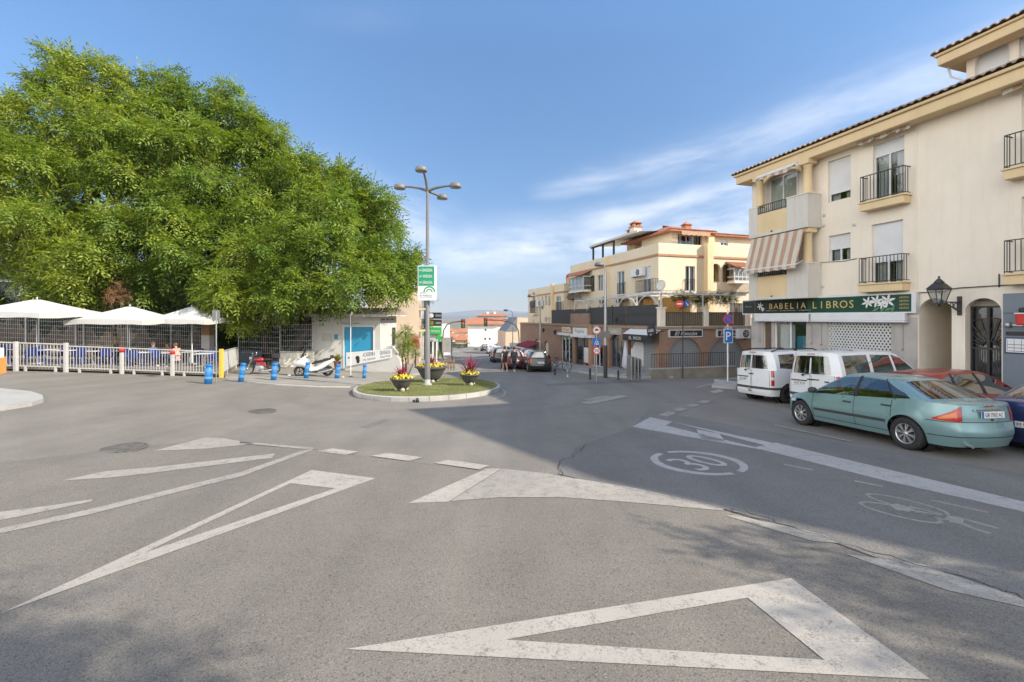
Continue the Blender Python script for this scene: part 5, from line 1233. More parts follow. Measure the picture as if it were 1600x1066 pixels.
b = MB(); b.box(u0+.03,ug,yb-.064,yb-.0605,zg,zt2-.03); b.build('green_panel', m_gr, bn)
b = MB(); hh = (zt2-zg)/3.3
for i, (a_, t_) in enumerate((('LA','BANDERA'),('LA','VIVIENDA'),('EN','GRANADA'))):
 z = zt2-.06-hh*(i+.5); b.text(a_, u0+.12, yb-.067, z, hh*.32, .12); b.text(t_, u0+.2+(ug-u0-.26)/2, yb-.067, z, hh*.5, ug-u0-.30)
b.build('lettering', m_signw, bn)
b = MB(); c = (u0+(u1-u0)*.62, zb+(zg-zb)*.58)
for r0, r1 in ((.20,.26),(.09,.14)):
 for k in range(14):
  t0, t1 = math.pi*k/14, math.pi*(k+1)/14
  b.quad(*[(c[0]+r*math.cos(a),yb-.064,c[1]+r*math.sin(a)) for r,a in ((r0,t0),(r1,t0),(r1,t1),(r0,t1))])
b.build('arch_emblem', m_gr, bn)
b = MB(); b.text('Junta', u0+.22, yb-.064, zb+(zg-zb)*.55, .09, .28); b.text('de Andalucía', u0+.36, yb-.064, zb+(zg-zb)*.36, .10, .55); b.text('Consejería de Vivienda', u0+.36, yb-.064, zb+(zg-zb)*.22, .05, .55); b.build('small_lettering', mat('grey_print',(.18,.2,.2),.6,0), bn)
b = MB(); 
for z in (zb+.04, zt2-.1): b.box(u1,u1+.14,yb-.03,yb-.01,z,z+.03); b.box(lp.x-.12,lp.x+.12,yb,lp.y+.1,z,z+.04)
b.build('clamp', m_galv, bn)
m_pot = mat('dark_stone_bowl', (.075,.073,.068), .8, .2, 5, fine=.35); m_foot = mat('pale_ball_foot', (.42,.39,.33), .8, .15, 6)
m_soil = mat('potting_soil', (.03,.02,.013), 1, .3, 20)
def flower_mat(name, cols):
 m, t, p = base(name); g = _n(t,'ShaderNodeNewGeometry'); c = ramp(t, g.outputs['Random Per Island'], cols); t.links.new(c, p.inputs['Base Color']); p.inputs['Roughness'].default_value = .7
 p.inputs['Subsurface Weight'].default_value = 0; return m
m_pansy = flower_mat('yellow_pansies', [(0,(.62,.36,.01)),(.3,(.72,.50,.015)),(.8,(.75,.58,.03)),(.9,(.10,.02,.04)),(1,(.06,.012,.05))])
m_pleaf = flower_mat('pansy_leaves', [(0,(.03,.07,.012)),(1,(.09,.15,.03))])
m_cord = flower_mat('cordyline_leaves', [(0,(.20,.012,.03)),(.6,(.34,.03,.07)),(1,(.16,.02,.03))])
def planter(px, py, dpx, label, spike=1.0, fl=1.0):
 p = on_island(px, py); r = dpx/F*p.y/2
 o = thing('flower_planter', label, 'planter', p); h = r*.92
 b = MB(); b.lathe([(0,.10),(r*.42,.10),(r*.62,.10+h*.2),(r*.82,.10+h*.6),(r*.9,.10+h*.8),(r*1.0,.10+h*.86),(r*1.02,.10+h*.98),(r*.93,.10+h),(r*.86,.10+h*.9),(0,.10+h*.88)],32,p); b.build('bowl', m_pot, o)
 for k in range(3):
  th = 2*math.pi*k/3+.9; c = p+Vector((math.cos(th)*r*.48,math.sin(th)*r*.48,.07)); b = MB(); b.ball(c,.085,12,8); b.build('foot', m_foot, o)
 b = MB(); b.lathe([(0,.10+h*.91),(r*.85,.10+h*.91)],20,p); b.build('soil', m_soil, o)
 f = MB(); l = MB()
 for i in range(int(230*fl)):
  q = r*.96*math.sqrt(random.random()); th = random.random()*6.283; hgt = .10+h*.95+.12*(1-(q/r)**2)*random.uniform(.6,1.6)+random.uniform(0,.06)
  c = p+Vector((q*math.cos(th),q*math.sin(th),hgt)); nrm = Vector((math.cos(th)*q/r+random.uniform(-.5,.5),math.sin(th)*q/r-.5+random.uniform(-.4,.4),.8)).normalized(); M_ = Matrix.Translation(c) @ nrm.to_track_quat('Z','Y').to_matrix().to_4x4()
  s = random.uniform(.035,.058)
  if random.random() < .62: f.add([(s*(.75+.3*math.cos(5*a))*math.cos(a), s*(.75+.3*math.cos(5*a))*math.sin(a), .004*math.cos(5*a)) for a in [2*math.pi*k/10 for k in range(10)]], [tuple(range(10))], M=M_)
  else: l.add([(-s*1.2,0,0),(0,-s*.5,.01),(s*1.3,0,-.01),(0,s*.5,.01)], [(0,1,2,3)], M=M_)
 f.build('pansies', m_pansy, o); l.build('leaves', m_pleaf, o)
 c_ = MB()
 for i in range(int(60*spike)):
  th = random.random()*6.283; el = R(random.uniform(35,88)); L = random.uniform(.5,.95)*spike; w = .020; base_ = p+Vector((random.uniform(-.06,.06),random.uniform(-.06,.06),.10+h*.95))
  d = Vector((math.cos(th)*math.cos(el),math.sin(th)*math.cos(el),math.sin(el))); s_ = d.cross(Vector((0,0,1))).normalized()*w; dr = Vector((0,0,-.12*math.cos(el)*L))
  a = base_; m_ = base_+d*L*.55; e = base_+d*L+dr
  c_.add([a-s_*.6,a+s_*.6,m_-s_,m_+s_,e],[(0,1,3,2),(2,3,4)])
 c_.build('spiky_leaves', m_cord, o)
planter(628,611,36,'stone bowl of yellow pansies with red spikes, left front of the grass island',.75)
planter(674,597,48,'wide stone bowl of yellow pansies behind the lamp pole on the island',.8,1.7)
planter(734,602,31,'stone bowl of yellow pansies with tall red spikes, right end of the island',1.15)
p = G(652,629); o = thing('kerb_marker', 'tiny dark broken marker stub at the foot of the island kerb', 'marker', p)
b = MB(); b.lathe([(0,0),(.07,0),(.05,.12),(.03,.15),(0,.15)],10,p); b.box(p.x-.16,p.x-.08,p.y-.03,p.y+.03,p.z,p.z+.09); b.build('stub', m_black, o)
# ================================================================ traffic signs
def post(o, p, h, r=.03, m=None, name='post', z0=0.0):
 b = MB(); b.tube([p+Vector((0,0,z0)),p+Vector((0,0,h))], r, 12); return b.build(name, m or m_galv, o)
def disc(o, c, r, m, yaw=0.0, name='sign_plate', th=.012, back=0.0, n=32, inner=None, inner_r=.78):
 M_ = Matrix.Translation(c) @ Matrix.Rotation(yaw,4,'Z')
 b = MB(); b.lathe([(0,-th),(r,-th),(r,th),(0,th)],n,axis='y',M=M_,smooth=False); pl = b.build(name, m, o)
 if inner:
  b = MB(); b.lathe([(0,-th-.002),(r*inner_r,-th-.002)],n,axis='y',M=M_,smooth=False); b.build('sign_face', inner, pl)
 return pl, M_
def zpix(p, y): return EYE+(HY-y)/F*p.y
p = G(1137,600); zt = zpix(p,490); o = thing('parking_sign', 'blue parking plate under a round no parking disc on a white post', 'road sign', p)
post(o, p, zt-p.z+.2, .035, m_signw)
c = Vector((p.x,p.y-.06,zpix(p,499))); pl, M_ = disc(o, c, .27, m_signr, R(8), inner=m_signb, inner_r=.80)
b = MB(M_); b.bar((-.15,-.018,.15),(.15,-.018,-.15),.055,.004,up=(0,1,0)); b.build('red_bar', m_signr, pl)
z0, z1 = zpix(p,536), zpix(p,514); w = (1145-1130)/F*p.y/2; M_ = Matrix.Translation(Vector((p.x,p.y-.06,0))) @ Matrix.Rotation(R(8),4,'Z')
b = MB(M_); b.box(-w,w,-.012,.012,z0,z1); pl = b.build('sign_plate', m_signw, o); b = MB(M_); b.box(-w+.025,w-.025,-.015,-.0125,z0+.025,z1-.025); b.build('sign_face', m_signb, pl)
b = MB(M_); b.text('P',0,-.018,(z0+z1)/2,(z1-z0)*.6); b.build('lettering', m_signw, pl)
b = MB(M_); b.box(-w*.8,w*.8,-.012,.012,z1+.03,z1+.12); b.build('small_plate', m_conc, o)
slab('traffic_island', gp((1112,606),(1150,609),(1168,600),(1150,594),(1125,597)), .14, m_conc)
p = FR.at(FR.u_(1067,YW-.15),YW-.15,0); p.z = gz(p.x,p.y); o = thing('direction_signs', 'no entry disc and blue arrow disc side by side on a dark post', 'road sign', p); zt = zpix(p,468); post(o, p, zt-p.z, .03, m_iron)
dx = 9/F*p.y/2
c = Vector((p.x-.22,p.y-.07,zpix(p,475))); pl, M_ = disc(o, c, .215, m_signr, R(-28)); b = MB(M_); b.box(-.14,.14,-.018,-.0125,-.035,.035); b.build('white_bar', m_signw, pl)
c = Vector((p.x+.20,p.y-.07,zpix(p,475))); pl, M_ = disc(o, c, .215, m_signb, R(24)); b = MB(M_); b.bar((-.09,-.016,.09),(.07,-.016,-.07),.05,.004,up=(0,1,0)); b.poly([(.12,-.0165,-.12),(-.02,-.0165,-.10),(.10,-.0165,.02)]); b.build('white_arrow', m_signw, pl)
p = G(932,597); p.z += .0; o = thing('crossing_signs', 'post with a prohibition disc, blue pedestrian crossing plate and 30 limit', 'road sign', p)
post(o, p, zpix(p,509)-p.z, .03)
c = Vector((p.x,p.y-.05,zpix(p,516))); pl, M_ = disc(o, c, 6.0/F*p.y, m_signw, 0)
b = MB(M_); 
for k in range(24):
 t0,t1 = 2*math.pi*k/24, 2*math.pi*(k+1)/24; r0,r1 = 4.9/F*p.y, 5.7/F*p.y; b.quad(*[(r*math.cos(a),-.0135,r*math.sin(a)) for r,a in ((r0,t0),(r1,t0),(r1,t1),(r0,t1))])
b.build('ring', m_signr, pl); b = MB(M_); b.box(-.1,.1,-.0145,-.013,-.03,.03); b.box(-.06,.06,-.0146,-.0131,.03,.08); b.build('pictogram', m_signk, pl)
w = 6.5/F*p.y; z0,z1 = zpix(p,540),zpix(p,528); b = MB(); b.box(p.x-w,p.x+w,p.y-.062,p.y-.04,z0,z1); pl = b.build('sign_plate', m_signb, o)
b = MB(); b.poly([(p.x-w*.6,p.y-.064,z0+.05),(p.x+w*.6,p.y-.064,z0+.05),(p.x,p.y-.064,z1-.04)]); b.build('white_triangle', m_signw, pl)
b = MB(); b.bar((p.x,p.y-.066,z0+.2),(p.x-.09,p.y-.066,z0+.06),.04,.003,up=(0,1,0)); b.bar((p.x,p.y-.066,z0+.2),(p.x+.08,p.y-.066,z0+.06),.04,.003,up=(0,1,0)); b.lathe([(0,-.066),(.035,-.066)],10,(p.x,p.y,z0+.27),axis='y'); b.build('walking_figure', m_signk, pl)
c = Vector((p.x,p.y-.05,zpix(p,548))); pl, M_ = disc(o, c, 6.3/F*p.y, m_signr, 0, inner=m_signw, inner_r=.74); b = MB(M_); b.text('30',0,-.0165,0,.17,.24); b.build('lettering', m_signk, pl)
p = G(338,598); o = thing('sign_post', 'thin grey sign post with its plate seen edge on beside the white railing', 'sign post', p); post(o, p, zpix(p,486)-p.z, .025)
b = MB(); b.box(p.x-.03,p.x+.005,p.y-.25,p.y+.25,zpix(p,501),zpix(p,485)); b.build('sign_plate', m_lampgr, o)
p = G(548,590); o = thing('sign_post', 'thin pale sign post standing in front of the blue roller door', 'sign post', p); post(o, p, zpix(p,492)-p.z, .022, m_signw)
b = MB(); b.box(p.x-.035,p.x+.035,p.y-.02,p.y+.01,zpix(p,511),zpix(p,488)); b.build('sleeve', m_iron, o); b = MB(); b.lathe([(0,0),(.14,0),(.12,.05),(.03,.07)],12,p); b.build('foot', m_iron, o)
def arm_lamp(px, py, ytop, pxh, label, r=.06):
 p = G(px, py); o = thing('street_lamp', label, 'street lamp', p); zt = zpix(p, ytop); d = (pxh-px)/F*p.y
 b = MB(); b.tube([p,Vector((p.x,p.y,zt-.9)),Vector((p.x,p.y,zt-.35)),Vector((p.x+d*.25,p.y,zt-.08)),Vector((p.x+d*.7,p.y,zt))],[r*1.3,r,r*.8,r*.65,r*.6],10); b.build('pole', m_galv, o)
 c = Vector((p.x+d,p.y,zt)); b = MB(); b.lathe([(0,.14),(.16,.12),(.26,.02),(.28,-.08),(.2,-.12),(0,-.14)],14,c); b.build('lamp_head', m_lampgr, o)
 return o, p
o, p = arm_lamp(946,591,413,936,'grey street lamp with a hooked arm rising in front of the side street shops',.075)
b = MB(); b.box(p.x-.2,p.x+.2,p.y-.15,p.y+.15,zpix(p,527),zpix(p,518)); b.build('control_box', m_lampgr, o); b = MB(); b.tube([p,p+Vector((0,0,1.9))],.115,12); b.build('sleeve', m_iron, o)
arm_lamp(844,571,462,829,'grey street lamp in front of the far yellow flats')
arm_lamp(801,560,485,790,'slim street lamp further down the hill')
def mast_light(px, py, arc, hx, hy0, hy1, label, r=.07):
 p = G(px, py); o = thing('traffic_light', label, 'traffic light', p)
 pts = [p]+[Vector(((x-CX)/F*p.y,p.y,zpix(p,y))) for x,y in arc]; b = MB(); b.tube(pts, r, 10); b.build('mast', m_lampgr, o)
 x = (hx-CX)/F*p.y; z0,z1 = zpix(p,hy1),zpix(p,hy0); b = MB(); w = (z1-z0)*.21; b.box(x-w,x+w,p.y-.35,p.y-.05,z0,z1); ho = b.build('signal_head', m_signk, o)
 for k, m_ in enumerate((mat('red_lens',(.25,.03,.02),.3,0), mat('amber_lens',(.3,.16,.02),.3,0), mat('green_lens',(.02,.16,.1),.3,0))):
  b = MB(); b.lathe([(0,-.02),(w*.75,-.01),(w*.8,0)],14,(x,p.y-.355,z1-(k+.5)*(z1-z0)/3),axis='y'); b.build('lens', m_, ho)
mast_light(692,566,[(692,530),(693,517),(698,508),(707,503.5),(722,502)],724,499,513,'traffic light hung from a curved mast on the left side of the street')
mast_light(811,560,[(811,530),(810,517),(805,508),(795,503),(780,500.5),(760,500)],759,497,510,'traffic light hung from a curved mast on the right side of the street')
m_band = mat('reflective_band', (.09,.26,.46), .35, .15, 6)
def bollard(px, py, hpx, wpx, tilt, label):
 p = G(px, py); o = thing('blue_bollard', label, 'bollard', p, group='blue plastic bollards along the left corner'); h = hpx/F*p.y; r = wpx/F*p.y*.44
 M_ = Matrix.Translation(p) @ Matrix.Rotation(R(tilt),4,'Y')
 b = MB(M_); b.lathe([(0,-.1),(r,-.1),(r,h*.80),(r*.86,h*.82),(r*.86,h*.88),(r,h*.9),(r,h*.97),(r*.8,h),(0,h)],18); b.build('body', m_blue, o)
 b = MB(M_); b.lathe([(r+.004,h*.62),(r+.006,h*.63),(r+.006,h*.73),(r+.004,h*.74)],18); b.lathe([(r+.004,h*.26),(r+.006,h*.27),(r+.006,h*.37),(r+.004,h*.38)],18); b.build('reflective_bands', m_band, o)
for a in ((325,600,31,12,3,'stout blue bollard at the foot of the grey sign post'),(376,597,30,9,9,'leaning blue bollard in front of the motorcycle front wheel'),(427,595,28,9.5,7,'leaning blue bollard behind the red motorcycle'),(478,592,26,8,7,'blue bollard in front of the white scooter'),(526,592,23,8,8,'blue bollard right of the white scooter'),(569,592,22,6.5,3,'upright blue bollard before the banner wall')): bollard(*a)
def ibollard(px, py, hpx, wpx, label, m=None):
 p = G(px, py, .15); o = thing('iron_bollard', label, 'bollard', p, group='small street bollards by the side street shops'); h = hpx/F*p.y; r = wpx/F*p.y/2
 b = MB(); b.lathe([(0,0),(r*1.2,0),(r*1.2,.05),(r,.08),(r,h*.8),(r*1.25,h*.82),(r*1.25,h*.86),(r,h*.88),(r*.95,h*.96),(0,h)],12,p); b.build('body', m or m_iron, o)
for a in ((867,586,10,3,'black bollard beside the rear of the black hatchback'),(887,590,12,3.2,'pale worn bollard between the black hatchback and the crossing signs',m_galv),(922,593,18,3.4,'dark bollard left of the crossing sign post'),(966,594,16,3,'dark bollard before the glazed arch')): ibollard(*a)
for i, x in enumerate((983,988,993,998)):
 p = G(x,592,.15); o = thing('folded_barrier', 'grey folded crowd barrier leaning in the stack outside the bar', 'barrier', p, group='grey folded barriers stacked outside the bar')
 b = MB(); h = 1.25-.06*i; b.box(p.x-.02,p.x+.02,p.y+.02*i-.5,p.y+.02*i+.4,p.z+.02,p.z+.07); b.box(p.x-.02,p.x+.02,p.y-.5,p.y+.4,p.z+h-.05,p.z+h)
 for k in range(7): b.box(p.x-.015,p.x+.015,p.y-.5+.15*k-.02,p.y-.5+.15*k+.03,p.z+.0701,p.z+h-.0501)
 b.build('frame', m_galv, o); b = MB(); b.box(p.x+.03,p.x+.035,p.y-.48,p.y+.38,p.z+.2,p.z+h-.1); b.build('panel', mat('grey_barrier_sheet',(.33,.34,.36),.6,.12,3), o)
p = G(977,586,.15); o = thing('folded_parasol', 'white folded parasol standing beside the bar shutter', 'parasol', p); zt = zpix(p,534)-p.z
b = MB(); b.lathe([(.05,.35),(.22,.5),(.17,zt*.5),(.10,zt*.8),(.03,zt)],14,p); b.build('canopy', mat('lilac_white_cloth',(.52,.51,.56),.9,.1,4), o); b = MB(); b.tube([p,p+Vector((0,0,zt+.08))],.02,8); b.lathe([(0,0),(.25,0),(.25,.06),(0,.08)],14,p); b.build('pole', m_galv, o)
for px, py, lab in ((874,580,'dark bicycle parked on the pavement by the green display window'),):
 p = G(px,py,.15); o = thing('bicycle', lab, 'bicycle', p); b = MB()
 for dx in (-.5,.5):
  pp = [p+Vector((dx+.32*math.cos(a),0,.34+.32*math.sin(a))) for a in [2*math.pi*k/18 for k in range(19)]]; w = MB(); w.tube(pp,.022,6,caps=False); w.build('wheel', m_rub, o)
 for a_, c_ in (((-.5,.34),(-.1,.3)),((-.1,.3),(.35,.8)),((.5,.34),(.38,.95)),((-.2,.85),(-.1,.3)),((-.2,.8),(.36,.82)),((-.5,.34),(-.2,.8))): b.tube([p+Vector((a_[0],0,a_[1])),p+Vector((c_[0],0,c_[1]))],.022,6)
 b.build('frame', m_iron, o); b = MB(); b.box(p.x-.35,p.x-.08,p.y-.06,p.y+.06,p.z+.86,p.z+.92); b.build('saddle', m_black, o); b = MB(); b.tube([p+Vector((.38,-.28,1.0)),p+Vector((.40,0,.96)),p+Vector((.38,.28,1.0))],.018,6); b.build('handlebar', m_iron, o)
u0,u1 = FL.u_(812,-1),FL.u_(832,-1); z1 = FL.z_(822,532,-.2); z0 = FL.z_(822,541,-1.4); o = thing('shop_awning','dark red sloping awning with a white hem far down the arcade','awning',FL.at(u0,0,z0))
b = MB(FL.M); b.quad((u0,-.02,z1),(u1,-.02,z1),(u1,-1.4,z0),(u0,-1.4,z0)); b.quad((u0,-1.4,z0),(u1,-1.4,z0),(u1,-1.42,z0-.3),(u0,-1.42,z0-.3)); b.build('cloth', mat('wine_red_cloth',(.22,.02,.03),.9,.15,2), o)
b = MB(FL.M); b.box(u0,u1,-1.44,-1.421,z0-.34,z0-.22); b.build('white_hem', m_signw, o)
for px, py in ((963,500),(849,517),(867,520)):
 u, z = FL.uv(px,py,-.45); c = FL.at(u,-.45,z); o = thing('wall_lantern', 'small black wall lantern on the brick arcade', 'lantern', c, group='black wall lanterns along the brick arcade')
 b = MB(); b.lathe([(0,-.2),(.07,-.18),(.15,.1),(.18,.12),(.06,.26),(0,.32)],8,c,smooth=False); b.build('cage', m_iron, o); b = MB(FL.M); b.bar((u,-.45,z+.28),(u,-.002,z+.28),.03); b.build('bracket', m_iron, o)
# ================================================================ cafe terrace on the left
def tpt(px, py): return G(px, py)
base_px = [(-330,572),(21,580),(105,582),(192,584.5),(271,587.5),(347,590)]
P = [G(*q) for q in base_px]
H_R = 1.30
m_rail = mat('white_railing_paint', (.44,.43,.41), .5, .08, 5, dirt=.2)
def fence_panel(a, b, label, lift=.26, h=H_R, zfix=None, grp='white bar railings round the cafe terrace', step=.135, legs=True):
 o = thing('terrace_railing', label, 'railing', a, group=grp)
 m = MB(); d = b-a; n = max(2, int(d.length/step)); za, zb = a.z+lift, b.z+lift
 m.bar(a+Vector((0,0,lift)), b+Vector((0,0,lift)), .05, .05); m.bar(a+Vector((0,0,h)), b+Vector((0,0,h)), .055, .05)
 for i in range(n+1):
  p = a.lerp(b, i/n); m.bar(p+Vector((0,0,lift+.026)), p+Vector((0,0,h-.026)), .019, .019)
 m.build('bars', m_rail, o)
 if legs:
  for f in (.22, .78):
   p = a.lerp(b, f); l = MB(); l.box(p.x-.04,p.x+.04,p.y-.04,p.y+.04,p.z-.1,p.z+lift-.027); l.build('leg', m_rail, o)
 return o
labs = ['white bar railing at the far left end of the cafe terrace','second white terrace railing from the left with a tall end post','white terrace railing between the tall white posts and the first red capped post','white terrace railing between the two red capped posts','white terrace railing from the second red capped post to the yellow post']
for i in range(5):
 fence_panel(P[i], P[i+1], labs[i], .26 if i < 2 else .22, H_R+(.06 if i < 2 else -.02))
pback = G(373,574)
fence_panel(P[5], pback, 'short white railing turning back from the yellow post')
def fpost(p, h, r, label, m, cap=None, name='railing_post'):
 o = thing(name, label, 'post', p); b = MB(); b.box(p.x-r,p.x+r,p.y-r-.06,p.y+r-.06,p.z-.1,p.z+h); b.build('shaft', m, o, bevel=.01)
 if cap: b = MB(); b.lathe([(0,-.14),(r*1.5,-.14),(r*1.6,-.02),(r*1.3,.03),(0,.05)],12,(p.x,p.y-.06,p.z+h)); b.build('cap', cap, o)
fpost(P[1].lerp(P[2],.07)+Vector((0,0,0)), 1.42, .07, 'tall white railing post nearest the left edge of the photo', m_rail)
fpost(P[2], 1.44, .07, 'tall white railing post where the terrace rail steps down', m_rail)
fpost(P[3], 1.22, .065, 'white post with a red cap below the middle parasol', m_rail, m_red)
fpost(P[4], 1.22, .065, 'white post with a red cap in front of the seated people', m_rail, m_red)
fpost(P[5], 1.42, .075, 'yellow corner post of the white terrace railing', mat('yellow_post_paint', (.62,.42,.05), .5, .1, 5, dirt=.2))
p = G(-8,584); o = thing('road_barrier', 'orange and white plastic barrier cut by the left edge of the photo', 'barrier', p)
b = MB(); b.prism([(p.x-.6,p.y-.2),(p.x+.33,p.y-.2),(p.x+.33,p.y+.2),(p.x-.6,p.y+.2)], p.z, p.z+.72); b.build('base', mat('orange_plastic', (.62,.22,.06), .5, .1, 4), o, bevel=.06)
b = MB(); b.prism([(p.x-.52,p.y-.16),(p.x+.27,p.y-.16),(p.x+.27,p.y+.16),(p.x-.52,p.y+.16)], p.z+.721, p.z+1.15); b.build('upper_block', m_signw, o, bevel=.06)
dk_ = [ (P[i].x, P[i].y+.16) for i in range(6)]+[(pback.x-.1,pback.y),(pback.x-.8,pback.y+4.5),(P[0].x,P[0].y+9)]
struct(sheet('terrace_deck', dk_, mat('terrace_boards', (.22,.19,.16), .9, .2, 1.5, fine=.3), .24, thick=.16))
mb = MB()
m_cloth = mat('white_parasol_cloth', (.50,.495,.475), .95, .04, 1.2)
def parasol(px, py, half, rim_y, top_y, d, label, rot):
 x = (px-CX)/F*d; p = Vector((x,d,gz(x,d)+.24)); o = thing('parasol', label, 'parasol', p, group='square white parasols on the cafe terrace')
 zr, zt = EYE+(HY-rim_y)/F*d, EYE+(HY-top_y)/F*d
 M_ = Matrix.Translation((x,d,0)) @ Matrix.Rotation(R(rot),4,'Z')
 c = MB(M_); n = 8; ring = []
 for s in range(4):
  a = [(-1,-1),(1,-1),(1,1),(-1,1)][s]; e = [(1,-1),(1,1),(-1,1),(-1,-1)][s]
  for k in range(n): f = k/n; ring.append((a[0]+(e[0]-a[0])*f, a[1]+(e[1]-a[1])*f, .06*math.sin(math.pi*f)))
 m = len(ring); vs = []
 for t_ in (1.0,.66,.33,.06):
  for (a,b_,sg) in ring: vs.append((a*half*t_, b_*half*t_, zr+(zt-zr)*(1-t_)**1.12+sg*t_*t_*1.2))
 c.add(vs, [(i*m+j, i*m+(j+1)%m, (i+1)*m+(j+1)%m, (i+1)*m+j) for i in range(3) for j in range(m)], False); c.add(vs[-m:], [tuple(range(m))])
 v2 = vs[:m]+[(a[0]*.995,a[1]*.995,a[2]-.26+.03*math.sin(i*1.1)) for i,a in enumerate(vs[:m])]
 c.add(v2, [(j,(j+1)%m,m+(j+1)%m,m+j) for j in range(m)]); co = c.build('canopy', m_cloth, o)
 c = MB(M_); 
 for th in range(8):
  a = th*math.pi/4; r_ = half*(1.38 if th%2 else .97); c.bar((0,0,zt-.12),(r_*math.cos(a),r_*math.sin(a),zr-.02),.02)
 c.build('ribs', m_alum, co)
 q = MB(M_); q.lathe([(.0,p.z),(.35,p.z),(.35,p.z+.08),(.05,p.z+.1),(.035,p.z+.12),(.035,zt-.02),(.05,zt+.05),(0,zt+.09)],12); q.build('pole', m_galv, o)
parasol(58,0,1.98,490,467,22.9,'large white square parasol at the left edge above the blue chairs',3)
parasol(203,0,1.86,500.5,478,24.9,'white square parasol in the middle of the terrace',6)
parasol(300,0,1.62,500.5,478.5,26.6,'smaller white square parasol nearest the brick pillar',5)
for px, d in ((41,24.5),(119,25.2)):
 x = (px-CX)/F*d; p = on(x,d,.24); o = thing('terrace_pole', 'grey steel pole standing behind the railing '+('under the left parasol' if px < 60 else 'between the left and middle parasols'), 'pole', p); post(o, p, 2.7, .055, m_galv, 'shaft')
m_chair = mat('blue_plastic_chair', (.012,.035,.19), .45, .15, 4)
def make_chair():
 o = thing('terrace_chair', 'x', 'chair', (0,0,0), 0.0, 'blue plastic chairs on the cafe terrace')
 b = MB(); b.box(-.24,.24,-.22,.22,.42,.46); b.build('seat', m_chair, o, bevel=.02)
 b = MB(); b.add([(-.23,.22,.47),(.23,.22,.47),(.21,.33,.90),(-.21,.33,.90),(-.23,.26,.47),(.23,.26,.47),(.21,.37,.90),(-.21,.37,.90)],[(0,1,2,3),(4,7,6,5),(3,2,6,7),(0,3,7,4),(1,5,6,2)]); b.build('backrest', m_chair, o, bevel=.01)
 for sx in (-1,1):
  for sy in (-1,1): b = MB(); b.bar((sx*.20,sy*.18,.419),(sx*.25,sy*.25,0),.04); b.build('leg', m_chair, o)
  b = MB(); b.bar((sx*.25,-.2,.66),(sx*.25,.3,.68),.05,.03); b.bar((sx*.25,-.2,.46),(sx*.25,-.2,.65),.035); b.build('armrest', m_chair, o)
 return o
def make_table():
 o = thing('terrace_table', 'x', 'table', (0,0,0), 0.0, 'small square tables on the cafe terrace')
 b = MB(); b.box(-.4,.4,-.4,.4,.71,.74); b.build('table_top', m_alum, o, bevel=.01)
 b = MB(); b.tube([(0,0,.03),(0,0,.709)],.035,10); b.build('column', m_galv, o)
 b = MB(); b.bar((-.3,-.3,.02),(.3,.3,.02),.05,.04); b.bar((-.3,.3,.02),(.3,-.3,.02),.05,.04); b.build('foot', m_galv, o)
 return o
ch0 = make_chair(); tb0 = make_table(); first = [True, True]
tabs = [(-13,22.9),(32,23.0),(70,23.3),(104,23.4),(146,23.9),(178,24.6),(222,24.4),(258,24.9),(318,25.6),(296,26.9)]
ti = 0
where = ['at the left end of the terrace','behind the first tall white post','in the middle of the left railing','beside the second tall post','left of the first red capped post','below the middle parasol','right of the first red capped post','with the seated people','by the grey sign post','near the brick pillar']
for i, (px, d) in enumerate(tabs):
 x = (px-CX)/F*d; p = on(x,d,.24)
 lab = 'small square terrace table '+where[i]
 if first[1]: tb0.location = p; tb0['label'] = lab; first[1] = False
 else: copy_tree(tb0, None, p, random.uniform(-.2,.2), lab)
 for k, (a, who) in enumerate(((.1,'far side'),(math.pi/2,'left side'),(math.pi+.2,'near side'),(-math.pi/2,'right side'))):
  if (i*3+k*2) % 5 in (1,3) or (i == 7): continue
  th = a+random.uniform(-.2,.2); q = Vector((p.x-math.sin(th)*.62, p.y+math.cos(th)*.62, 0)); q.z = gz(q.x,q.y)+.24
  lab = 'blue plastic chair on '+who+' of table '+where[i]
  if first[0]: ch0.location = q; ch0.rotation_euler = (0,0,th); ch0['label'] = lab; first[0] = False
  else: copy_tree(ch0, None, q, th, lab)
def mesh_fence(a, b, h, label, z0=.0, step=.10, rows=7, pst=2.4, m=None):
 o = thing('mesh_fence', label, 'fence', a); m_ = MB(); d = b-a; n = int(d.length/step)
 for i in range(n+1): p = a.lerp(b,i/n); m_.bar(p+Vector((0,0,z0)), p+Vector((0,0,h)), .012)
 for j in range(rows+1): z = z0+(h-z0)*j/rows; m_.bar(a+Vector((0,-.012,z)), b+Vector((0,-.012,z)), .014)
 m_.build('wires', m or m_galv, o)
 n = max(1, int(d.length/pst))
 for i in range(n+1): p = a.lerp(b,i/n); q = MB(); q.tube([p+Vector((0,.03,0)),p+Vector((0,.03,h+.06))],.035,8); q.build('post', m_galv, o)
 return o
fa = on(-33,28.5,.2); fb_ = on((334-CX)/F*29.4,29.4,.2)
fo_ = mesh_fence(fa, fb_, 2.55, 'long grey mesh fence with brown heather screening behind the cafe terrace', step=.13, rows=9)
hs2 = MB(); d_ = fb_-fa; n_ = 60
for i in range(n_):
 p_, q_ = fa.lerp(fb_,i/n_), fa.lerp(fb_,(i+1)/n_); h0 = 1.75+.35*math.sin(i*1.3)+.2*math.sin(i*.37); h1 = 1.75+.35*math.sin((i+1)*1.3)+.2*math.sin((i+1)*.37)
 w0, w1 = .03*math.sin(i*2.2), .03*math.sin((i+1)*2.2)
 hs2.quad(p_+Vector((0,.10+w0,0)),q_+Vector((0,.10+w1,0)),q_+Vector((0,.10+w1,h1)),p_+Vector((0,.10+w0,h0)))
hs2.build('heather_screen', mat('brown_heather', (.115,.085,.062), 1, .45, 2.2, fine=.6), fo_)
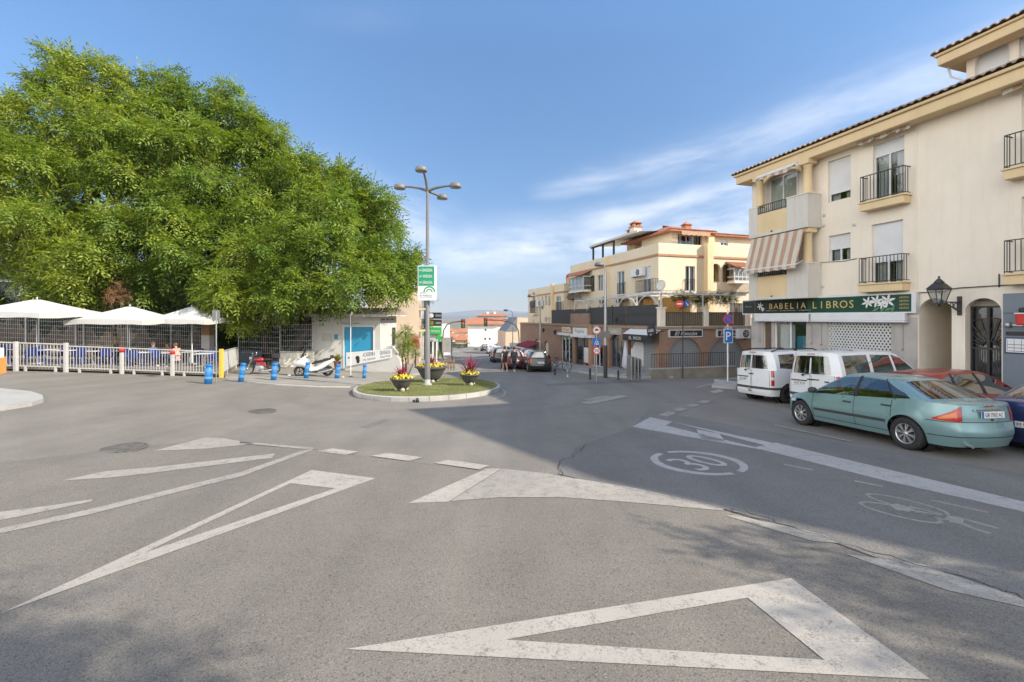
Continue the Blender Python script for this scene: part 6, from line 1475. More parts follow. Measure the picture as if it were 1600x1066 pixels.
p = on((325-CX)/F*28.4,28.4); o = thing('brick_pillar', 'orange brick pillar with a white painted foot beside the terrace', 'pillar', p)
w = .24; z1 = zpix(p,497); zm = zpix(p,524)
b = MB(); b.box(p.x-w,p.x+w,p.y-w,p.y+w,zm,z1); b.build('brick_shaft', m_brick2, o); b = MB(); b.box(p.x-w-.01,p.x+w+.01,p.y-w-.01,p.y+w+.01,p.z-.2,zm-.001); b.build('painted_foot', m_white, o); b = MB(); b.box(p.x-w-.05,p.x+w+.05,p.y-w-.05,p.y+w+.05,z1+.001,z1+.1); b.build('cap', m_conc, o)
g0 = W(-60,HY,40); hs_ = thing('grey_house', 'grey plastered house mostly hidden behind the big trees', 'building', on(g0.x,g0.y))
FH = Fr(-50,40,1,.0); hw1 = FH.rect(24,62,430,462); b = MB(FH.M); wall_grid(b, 0, 26, -3, 5.4, [hw1, (5,6.6,1.2,2.8), (19,20.5,1.2,2.6)], .2); b.quad((26,0,-3),(26,8,-3),(26,8,5.4),(26,0,5.4)); b.quad((0,0,5.4),(26,0,5.4),(26,8,5.4),(0,8,5.4)); hwl = b.build('wall', mat('grey_plaster', (.17,.175,.185), .9, .1, .8, dirt=.3), hs_)
window(hwl, FH, *hw1, y=.1, mull=1); window(hwl, FH, 5,6.6,1.2,2.8, y=.1); window(hwl, FH, 19,20.5,1.2,2.6, y=.1)
b = MB(FH.M); tile_roof_edge(b, FH, -.3, 26.3, -.4, 5.42, .4, 4.2, .4, .11); b.build('roof', mat('dark_slate',(.10,.10,.10),.9,.2,2), hs_)
a, e = on((372-CX)/F*29.6,29.6), on((488-CX)/F*30.8,30.8)
lwz = zpix(e,550); lw = thing('garden_wall', 'low beige garden wall under the mesh fence between terrace and white house', 'wall', a.lerp(e,.6))
wa = on((437-CX)/F*30.3,30.3); b = MB(); b.bar(wa+Vector((0,0,.35)), e+Vector((.1,0,.35)), .25, (lwz-e.z)*2-.7+.0); b.build('masonry', m_offw, lw)
b = MB(); b.bar(Vector((wa.x,wa.y,lwz+.02)), Vector((e.x+.1,e.y,lwz+.02)), .32, .08); b.build('coping', m_conc, lw)
bw_ = thing('dark_panel_wall', 'dark blue grey panel wall behind the red motorcycle', 'wall', a); b = MB(); b.bar(a+Vector((-.2,.1,.5)), Vector((wa.x-1.3,wa.y+.1,wa.z+.5)), .12, 1.2); b.build('panel', mat('slate_panel', (.10,.125,.15), .8, .15, 1.5), bw_)
cp_ = thing('gate_post', 'slim dark gate post between the panel wall and the beige wall', 'post', wa); b = MB(); b.box(wa.x-.5,wa.x-.28,wa.y-.12,wa.y+.12,wa.z-.2,lwz+.15); b.build('shaft', mat('dark_wood_post', (.10,.085,.075), .8, .2, 4), cp_)
mesh_fence(Vector((a.x,a.y+.02,a.z)), Vector((wa.x,wa.y+.02,wa.z)), zpix(a,508)-a.z, 'grey mesh fence above the dark panel wall by the motorcycle', z0=.9, step=.12, rows=5)
mesh_fence(Vector((wa.x,wa.y,lwz+.05)), Vector((e.x,e.y,lwz+.05)), zpix(e,508)-lwz, 'grey mesh fence standing on the beige garden wall', step=.12, rows=5)
# ================================================================ white academy house
D0 = 31.4; X0, X1 = (487-CX)/F*D0, (594-CX)/F*D0
FW = Fr(X0, D0, 1, 0); FE = Fr(X1, D0, 0, 1)
wh = thing('white_house', 'low white house with a tiled eave, blue roller door and bright end wall', 'building', on(X1,D0))
ze = FW.z_(590,494); L_ = X1-X0
dh = (FW.u_(538),FW.u_(583),-2.2,FW.z_(560,511)); mh = FW.rect(503,518,521,533)
b = MB(FW.M); wall_grid(b, 0, L_, -2.6, ze, [dh], .18); b.M = FE.M; wE = FE.rect(612.5,616.5,512,539); wall_grid(b, 0, 4.4, -2.6, ze, [wE], .15); b.M = FW.M; b.quad((0,0,-2.6),(0,4.4,-2.6),(0,4.4,ze),(0,0,ze)); b.quad((0,4.4,-2.6),(L_,4.4,-2.6),(L_,4.4,ze),(0,4.4,ze)); wo = b.build('wall', m_white, wh)
window(wo, FE, *wE, y=.1, mull=0)
b = MB(FE.M); b.box(wE[0],wE[1],-.08,-.002,wE[2],wE[3]); b.build('window_grille', m_iron, wo)
m_door = mat('turquoise_blue_door', (.02,.27,.47), .5, .05, 2)
b = MB(FW.M); b.box(dh[0],dh[1],.05,.09,dh[2],dh[3]); do = b.build('roller_door', m_door, wo); b = MB(FW.M); b.box(dh[1]-.08,dh[1],.01,.0495,dh[2],dh[3]); b.build('guide_rail', mat('dark_blue_rail',(.01,.1,.2),.5,.1,4), do)
b = MB(FW.M); b.box(dh[0]-.1,dh[0],-.03,-.001,dh[2],dh[3]+.1); b.box(dh[1],dh[1]+.1,-.03,-.001,dh[2],dh[3]+.1); b.box(dh[0],dh[1],-.03,-.001,dh[3],dh[3]+.1); b.build('door_frame', m_alum, wo)
b = MB(FW.M); b.box(mh[0],mh[1],-.05,-.001,mh[2],mh[3]); b.build('meter_box', mat('grey_meter', (.42,.41,.39), .7, .15, 3), wo)
b = MB(FW.M); q = FW.rect(522.5,528,522.5,530); b.box(q[0],q[1],-.03,-.001,q[2],q[3]); b.build('blue_plaque', mat('teal_plaque', (.02,.22,.33), .4, .05, 3), wo)
b = MB(FW.M); q = FW.rect(530,535,524,529); b.box(q[0],q[1],-.03,-.001,q[2],q[3]); b.build('grey_plaque', m_galv, wo)
b = MB(FW.M); b.text('Tecnicolor', FW.u_(548), -.012, FW.z_(548,505), .14, 1.4, shear=.3); b.build('lettering', m_iron, wo)
r = MB(FW.M); r.box(-.2,L_+.75,-.75,4.6,ze,ze+.10); r.box(-.2,L_+.76,-.78,-.751,ze-.04,ze+.16); ro_ = r.build('eave_slab', m_white, wh)
r = MB(FW.M); tile_roof_edge(r, FW, -.2, L_+.8, -.85, ze+.14, .14, 3.2, .24, .075); r.poly([(L_+.8,-.85,ze+.14),(L_+.8,4.7,ze+.14),(L_+.8,2.35,ze+.588)]); r.quad((-.2,4.7,ze+.14),(L_+.8,4.7,ze+.14),(L_+.8,2.35,ze+.588),(-.2,2.35,ze+.588)); r.build('roof', m_tile, wh)
b = MB(FE.M)
for k in range(3): b = MB(FE.M); u, z = FE.uv(597+k*7,498,0); b.lathe([(0,-.2),(.04,-.2),(.04,0)],8,(u,0,ze-.25),axis='y'); b.build('beam_end', m_wood, wo)
ra, rb2 = G(541,579), G(620,583)
rd = (rb2-ra); FRm = Fr(ra.x, ra.y, rd.x, rd.y); Lr = math.hypot(rd.x, rd.y)
rw_ = thing('ramp_wall', 'white ramp wall with a rounded sloping end in front of the white house', 'wall', ra)
zt0, zt1 = FRm.z_(541,571), FRm.z_(612,541); zt2 = FRm.z_(624,556)
b = MB(FRm.M); ub = FRm.u_(612); uc = FRm.u_(622); prof = [(-.1,ra.z-.3),(uc+.25,rb2.z-.3),(uc+.25,zt2-.9),(uc+.1,zt2-.2),(uc-.15,zt2+.1),(ub+.1,zt1-.02),(ub-.2,zt1+.04),(FRm.u_(575),FRm.z_(575,561)),(-.1,zt0)]
b.plate(prof, 0, .22); b.build('masonry', m_white, rw_, bevel=.02)
b = MB(FRm.M); b.bar((ub,.11,zt1),(uc-.02,.11,zt2+.12),.3,.07); b.build('coping', m_conc, rw_)
bn = thing('banner', 'white banner reading academia hung along the ramp wall before the blue door', 'banner', FRm.at(0,-.05,zt0))
q0,q1 = FRm.u_(541,-.06), FRm.u_(613,-.06); zz = lambda px,py: FRm.z_(px,py,-.06)
c4 = [(q0,zz(541,573)),(q1,zz(613,559)),(q1,zz(613,545)),(q0,zz(541,551))]
b = MB(FRm.M); b.plate(c4, -.07,-.06); b.build('cloth', m_signw, bn)
def along(f, g): 
 x = q0+(q1-q0)*f; lo = c4[0][1]+(c4[1][1]-c4[0][1])*f; hi = c4[3][1]+(c4[2][1]-c4[3][1])*f; return x, lo+(hi-lo)*g
b = MB(FRm.M)
for txt, f0, f1, g, hh, in (('ACADEMIA',.36,.63,.70,.26),('GRANADA',.73,.96,.70,.26)):
 for i, ch_ in enumerate(txt): x, z = along(f0+(f1-f0)*(i+.5)/len(txt), g); b.text(ch_, x, -.074, z, hh, (q1-q0)*(f1-f0)/len(txt)*(.42 if ch_ in 'I1.' else .8))
b.build('lettering', m_signk, bn)
b = MB(FRm.M)
for txt, f0, f1, g, hh, in (('TFNO.958596411',.36,.64,.26,.13),('958275441',.74,.96,.26,.13)):
 for i, ch_ in enumerate(txt): x, z = along(f0+(f1-f0)*(i+.5)/len(txt), g); b.text(ch_, x, -.074, z, hh, (q1-q0)*(f1-f0)/len(txt)*(.42 if ch_ in 'I1.' else .8))
b.build('telephone_numbers', mat('grey_letter', (.12,.12,.13), .6, 0), bn)
b = MB(FRm.M); x, z = along(.25,.5); b.lathe([(0,0),(.15,0)],18,(x,-.0745,z),axis='y'); b.poly([(x-.05,-.0746,z-.34),(x+.12,-.0746,z-.34),(x+.16,-.0746,z-.1),(x-.1,-.0746,z-.12)]); x, z = along(.06,.6); b.box(x-.05,x+.05,-.0746,-.0742,z-.05,z+.05); b.build('figure_emblem', m_signk, bn)
p = Vector(((527-CX)/F*30.0, 30.0, 0)); p.z = gz(p.x,p.y)+.05; o = thing('potted_palm', 'yellow green potted palm by the white wall left of the blue door', 'plant', p)
b = MB(); b.lathe([(0,0),(.16,0),(.24,.5),(.27,.52),(.2,.5),(0,.48)],16,p); b.build('pot', m_terra, o)
b = MB()
for i in range(70):
 th = random.random()*6.283; el = R(random.uniform(30,88)); L = random.uniform(.35,.8); d = Vector((math.cos(th)*math.cos(el),math.sin(th)*math.cos(el),math.sin(el))); s_ = d.cross(Vector((0,0,1))).normalized()*.05; a_ = p+Vector((0,0,.5)); m_ = a_+d*L*.6; e_ = a_+d*L+Vector((0,0,-.2*L)); b.add([a_-s_*.3,a_+s_*.3,m_-s_,m_+s_,e_],[(0,1,3,2),(2,3,4)])
b.build('fronds', flower_mat('palm_fronds', [(0,(.16,.17,.03)),(1,(.27,.24,.05))]), o)
for px, py in ((452,588),(535,591)):
 p = G(px,py); o = thing('rubble_stone', 'small dark stone on the pale forecourt '+('under the scooter' if px < 500 else 'by the thin sign post'), 'stone', p); b = MB(); b.ball(p+Vector((0,0,.05)),(.12,.09,.07),8,6); b.build('stone', m_stone, o)
fc = gp((352,592),(430,600),(500,603),(545,603),(600,600),(640,596),(655,585))+[(-3.4,32),(-3.0,44),(-9,44),(-9,27)]+[(X0,D0+.1),(e.x,e.y),(a.x-1,a.y)]
struct(sheet('forecourt', fc, mat('forecourt_concrete', (.30,.275,.235), .9, .14, .8, fine=.25, dirt=.2), .03, thick=.3))
kerb_line(gp((352,594),(430,602),(500,605.5),(548,606)), .05, .14)
FB = Fr(-8.6, 39.5, .955, .295); FB2 = Fr(*FB.sub(FB.u_(655),0), -.17, .985)
bh = thing('beige_house', 'tall beige house with planted balconies behind the white house', 'building', on(-6,40))
ub = FB.u_(655); zt = FB.z_(640,450); b = MB(FB.M); wall_grid(b, -4, ub, -3, zt, [], .2); b.quad((-4,0,zt),(ub,0,zt),(ub,9,zt),(-4,9,zt)); b.M = FB2.M; wins = [(1.0,2.4,zt-3.3,zt-1.6),(1.0,2.4,zt-6.4,zt-4.6),(4.4,5.6,zt-3.3,zt-1.6),(4.4,5.6,zt-6.4,zt-4.6)]; wall_grid(b, 0, 9, -3, zt, wins, .2); bwo = b.build('wall', mat('warm_beige_render', (.60,.48,.37), .9, .06, .7, dirt=.2), bh)
for w_ in wins: window(bwo, FB2, *w_, y=.1)
b = MB(FB.M); b.add([(-4,-.3,zt),(ub+.3,-.3,zt),(ub+.3,9,zt),(-4,9,zt),(-4,4,zt+1.3),(ub+.3,4,zt+1.3)],[(0,1,5,4),(2,3,4,5),(1,2,5),(0,4,3)]); b.build('roof', m_offw, bh)
b = MB(FB.M); b.box(-.5,ub,-.10,-.002,-3,FB.z_(640,522)); b.build('stone_base', mat('pale_brick_base', (.50,.40,.31), .9, .2, 3, fine=.3), bh)
for z0 in (FB.z_(655,463),FB.z_(655,497)):
 b = MB(FB2.M); b.box(.2,3.2,-.9,-.002,z0-1.2,z0-1.05); bo = b.build('balcony', m_ochre, bh); g = MB(FB2.M); railing(g, FB2, .2,3.2,z0-1.04,z0-.1,-.86,.16,.03,.8); g.build('railing', m_iron, bo)
# ================================================================ far end of the street, town and hills
m_farw = mat('far_white_render', (.66,.64,.60), .9, .06, .3, dirt=.2); m_farp = mat('far_peach_render', (.62,.45,.32), .9, .06, .3, dirt=.2); m_farg = mat('far_grey_roof', (.16,.17,.19), .8, .2, .6)
m_win = m_dglass
wbX, wbY = (731-CX)/F*150, 150.0
wb = thing('white_block', 'white four storey block with orange tiled roofs at the bottom of the street', 'building', on(wbX,wbY))
FWB = Fr(wbX, wbY, 1, .10); FWS = Fr(*FWB.sub(FWB.u_(778),0), .82, .57)
U1 = FWB.u_(778); z1 = FWB.z_(755,506); US = FWS.u_(800)
b = MB(FWB.M); wall_grid(b, 0, U1, -14, z1, [], .2); b.quad((0,0,-14),(0,12,-14),(0,12,z1),(0,0,z1)); b.M = FWS.M; sw = []
for py in (514,523,533):
 for px in (783.5,790.5,797): sw.append((FWS.u_(px),FWS.u_(px+3.4),FWS.z_(px,py+5.5),FWS.z_(px,py)))
wall_grid(b, 0, US, -14, z1, sw, .3); wo = b.build('wall', m_farw, wb)
for s_ in sw: b = MB(FWS.M); b.box(s_[0],s_[1],.2,.25,s_[2],s_[3]); b.build('window', m_win, wo)
for px,py in ((757.5,514),(757,528),(764,528)): q = FWB.rect(px,px+2.4,py,py+3); b = MB(FWB.M); b.box(q[0],q[1],-.05,-.002,q[2],q[3]); b.build('window', m_win, wo)
r = MB(FWB.M); zr = FWB.z_(755,500); r.quad((-1,-1,z1),(U1+.4,-1,z1),(U1-.5,5,zr+.6),(0,5,zr+.6)); r.quad((-1,-1,z1-.35),(U1+.4,-1,z1-.35),(U1+.4,-1,z1),(-1,-1,z1)); r.quad((-1,-1,z1),(0,5,zr+.6),(0,9,zr+.6),(-1,14,z1)); r.M = FWS.M; r.quad((-.3,-1,z1),(US,-1,z1),(US,5,zr+.6),(0,5,zr+.6)); r.quad((-.3,-1,z1-.35),(US,-1,z1-.35),(US,-1,z1),(-.3,-1,z1)); r.build('roof', m_terra, wb)
ax0,ax1 = FWB.u_(746,6), FWB.u_(793,6); za = FWB.z_(770,494,6); b = MB(FWB.M); b.box(ax0,ax1,6,16,z1,za); b.build('attic_wall', m_farw, wb)
b = MB(FWB.M); zq = FWB.z_(770,488.5,6); b.quad((ax0-1,5,za),(ax1+1,5,za),(ax1-3,11,zq),(ax0+4,11,zq)); b.quad((ax1+1,5,za),(ax1+1,17,za),(ax1-3,11,zq),(ax1-3,11,zq)); b.quad((ax0-1,5,za),(ax0+4,11,zq),(ax0+4,11,zq),(ax0-1,17,za)); b.quad((ax0-1,17,za),(ax0+4,11,zq),(ax1-3,11,zq),(ax1+1,17,za)); b.build('attic_roof', m_terra, wb)
for px in (762,773): u = FWB.u_(px,9); b = MB(FWB.M); b.box(u-.4,u+.4,8.6,9.4,za,zq+.3); b.build('chimney', m_farw, wb)
b = MB(FWB.M); b.box(FWB.u_(744,5.2),ax1+2,5.1,5.25,z1+.6,z1+1.5); b.build('terrace_railing', m_iron, wb)
px0 = W(790,HY,74); ph = thing('peach_house', 'peach coloured house with a grey sided gable down the street on the right', 'building', on(px0.x,px0.y)); FP = Fr(px0.x,px0.y,1,.18)
b = MB(FP.M); u1,u2 = FP.u_(808),FP.u_(832); zb_, zt = FP.z_(808,518), FP.z_(808,496); b.box(0,u2,0,9,-9,zb_); b.plate([(u1,zb_),(u2,zb_),(u2,zt-.1),(u1,zt)],.001,8); wo = b.build('wall', m_farp, ph)
b = MB(FP.M); b.plate([(0,zb_),(u1,zb_),(u1,zt+.05)],-.05,8.2); b.build('grey_gable', m_farg, ph)
for i,(x0,x1,yt,d,m_,lab) in enumerate(((796,812,536,60,m_offw,'pale low shop front under the far arched traffic mast'),(812,826,540,56,m_farw,'white shuttered shop beside the wine red awning'))):
 a = W(x0,HY,d); o = thing('far_shop', lab, 'shop', on(a.x,a.y)); Fs = Fr(a.x,a.y,.93,-.36); b = MB(Fs.M); u1 = Fs.u_(x1); zt = Fs.z_((x0+x1)/2,yt); b.box(0,u1,0,3,-7,zt); wo = b.build('wall', m_, o)
 n = 3
 for k in range(n): b = MB(Fs.M); b.box(u1*(k+.15)/n,u1*(k+.85)/n,-.04,-.001,-4,zt-.5); b.build('shutter', m_shutw if k%2 else m_shut, wo)
rng2 = random.Random(5)
for i,(x0,x1,yt,d,wc,lab) in enumerate(((690,706,512,240,m_farp,'peach house with an orange roof at the far left of the distant town'),(704,718,515,260,m_farw,'white house with an orange roof behind the curved traffic mast'),(714,733,513,230,m_farp,'wide peach house with an orange roof left of the white block'),(697,712,521,190,m_farw,'low white house below the orange roofs of the distant town'),(711,730,523,175,m_farp,'low peach house under the hanging traffic light'))):
 a = W(x0,HY,d); o = thing('town_house', lab, 'house', on(a.x,a.y), group='orange roofed houses at the bottom of the hill'); w = (x1-x0)/F*d; zt = EYE+(HY-yt)/F*d; h_ = 2.2
 b = MB(); b.box(a.x,a.x+w,d,d+9,zt-9,zt-h_); wo = b.build('wall', wc, o)
 for k in range(4): b = MB(); x = a.x+w*(k+.3)/4; b.box(x,x+1.0,d-.06,d-.001,zt-5.2,zt-3.7); b.build('window', m_win, wo)
 b = MB(); b.add([(a.x-.4,d-.6,zt-h_),(a.x+w+.4,d-.6,zt-h_),(a.x+w+.4,d+9.6,zt-h_),(a.x-.4,d+9.6,zt-h_),(a.x+1.5,d+4.5,zt),(a.x+w-1.5,d+4.5,zt)],[(0,1,5,4),(2,3,4,5),(1,2,5),(3,0,4)]); b.build('roof', m_terra, o)
mb = MB(); n = 90; m_hill = mat('distant_hill', (.10,.11,.10), 1, .2, .001)
def ridge(x): return 60+46*math.sin(x/1900+.6)+26*math.sin(x/730+1.1)+11*math.sin(x/260)
for (d, k_, off) in ((5200,.75,0),(7800,1.5,900)):
 vs = []
 for i in range(n+1):
  x = -9000+18000*i/n; hh = max(6, ridge(x+off)*k_*.8)
  vs += [(x,d-900,-14.5),(x,d,-14+hh),(x,d+1500,-14.5)]
 mb.add(vs, [(3*i+j,3*i+3+j,3*i+4+j,3*i+1+j) for i in range(n) for j in range(2)], True)
struct(mb.build('hills', m_hill))
pA = on(-4.9,60); ls = thing('pharmacy', 'narrow white shop with bright green fascia signs behind the lamp pole', 'shop', pA); Fp = Fr((660-CX)/F*58, 58, 1, .0)
u1 = Fp.u_(691); b = MB(Fp.M); zt = Fp.z_(675,507); b.box(0,u1,0,7,-6,zt); wo = b.build('wall', m_farw, ls)
m_gsig = mat('bright_green_sign', (.05,.42,.10), .5, .06, 2); m_gsig2 = mat('lime_sign', (.20,.5,.08), .5, .06, 2)
b = MB(Fp.M); q = Fp.rect(672,690,511.5,522); b.box(q[0],q[1],-.3,-.001,q[2],q[3]); so_ = b.build('green_fascia', m_gsig, ls); b = MB(Fp.M); b.text('farmacia', (q[0]+q[1])/2, -.304, (q[2]+q[3])/2, .35, 1.1); b.build('lettering', m_signw, so_)
b = MB(Fp.M); q = Fp.rect(661,666,512,522); b.box(q[0],q[1],-.3,-.001,q[2],q[3]); b.build('lime_panel', m_gsig2, ls)
b = MB(Fp.M); u,z = Fp.uv(686.5,528,-.5); s_ = .22; b.box(u-s_*2.2,u+s_*2.2,-.55,-.4,z-s_*.75,z+s_*.75); b.box(u-s_*.75,u+s_*.75,-.549,-.401,z-s_*2.2,z-s_*.7501); b.box(u-s_*.75,u+s_*.75,-.549,-.401,z+s_*.7501,z+s_*2.2); b.build('green_cross', m_gsig, ls)
b = MB(Fp.M)
for px in (664,671,679,686): q = Fp.rect(px,px+4,534,553); b.box(q[0],q[1],-.06,-.001,q[2],q[3])
b.build('shop_window', m_win, wo)
p = on((664-CX)/F*46,46); o = thing('street_sign_board', 'tall post carrying two dark boards with white and yellow discs beside the lamp pole', 'sign', p); post(o, p, zpix(p,470)-p.z, .09, m_iron)
for yt,yb,dm,txt in ((488.5,498,m_signw,'ZOO'),(500,509.5,mat('yellow_disc',(.55,.48,.08),.5,.05,3),'PIZZERIA')):
 x0,x1 = (672-CX)/F*46,(690-CX)/F*46; z0,z1 = zpix(p,yb),zpix(p,yt); b = MB(); b.box(x0-.3,x1,45.9,46.05,z0,z1); bo = b.build('board', m_signk, o); b = MB(); b.lathe([(0,-.03),((z1-z0)*.38,-.03)],18,(x0+.15,45.9,(z0+z1)/2),axis='y'); b.build('disc', dm, bo); b = MB(); b.text(txt,x0+.85,45.88,(z0+z1)/2,.2,.55); b.build('lettering', m_signw, bo)
b = MB(); b.bar((p.x,46,zpix(p,497)),((672-CX)/F*46-.3,46,zpix(p,497)),.06); b.bar((p.x,46,zpix(p,505)),((672-CX)/F*46-.3,46,zpix(p,505)),.06); b.build('bracket', m_iron, o)
p = on((700-CX)/F*44,44); o = thing('advert_panel', 'grey street advertising panel seen at an angle before the far road', 'panel', p); b = MB(); b.box(p.x-.55,p.x+.35,p.y-.1,p.y+.1,zpix(p,551),zpix(p,527.5)); b.build('panel', m_conc, o); b = MB(); b.box(p.x-.62,p.x-.55,p.y-.12,p.y+.12,p.z,zpix(p,526)); b.box(p.x+.35,p.x+.42,p.y-.12,p.y+.12,p.z,zpix(p,526)); b.build('frame', m_iron, o)
slab('pavement', gp((640,588),(690,581),(708,562),(708,550),(696,546),(660,552),(648,566)), .13, m_pave)
p = G(700,579,.13); o = thing('timber_guard', 'low brown timber guard fence behind the right planter', 'fence', p); b = MB()
for k in range(5): x = p.x-.4+k*.2; b.box(x-.05,x+.05,p.y-.03,p.y+.03,p.z,p.z+.85)
b.build('slats', mat('weathered_timber',(.24,.16,.10),.9,.2,5), o); b = MB(); b.box(p.x-.5,p.x+.5,p.y-.06,p.y-.031,p.z+.6,p.z+.68); b.box(p.x-.5,p.x+.5,p.y-.06,p.y-.031,p.z+.2,p.z+.28); b.build('rail', mat('weathered_timber',(.24,.16,.10)), o)
for k,(px,py) in enumerate(((676,569),(682,566),(706,559))):
 p = G(px,py,.1); o = thing('street_post', ('slim white post left of the clipped tree','slim white post right of the clipped tree','white post by the grey advertising panel')[k], 'post', p); b = MB(); b.tube([p,p+Vector((0,0,1.9))],.07,8); b.build('shaft', m_signw, o)
for k in range(5):
 y0 = 70+k*0; 
sheet('road_marking', gp((705,562),(770,558),(772,559.2),(705,563.5)), m_paint, .02)
sheet('road_marking', gp((700,549.5),(735,548.5),(735,549.2),(700,550.3)), m_paint, .02)
# ================================================================ trees and plants
def leaf_mat(name, stops, trans=.42):
 m = bpy.data.materials.new(name); m.use_nodes = True; t = m.node_tree; t.nodes.clear()
 o = _n(t,'ShaderNodeOutputMaterial'); g = _n(t,'ShaderNodeNewGeometry')
 c = ramp(t, g.outputs['Random Per Island'], stops)
 v = noise(t, g.outputs['Position'], .33, 4, .6)
 c = mix(t, .8, c, ramp(t, v, [(.32,(.42,.58,.55)),(.5,(.92,.96,.9)),(.70,(1.25,1.10,.85))]), 'MULTIPLY')
 d = _n(t,'ShaderNodeBsdfPrincipled'); d.inputs['Roughness'].default_value = .5; d.inputs['Specular IOR Level'].default_value = .35; t.links.new(c, d.inputs['Base Color'])
 tr = _n(t,'ShaderNodeBsdfTranslucent'); c2 = mix(t, 1.0, c, (1.3,1.28,.5), 'MULTIPLY'); t.links.new(c2, tr.inputs['Color'])
 mx = _n(t,'ShaderNodeMixShader'); mx.inputs[0].default_value = trans; t.links.new(d.outputs[0], mx.inputs[1]); t.links.new(tr.outputs[0], mx.inputs[2]); t.links.new(mx.outputs[0], o.inputs[0]); MATS[name] = m; return m
m_lf1 = leaf_mat('ash_leaves', [(0,(.115,.185,.030)),(.4,(.195,.285,.045)),(.8,(.29,.375,.07)),(1,(.38,.42,.10))])
m_lf2 = leaf_mat('bright_leaves', [(0,(.135,.20,.030)),(.5,(.26,.345,.052)),(1,(.41,.44,.10))])
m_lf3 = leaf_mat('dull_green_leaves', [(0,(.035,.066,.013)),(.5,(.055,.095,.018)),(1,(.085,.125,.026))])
m_dead = leaf_mat('withered_leaves', [(0,(.22,.11,.06)),(1,(.38,.22,.13))], .2)
m_bark = mat('grey_brown_bark', (.085,.062,.046), .95, .35, 5, fine=.5, bmp=.5, bscale=30)
def spray_template(n=7, L=.46, lw=.055, ll=.17):
 """one pinnate leaf: leaflets in pairs along a drooping stalk (x forward, z up)"""
 vs = []
 for i in range(n):
  s = (i//2+1)/(n//2+1); side = 1 if i % 2 else -1
  if i == n-1: side = 0; s = 1.0
  bx_, bz_ = L*s, -.22*L*s*s
  ang = side*R(58); c_, s_ = math.cos(ang), math.sin(ang)
  for (a, b, z) in ((0,0,0),(ll*.5,-lw*.5,.012),(ll,0,-.03),(ll*.5,lw*.5,.012)):
   vs.append((bx_+a*c_-b*s_, a*s_+b*c_, bz_+z-.02*abs(side)))
 return np.array(vs)
def foliage(name, parent, clumps, m, seed, dens=1.0, scale=1.0, tmpl=None, droop=.45, shell=.5, squash=.82):
 """clumps: (x,y,z,r) - leaf sprays spread through the outer part of every clump"""
 rg = np.random.default_rng(seed); T = spray_template() if tmpl is None else tmpl
 P_, D_, N_, S_ = [], [], [], []
 for (x,y,z,r) in clumps:
  n = int(dens*62*r*r)+6
  u = rg.normal(size=(n,3)); u /= np.linalg.norm(u,axis=1)[:,None]
  low = (u[:,2] < -.15) & (rg.random(n) < .6); u[low,2] *= -1
  rad = r*(shell+(1-shell)*rg.random(n)**.6)*(1+.19*rg.normal(size=n))
  p = u*rad[:,None]*np.array([1,1,squash])+np.array([x,y,z])
  d = u*.8+rg.normal(size=(n,3))*.55; d[:,2] -= droop; d /= np.linalg.norm(d,axis=1)[:,None]
  up = np.array([0,0,1.0])*.9+u*.7+rg.normal(size=(n,3))*.35
  P_.append(p); D_.append(d); N_.append(up); S_.append(scale*(.75+.55*rg.random(n)))
 P_ = np.concatenate(P_); D_ = np.concatenate(D_); N_ = np.concatenate(N_); S_ = np.concatenate(S_)
 side = np.cross(N_, D_); side /= np.linalg.norm(side,axis=1)[:,None]+1e-9; up = np.cross(D_, side)
 V = P_[:,None,:]+S_[:,None,None]*(T[None,:,0:1]*D_[:,None,:]+T[None,:,1:2]*side[:,None,:]+T[None,:,2:3]*up[:,None,:])
 V = V.reshape(-1,3)
 org = Vector((0,0,0)); q = parent
 while q is not None: org = org+Vector(q.location); q = q.parent
 V -= np.array(org)
 nf = len(V)//4; me = bpy.data.meshes.new(name); me.vertices.add(len(V)); me.vertices.foreach_set('co', V.astype(np.float32).ravel())
 me.loops.add(nf*4); me.loops.foreach_set('vertex_index', np.arange(nf*4,dtype=np.int32)); me.polygons.add(nf); me.polygons.foreach_set('loop_start', np.arange(0,nf*4,4,dtype=np.int32))
 me.materials.append(m); me.update(calc_edges=True); me.validate()
 o = bpy.data.objects.new(name, me); COL.objects.link(o); o.parent = parent; return o
def limb(mb, a, b, r0, r1, wob=.25, n=5, rnd=random):
 a, b = Vector(a), Vector(b); L = (b-a).length
 pts = [a.lerp(b,i/n)+Vector((rnd.uniform(-1,1),rnd.uniform(-1,1),rnd.uniform(-.5,1)))*wob*L*.12*math.sin(math.pi*i/n) for i in range(n+1)]
 mb.tube(pts, [r0+(r1-r0)*i/n for i in range(n+1)], 8, caps=False); return pts
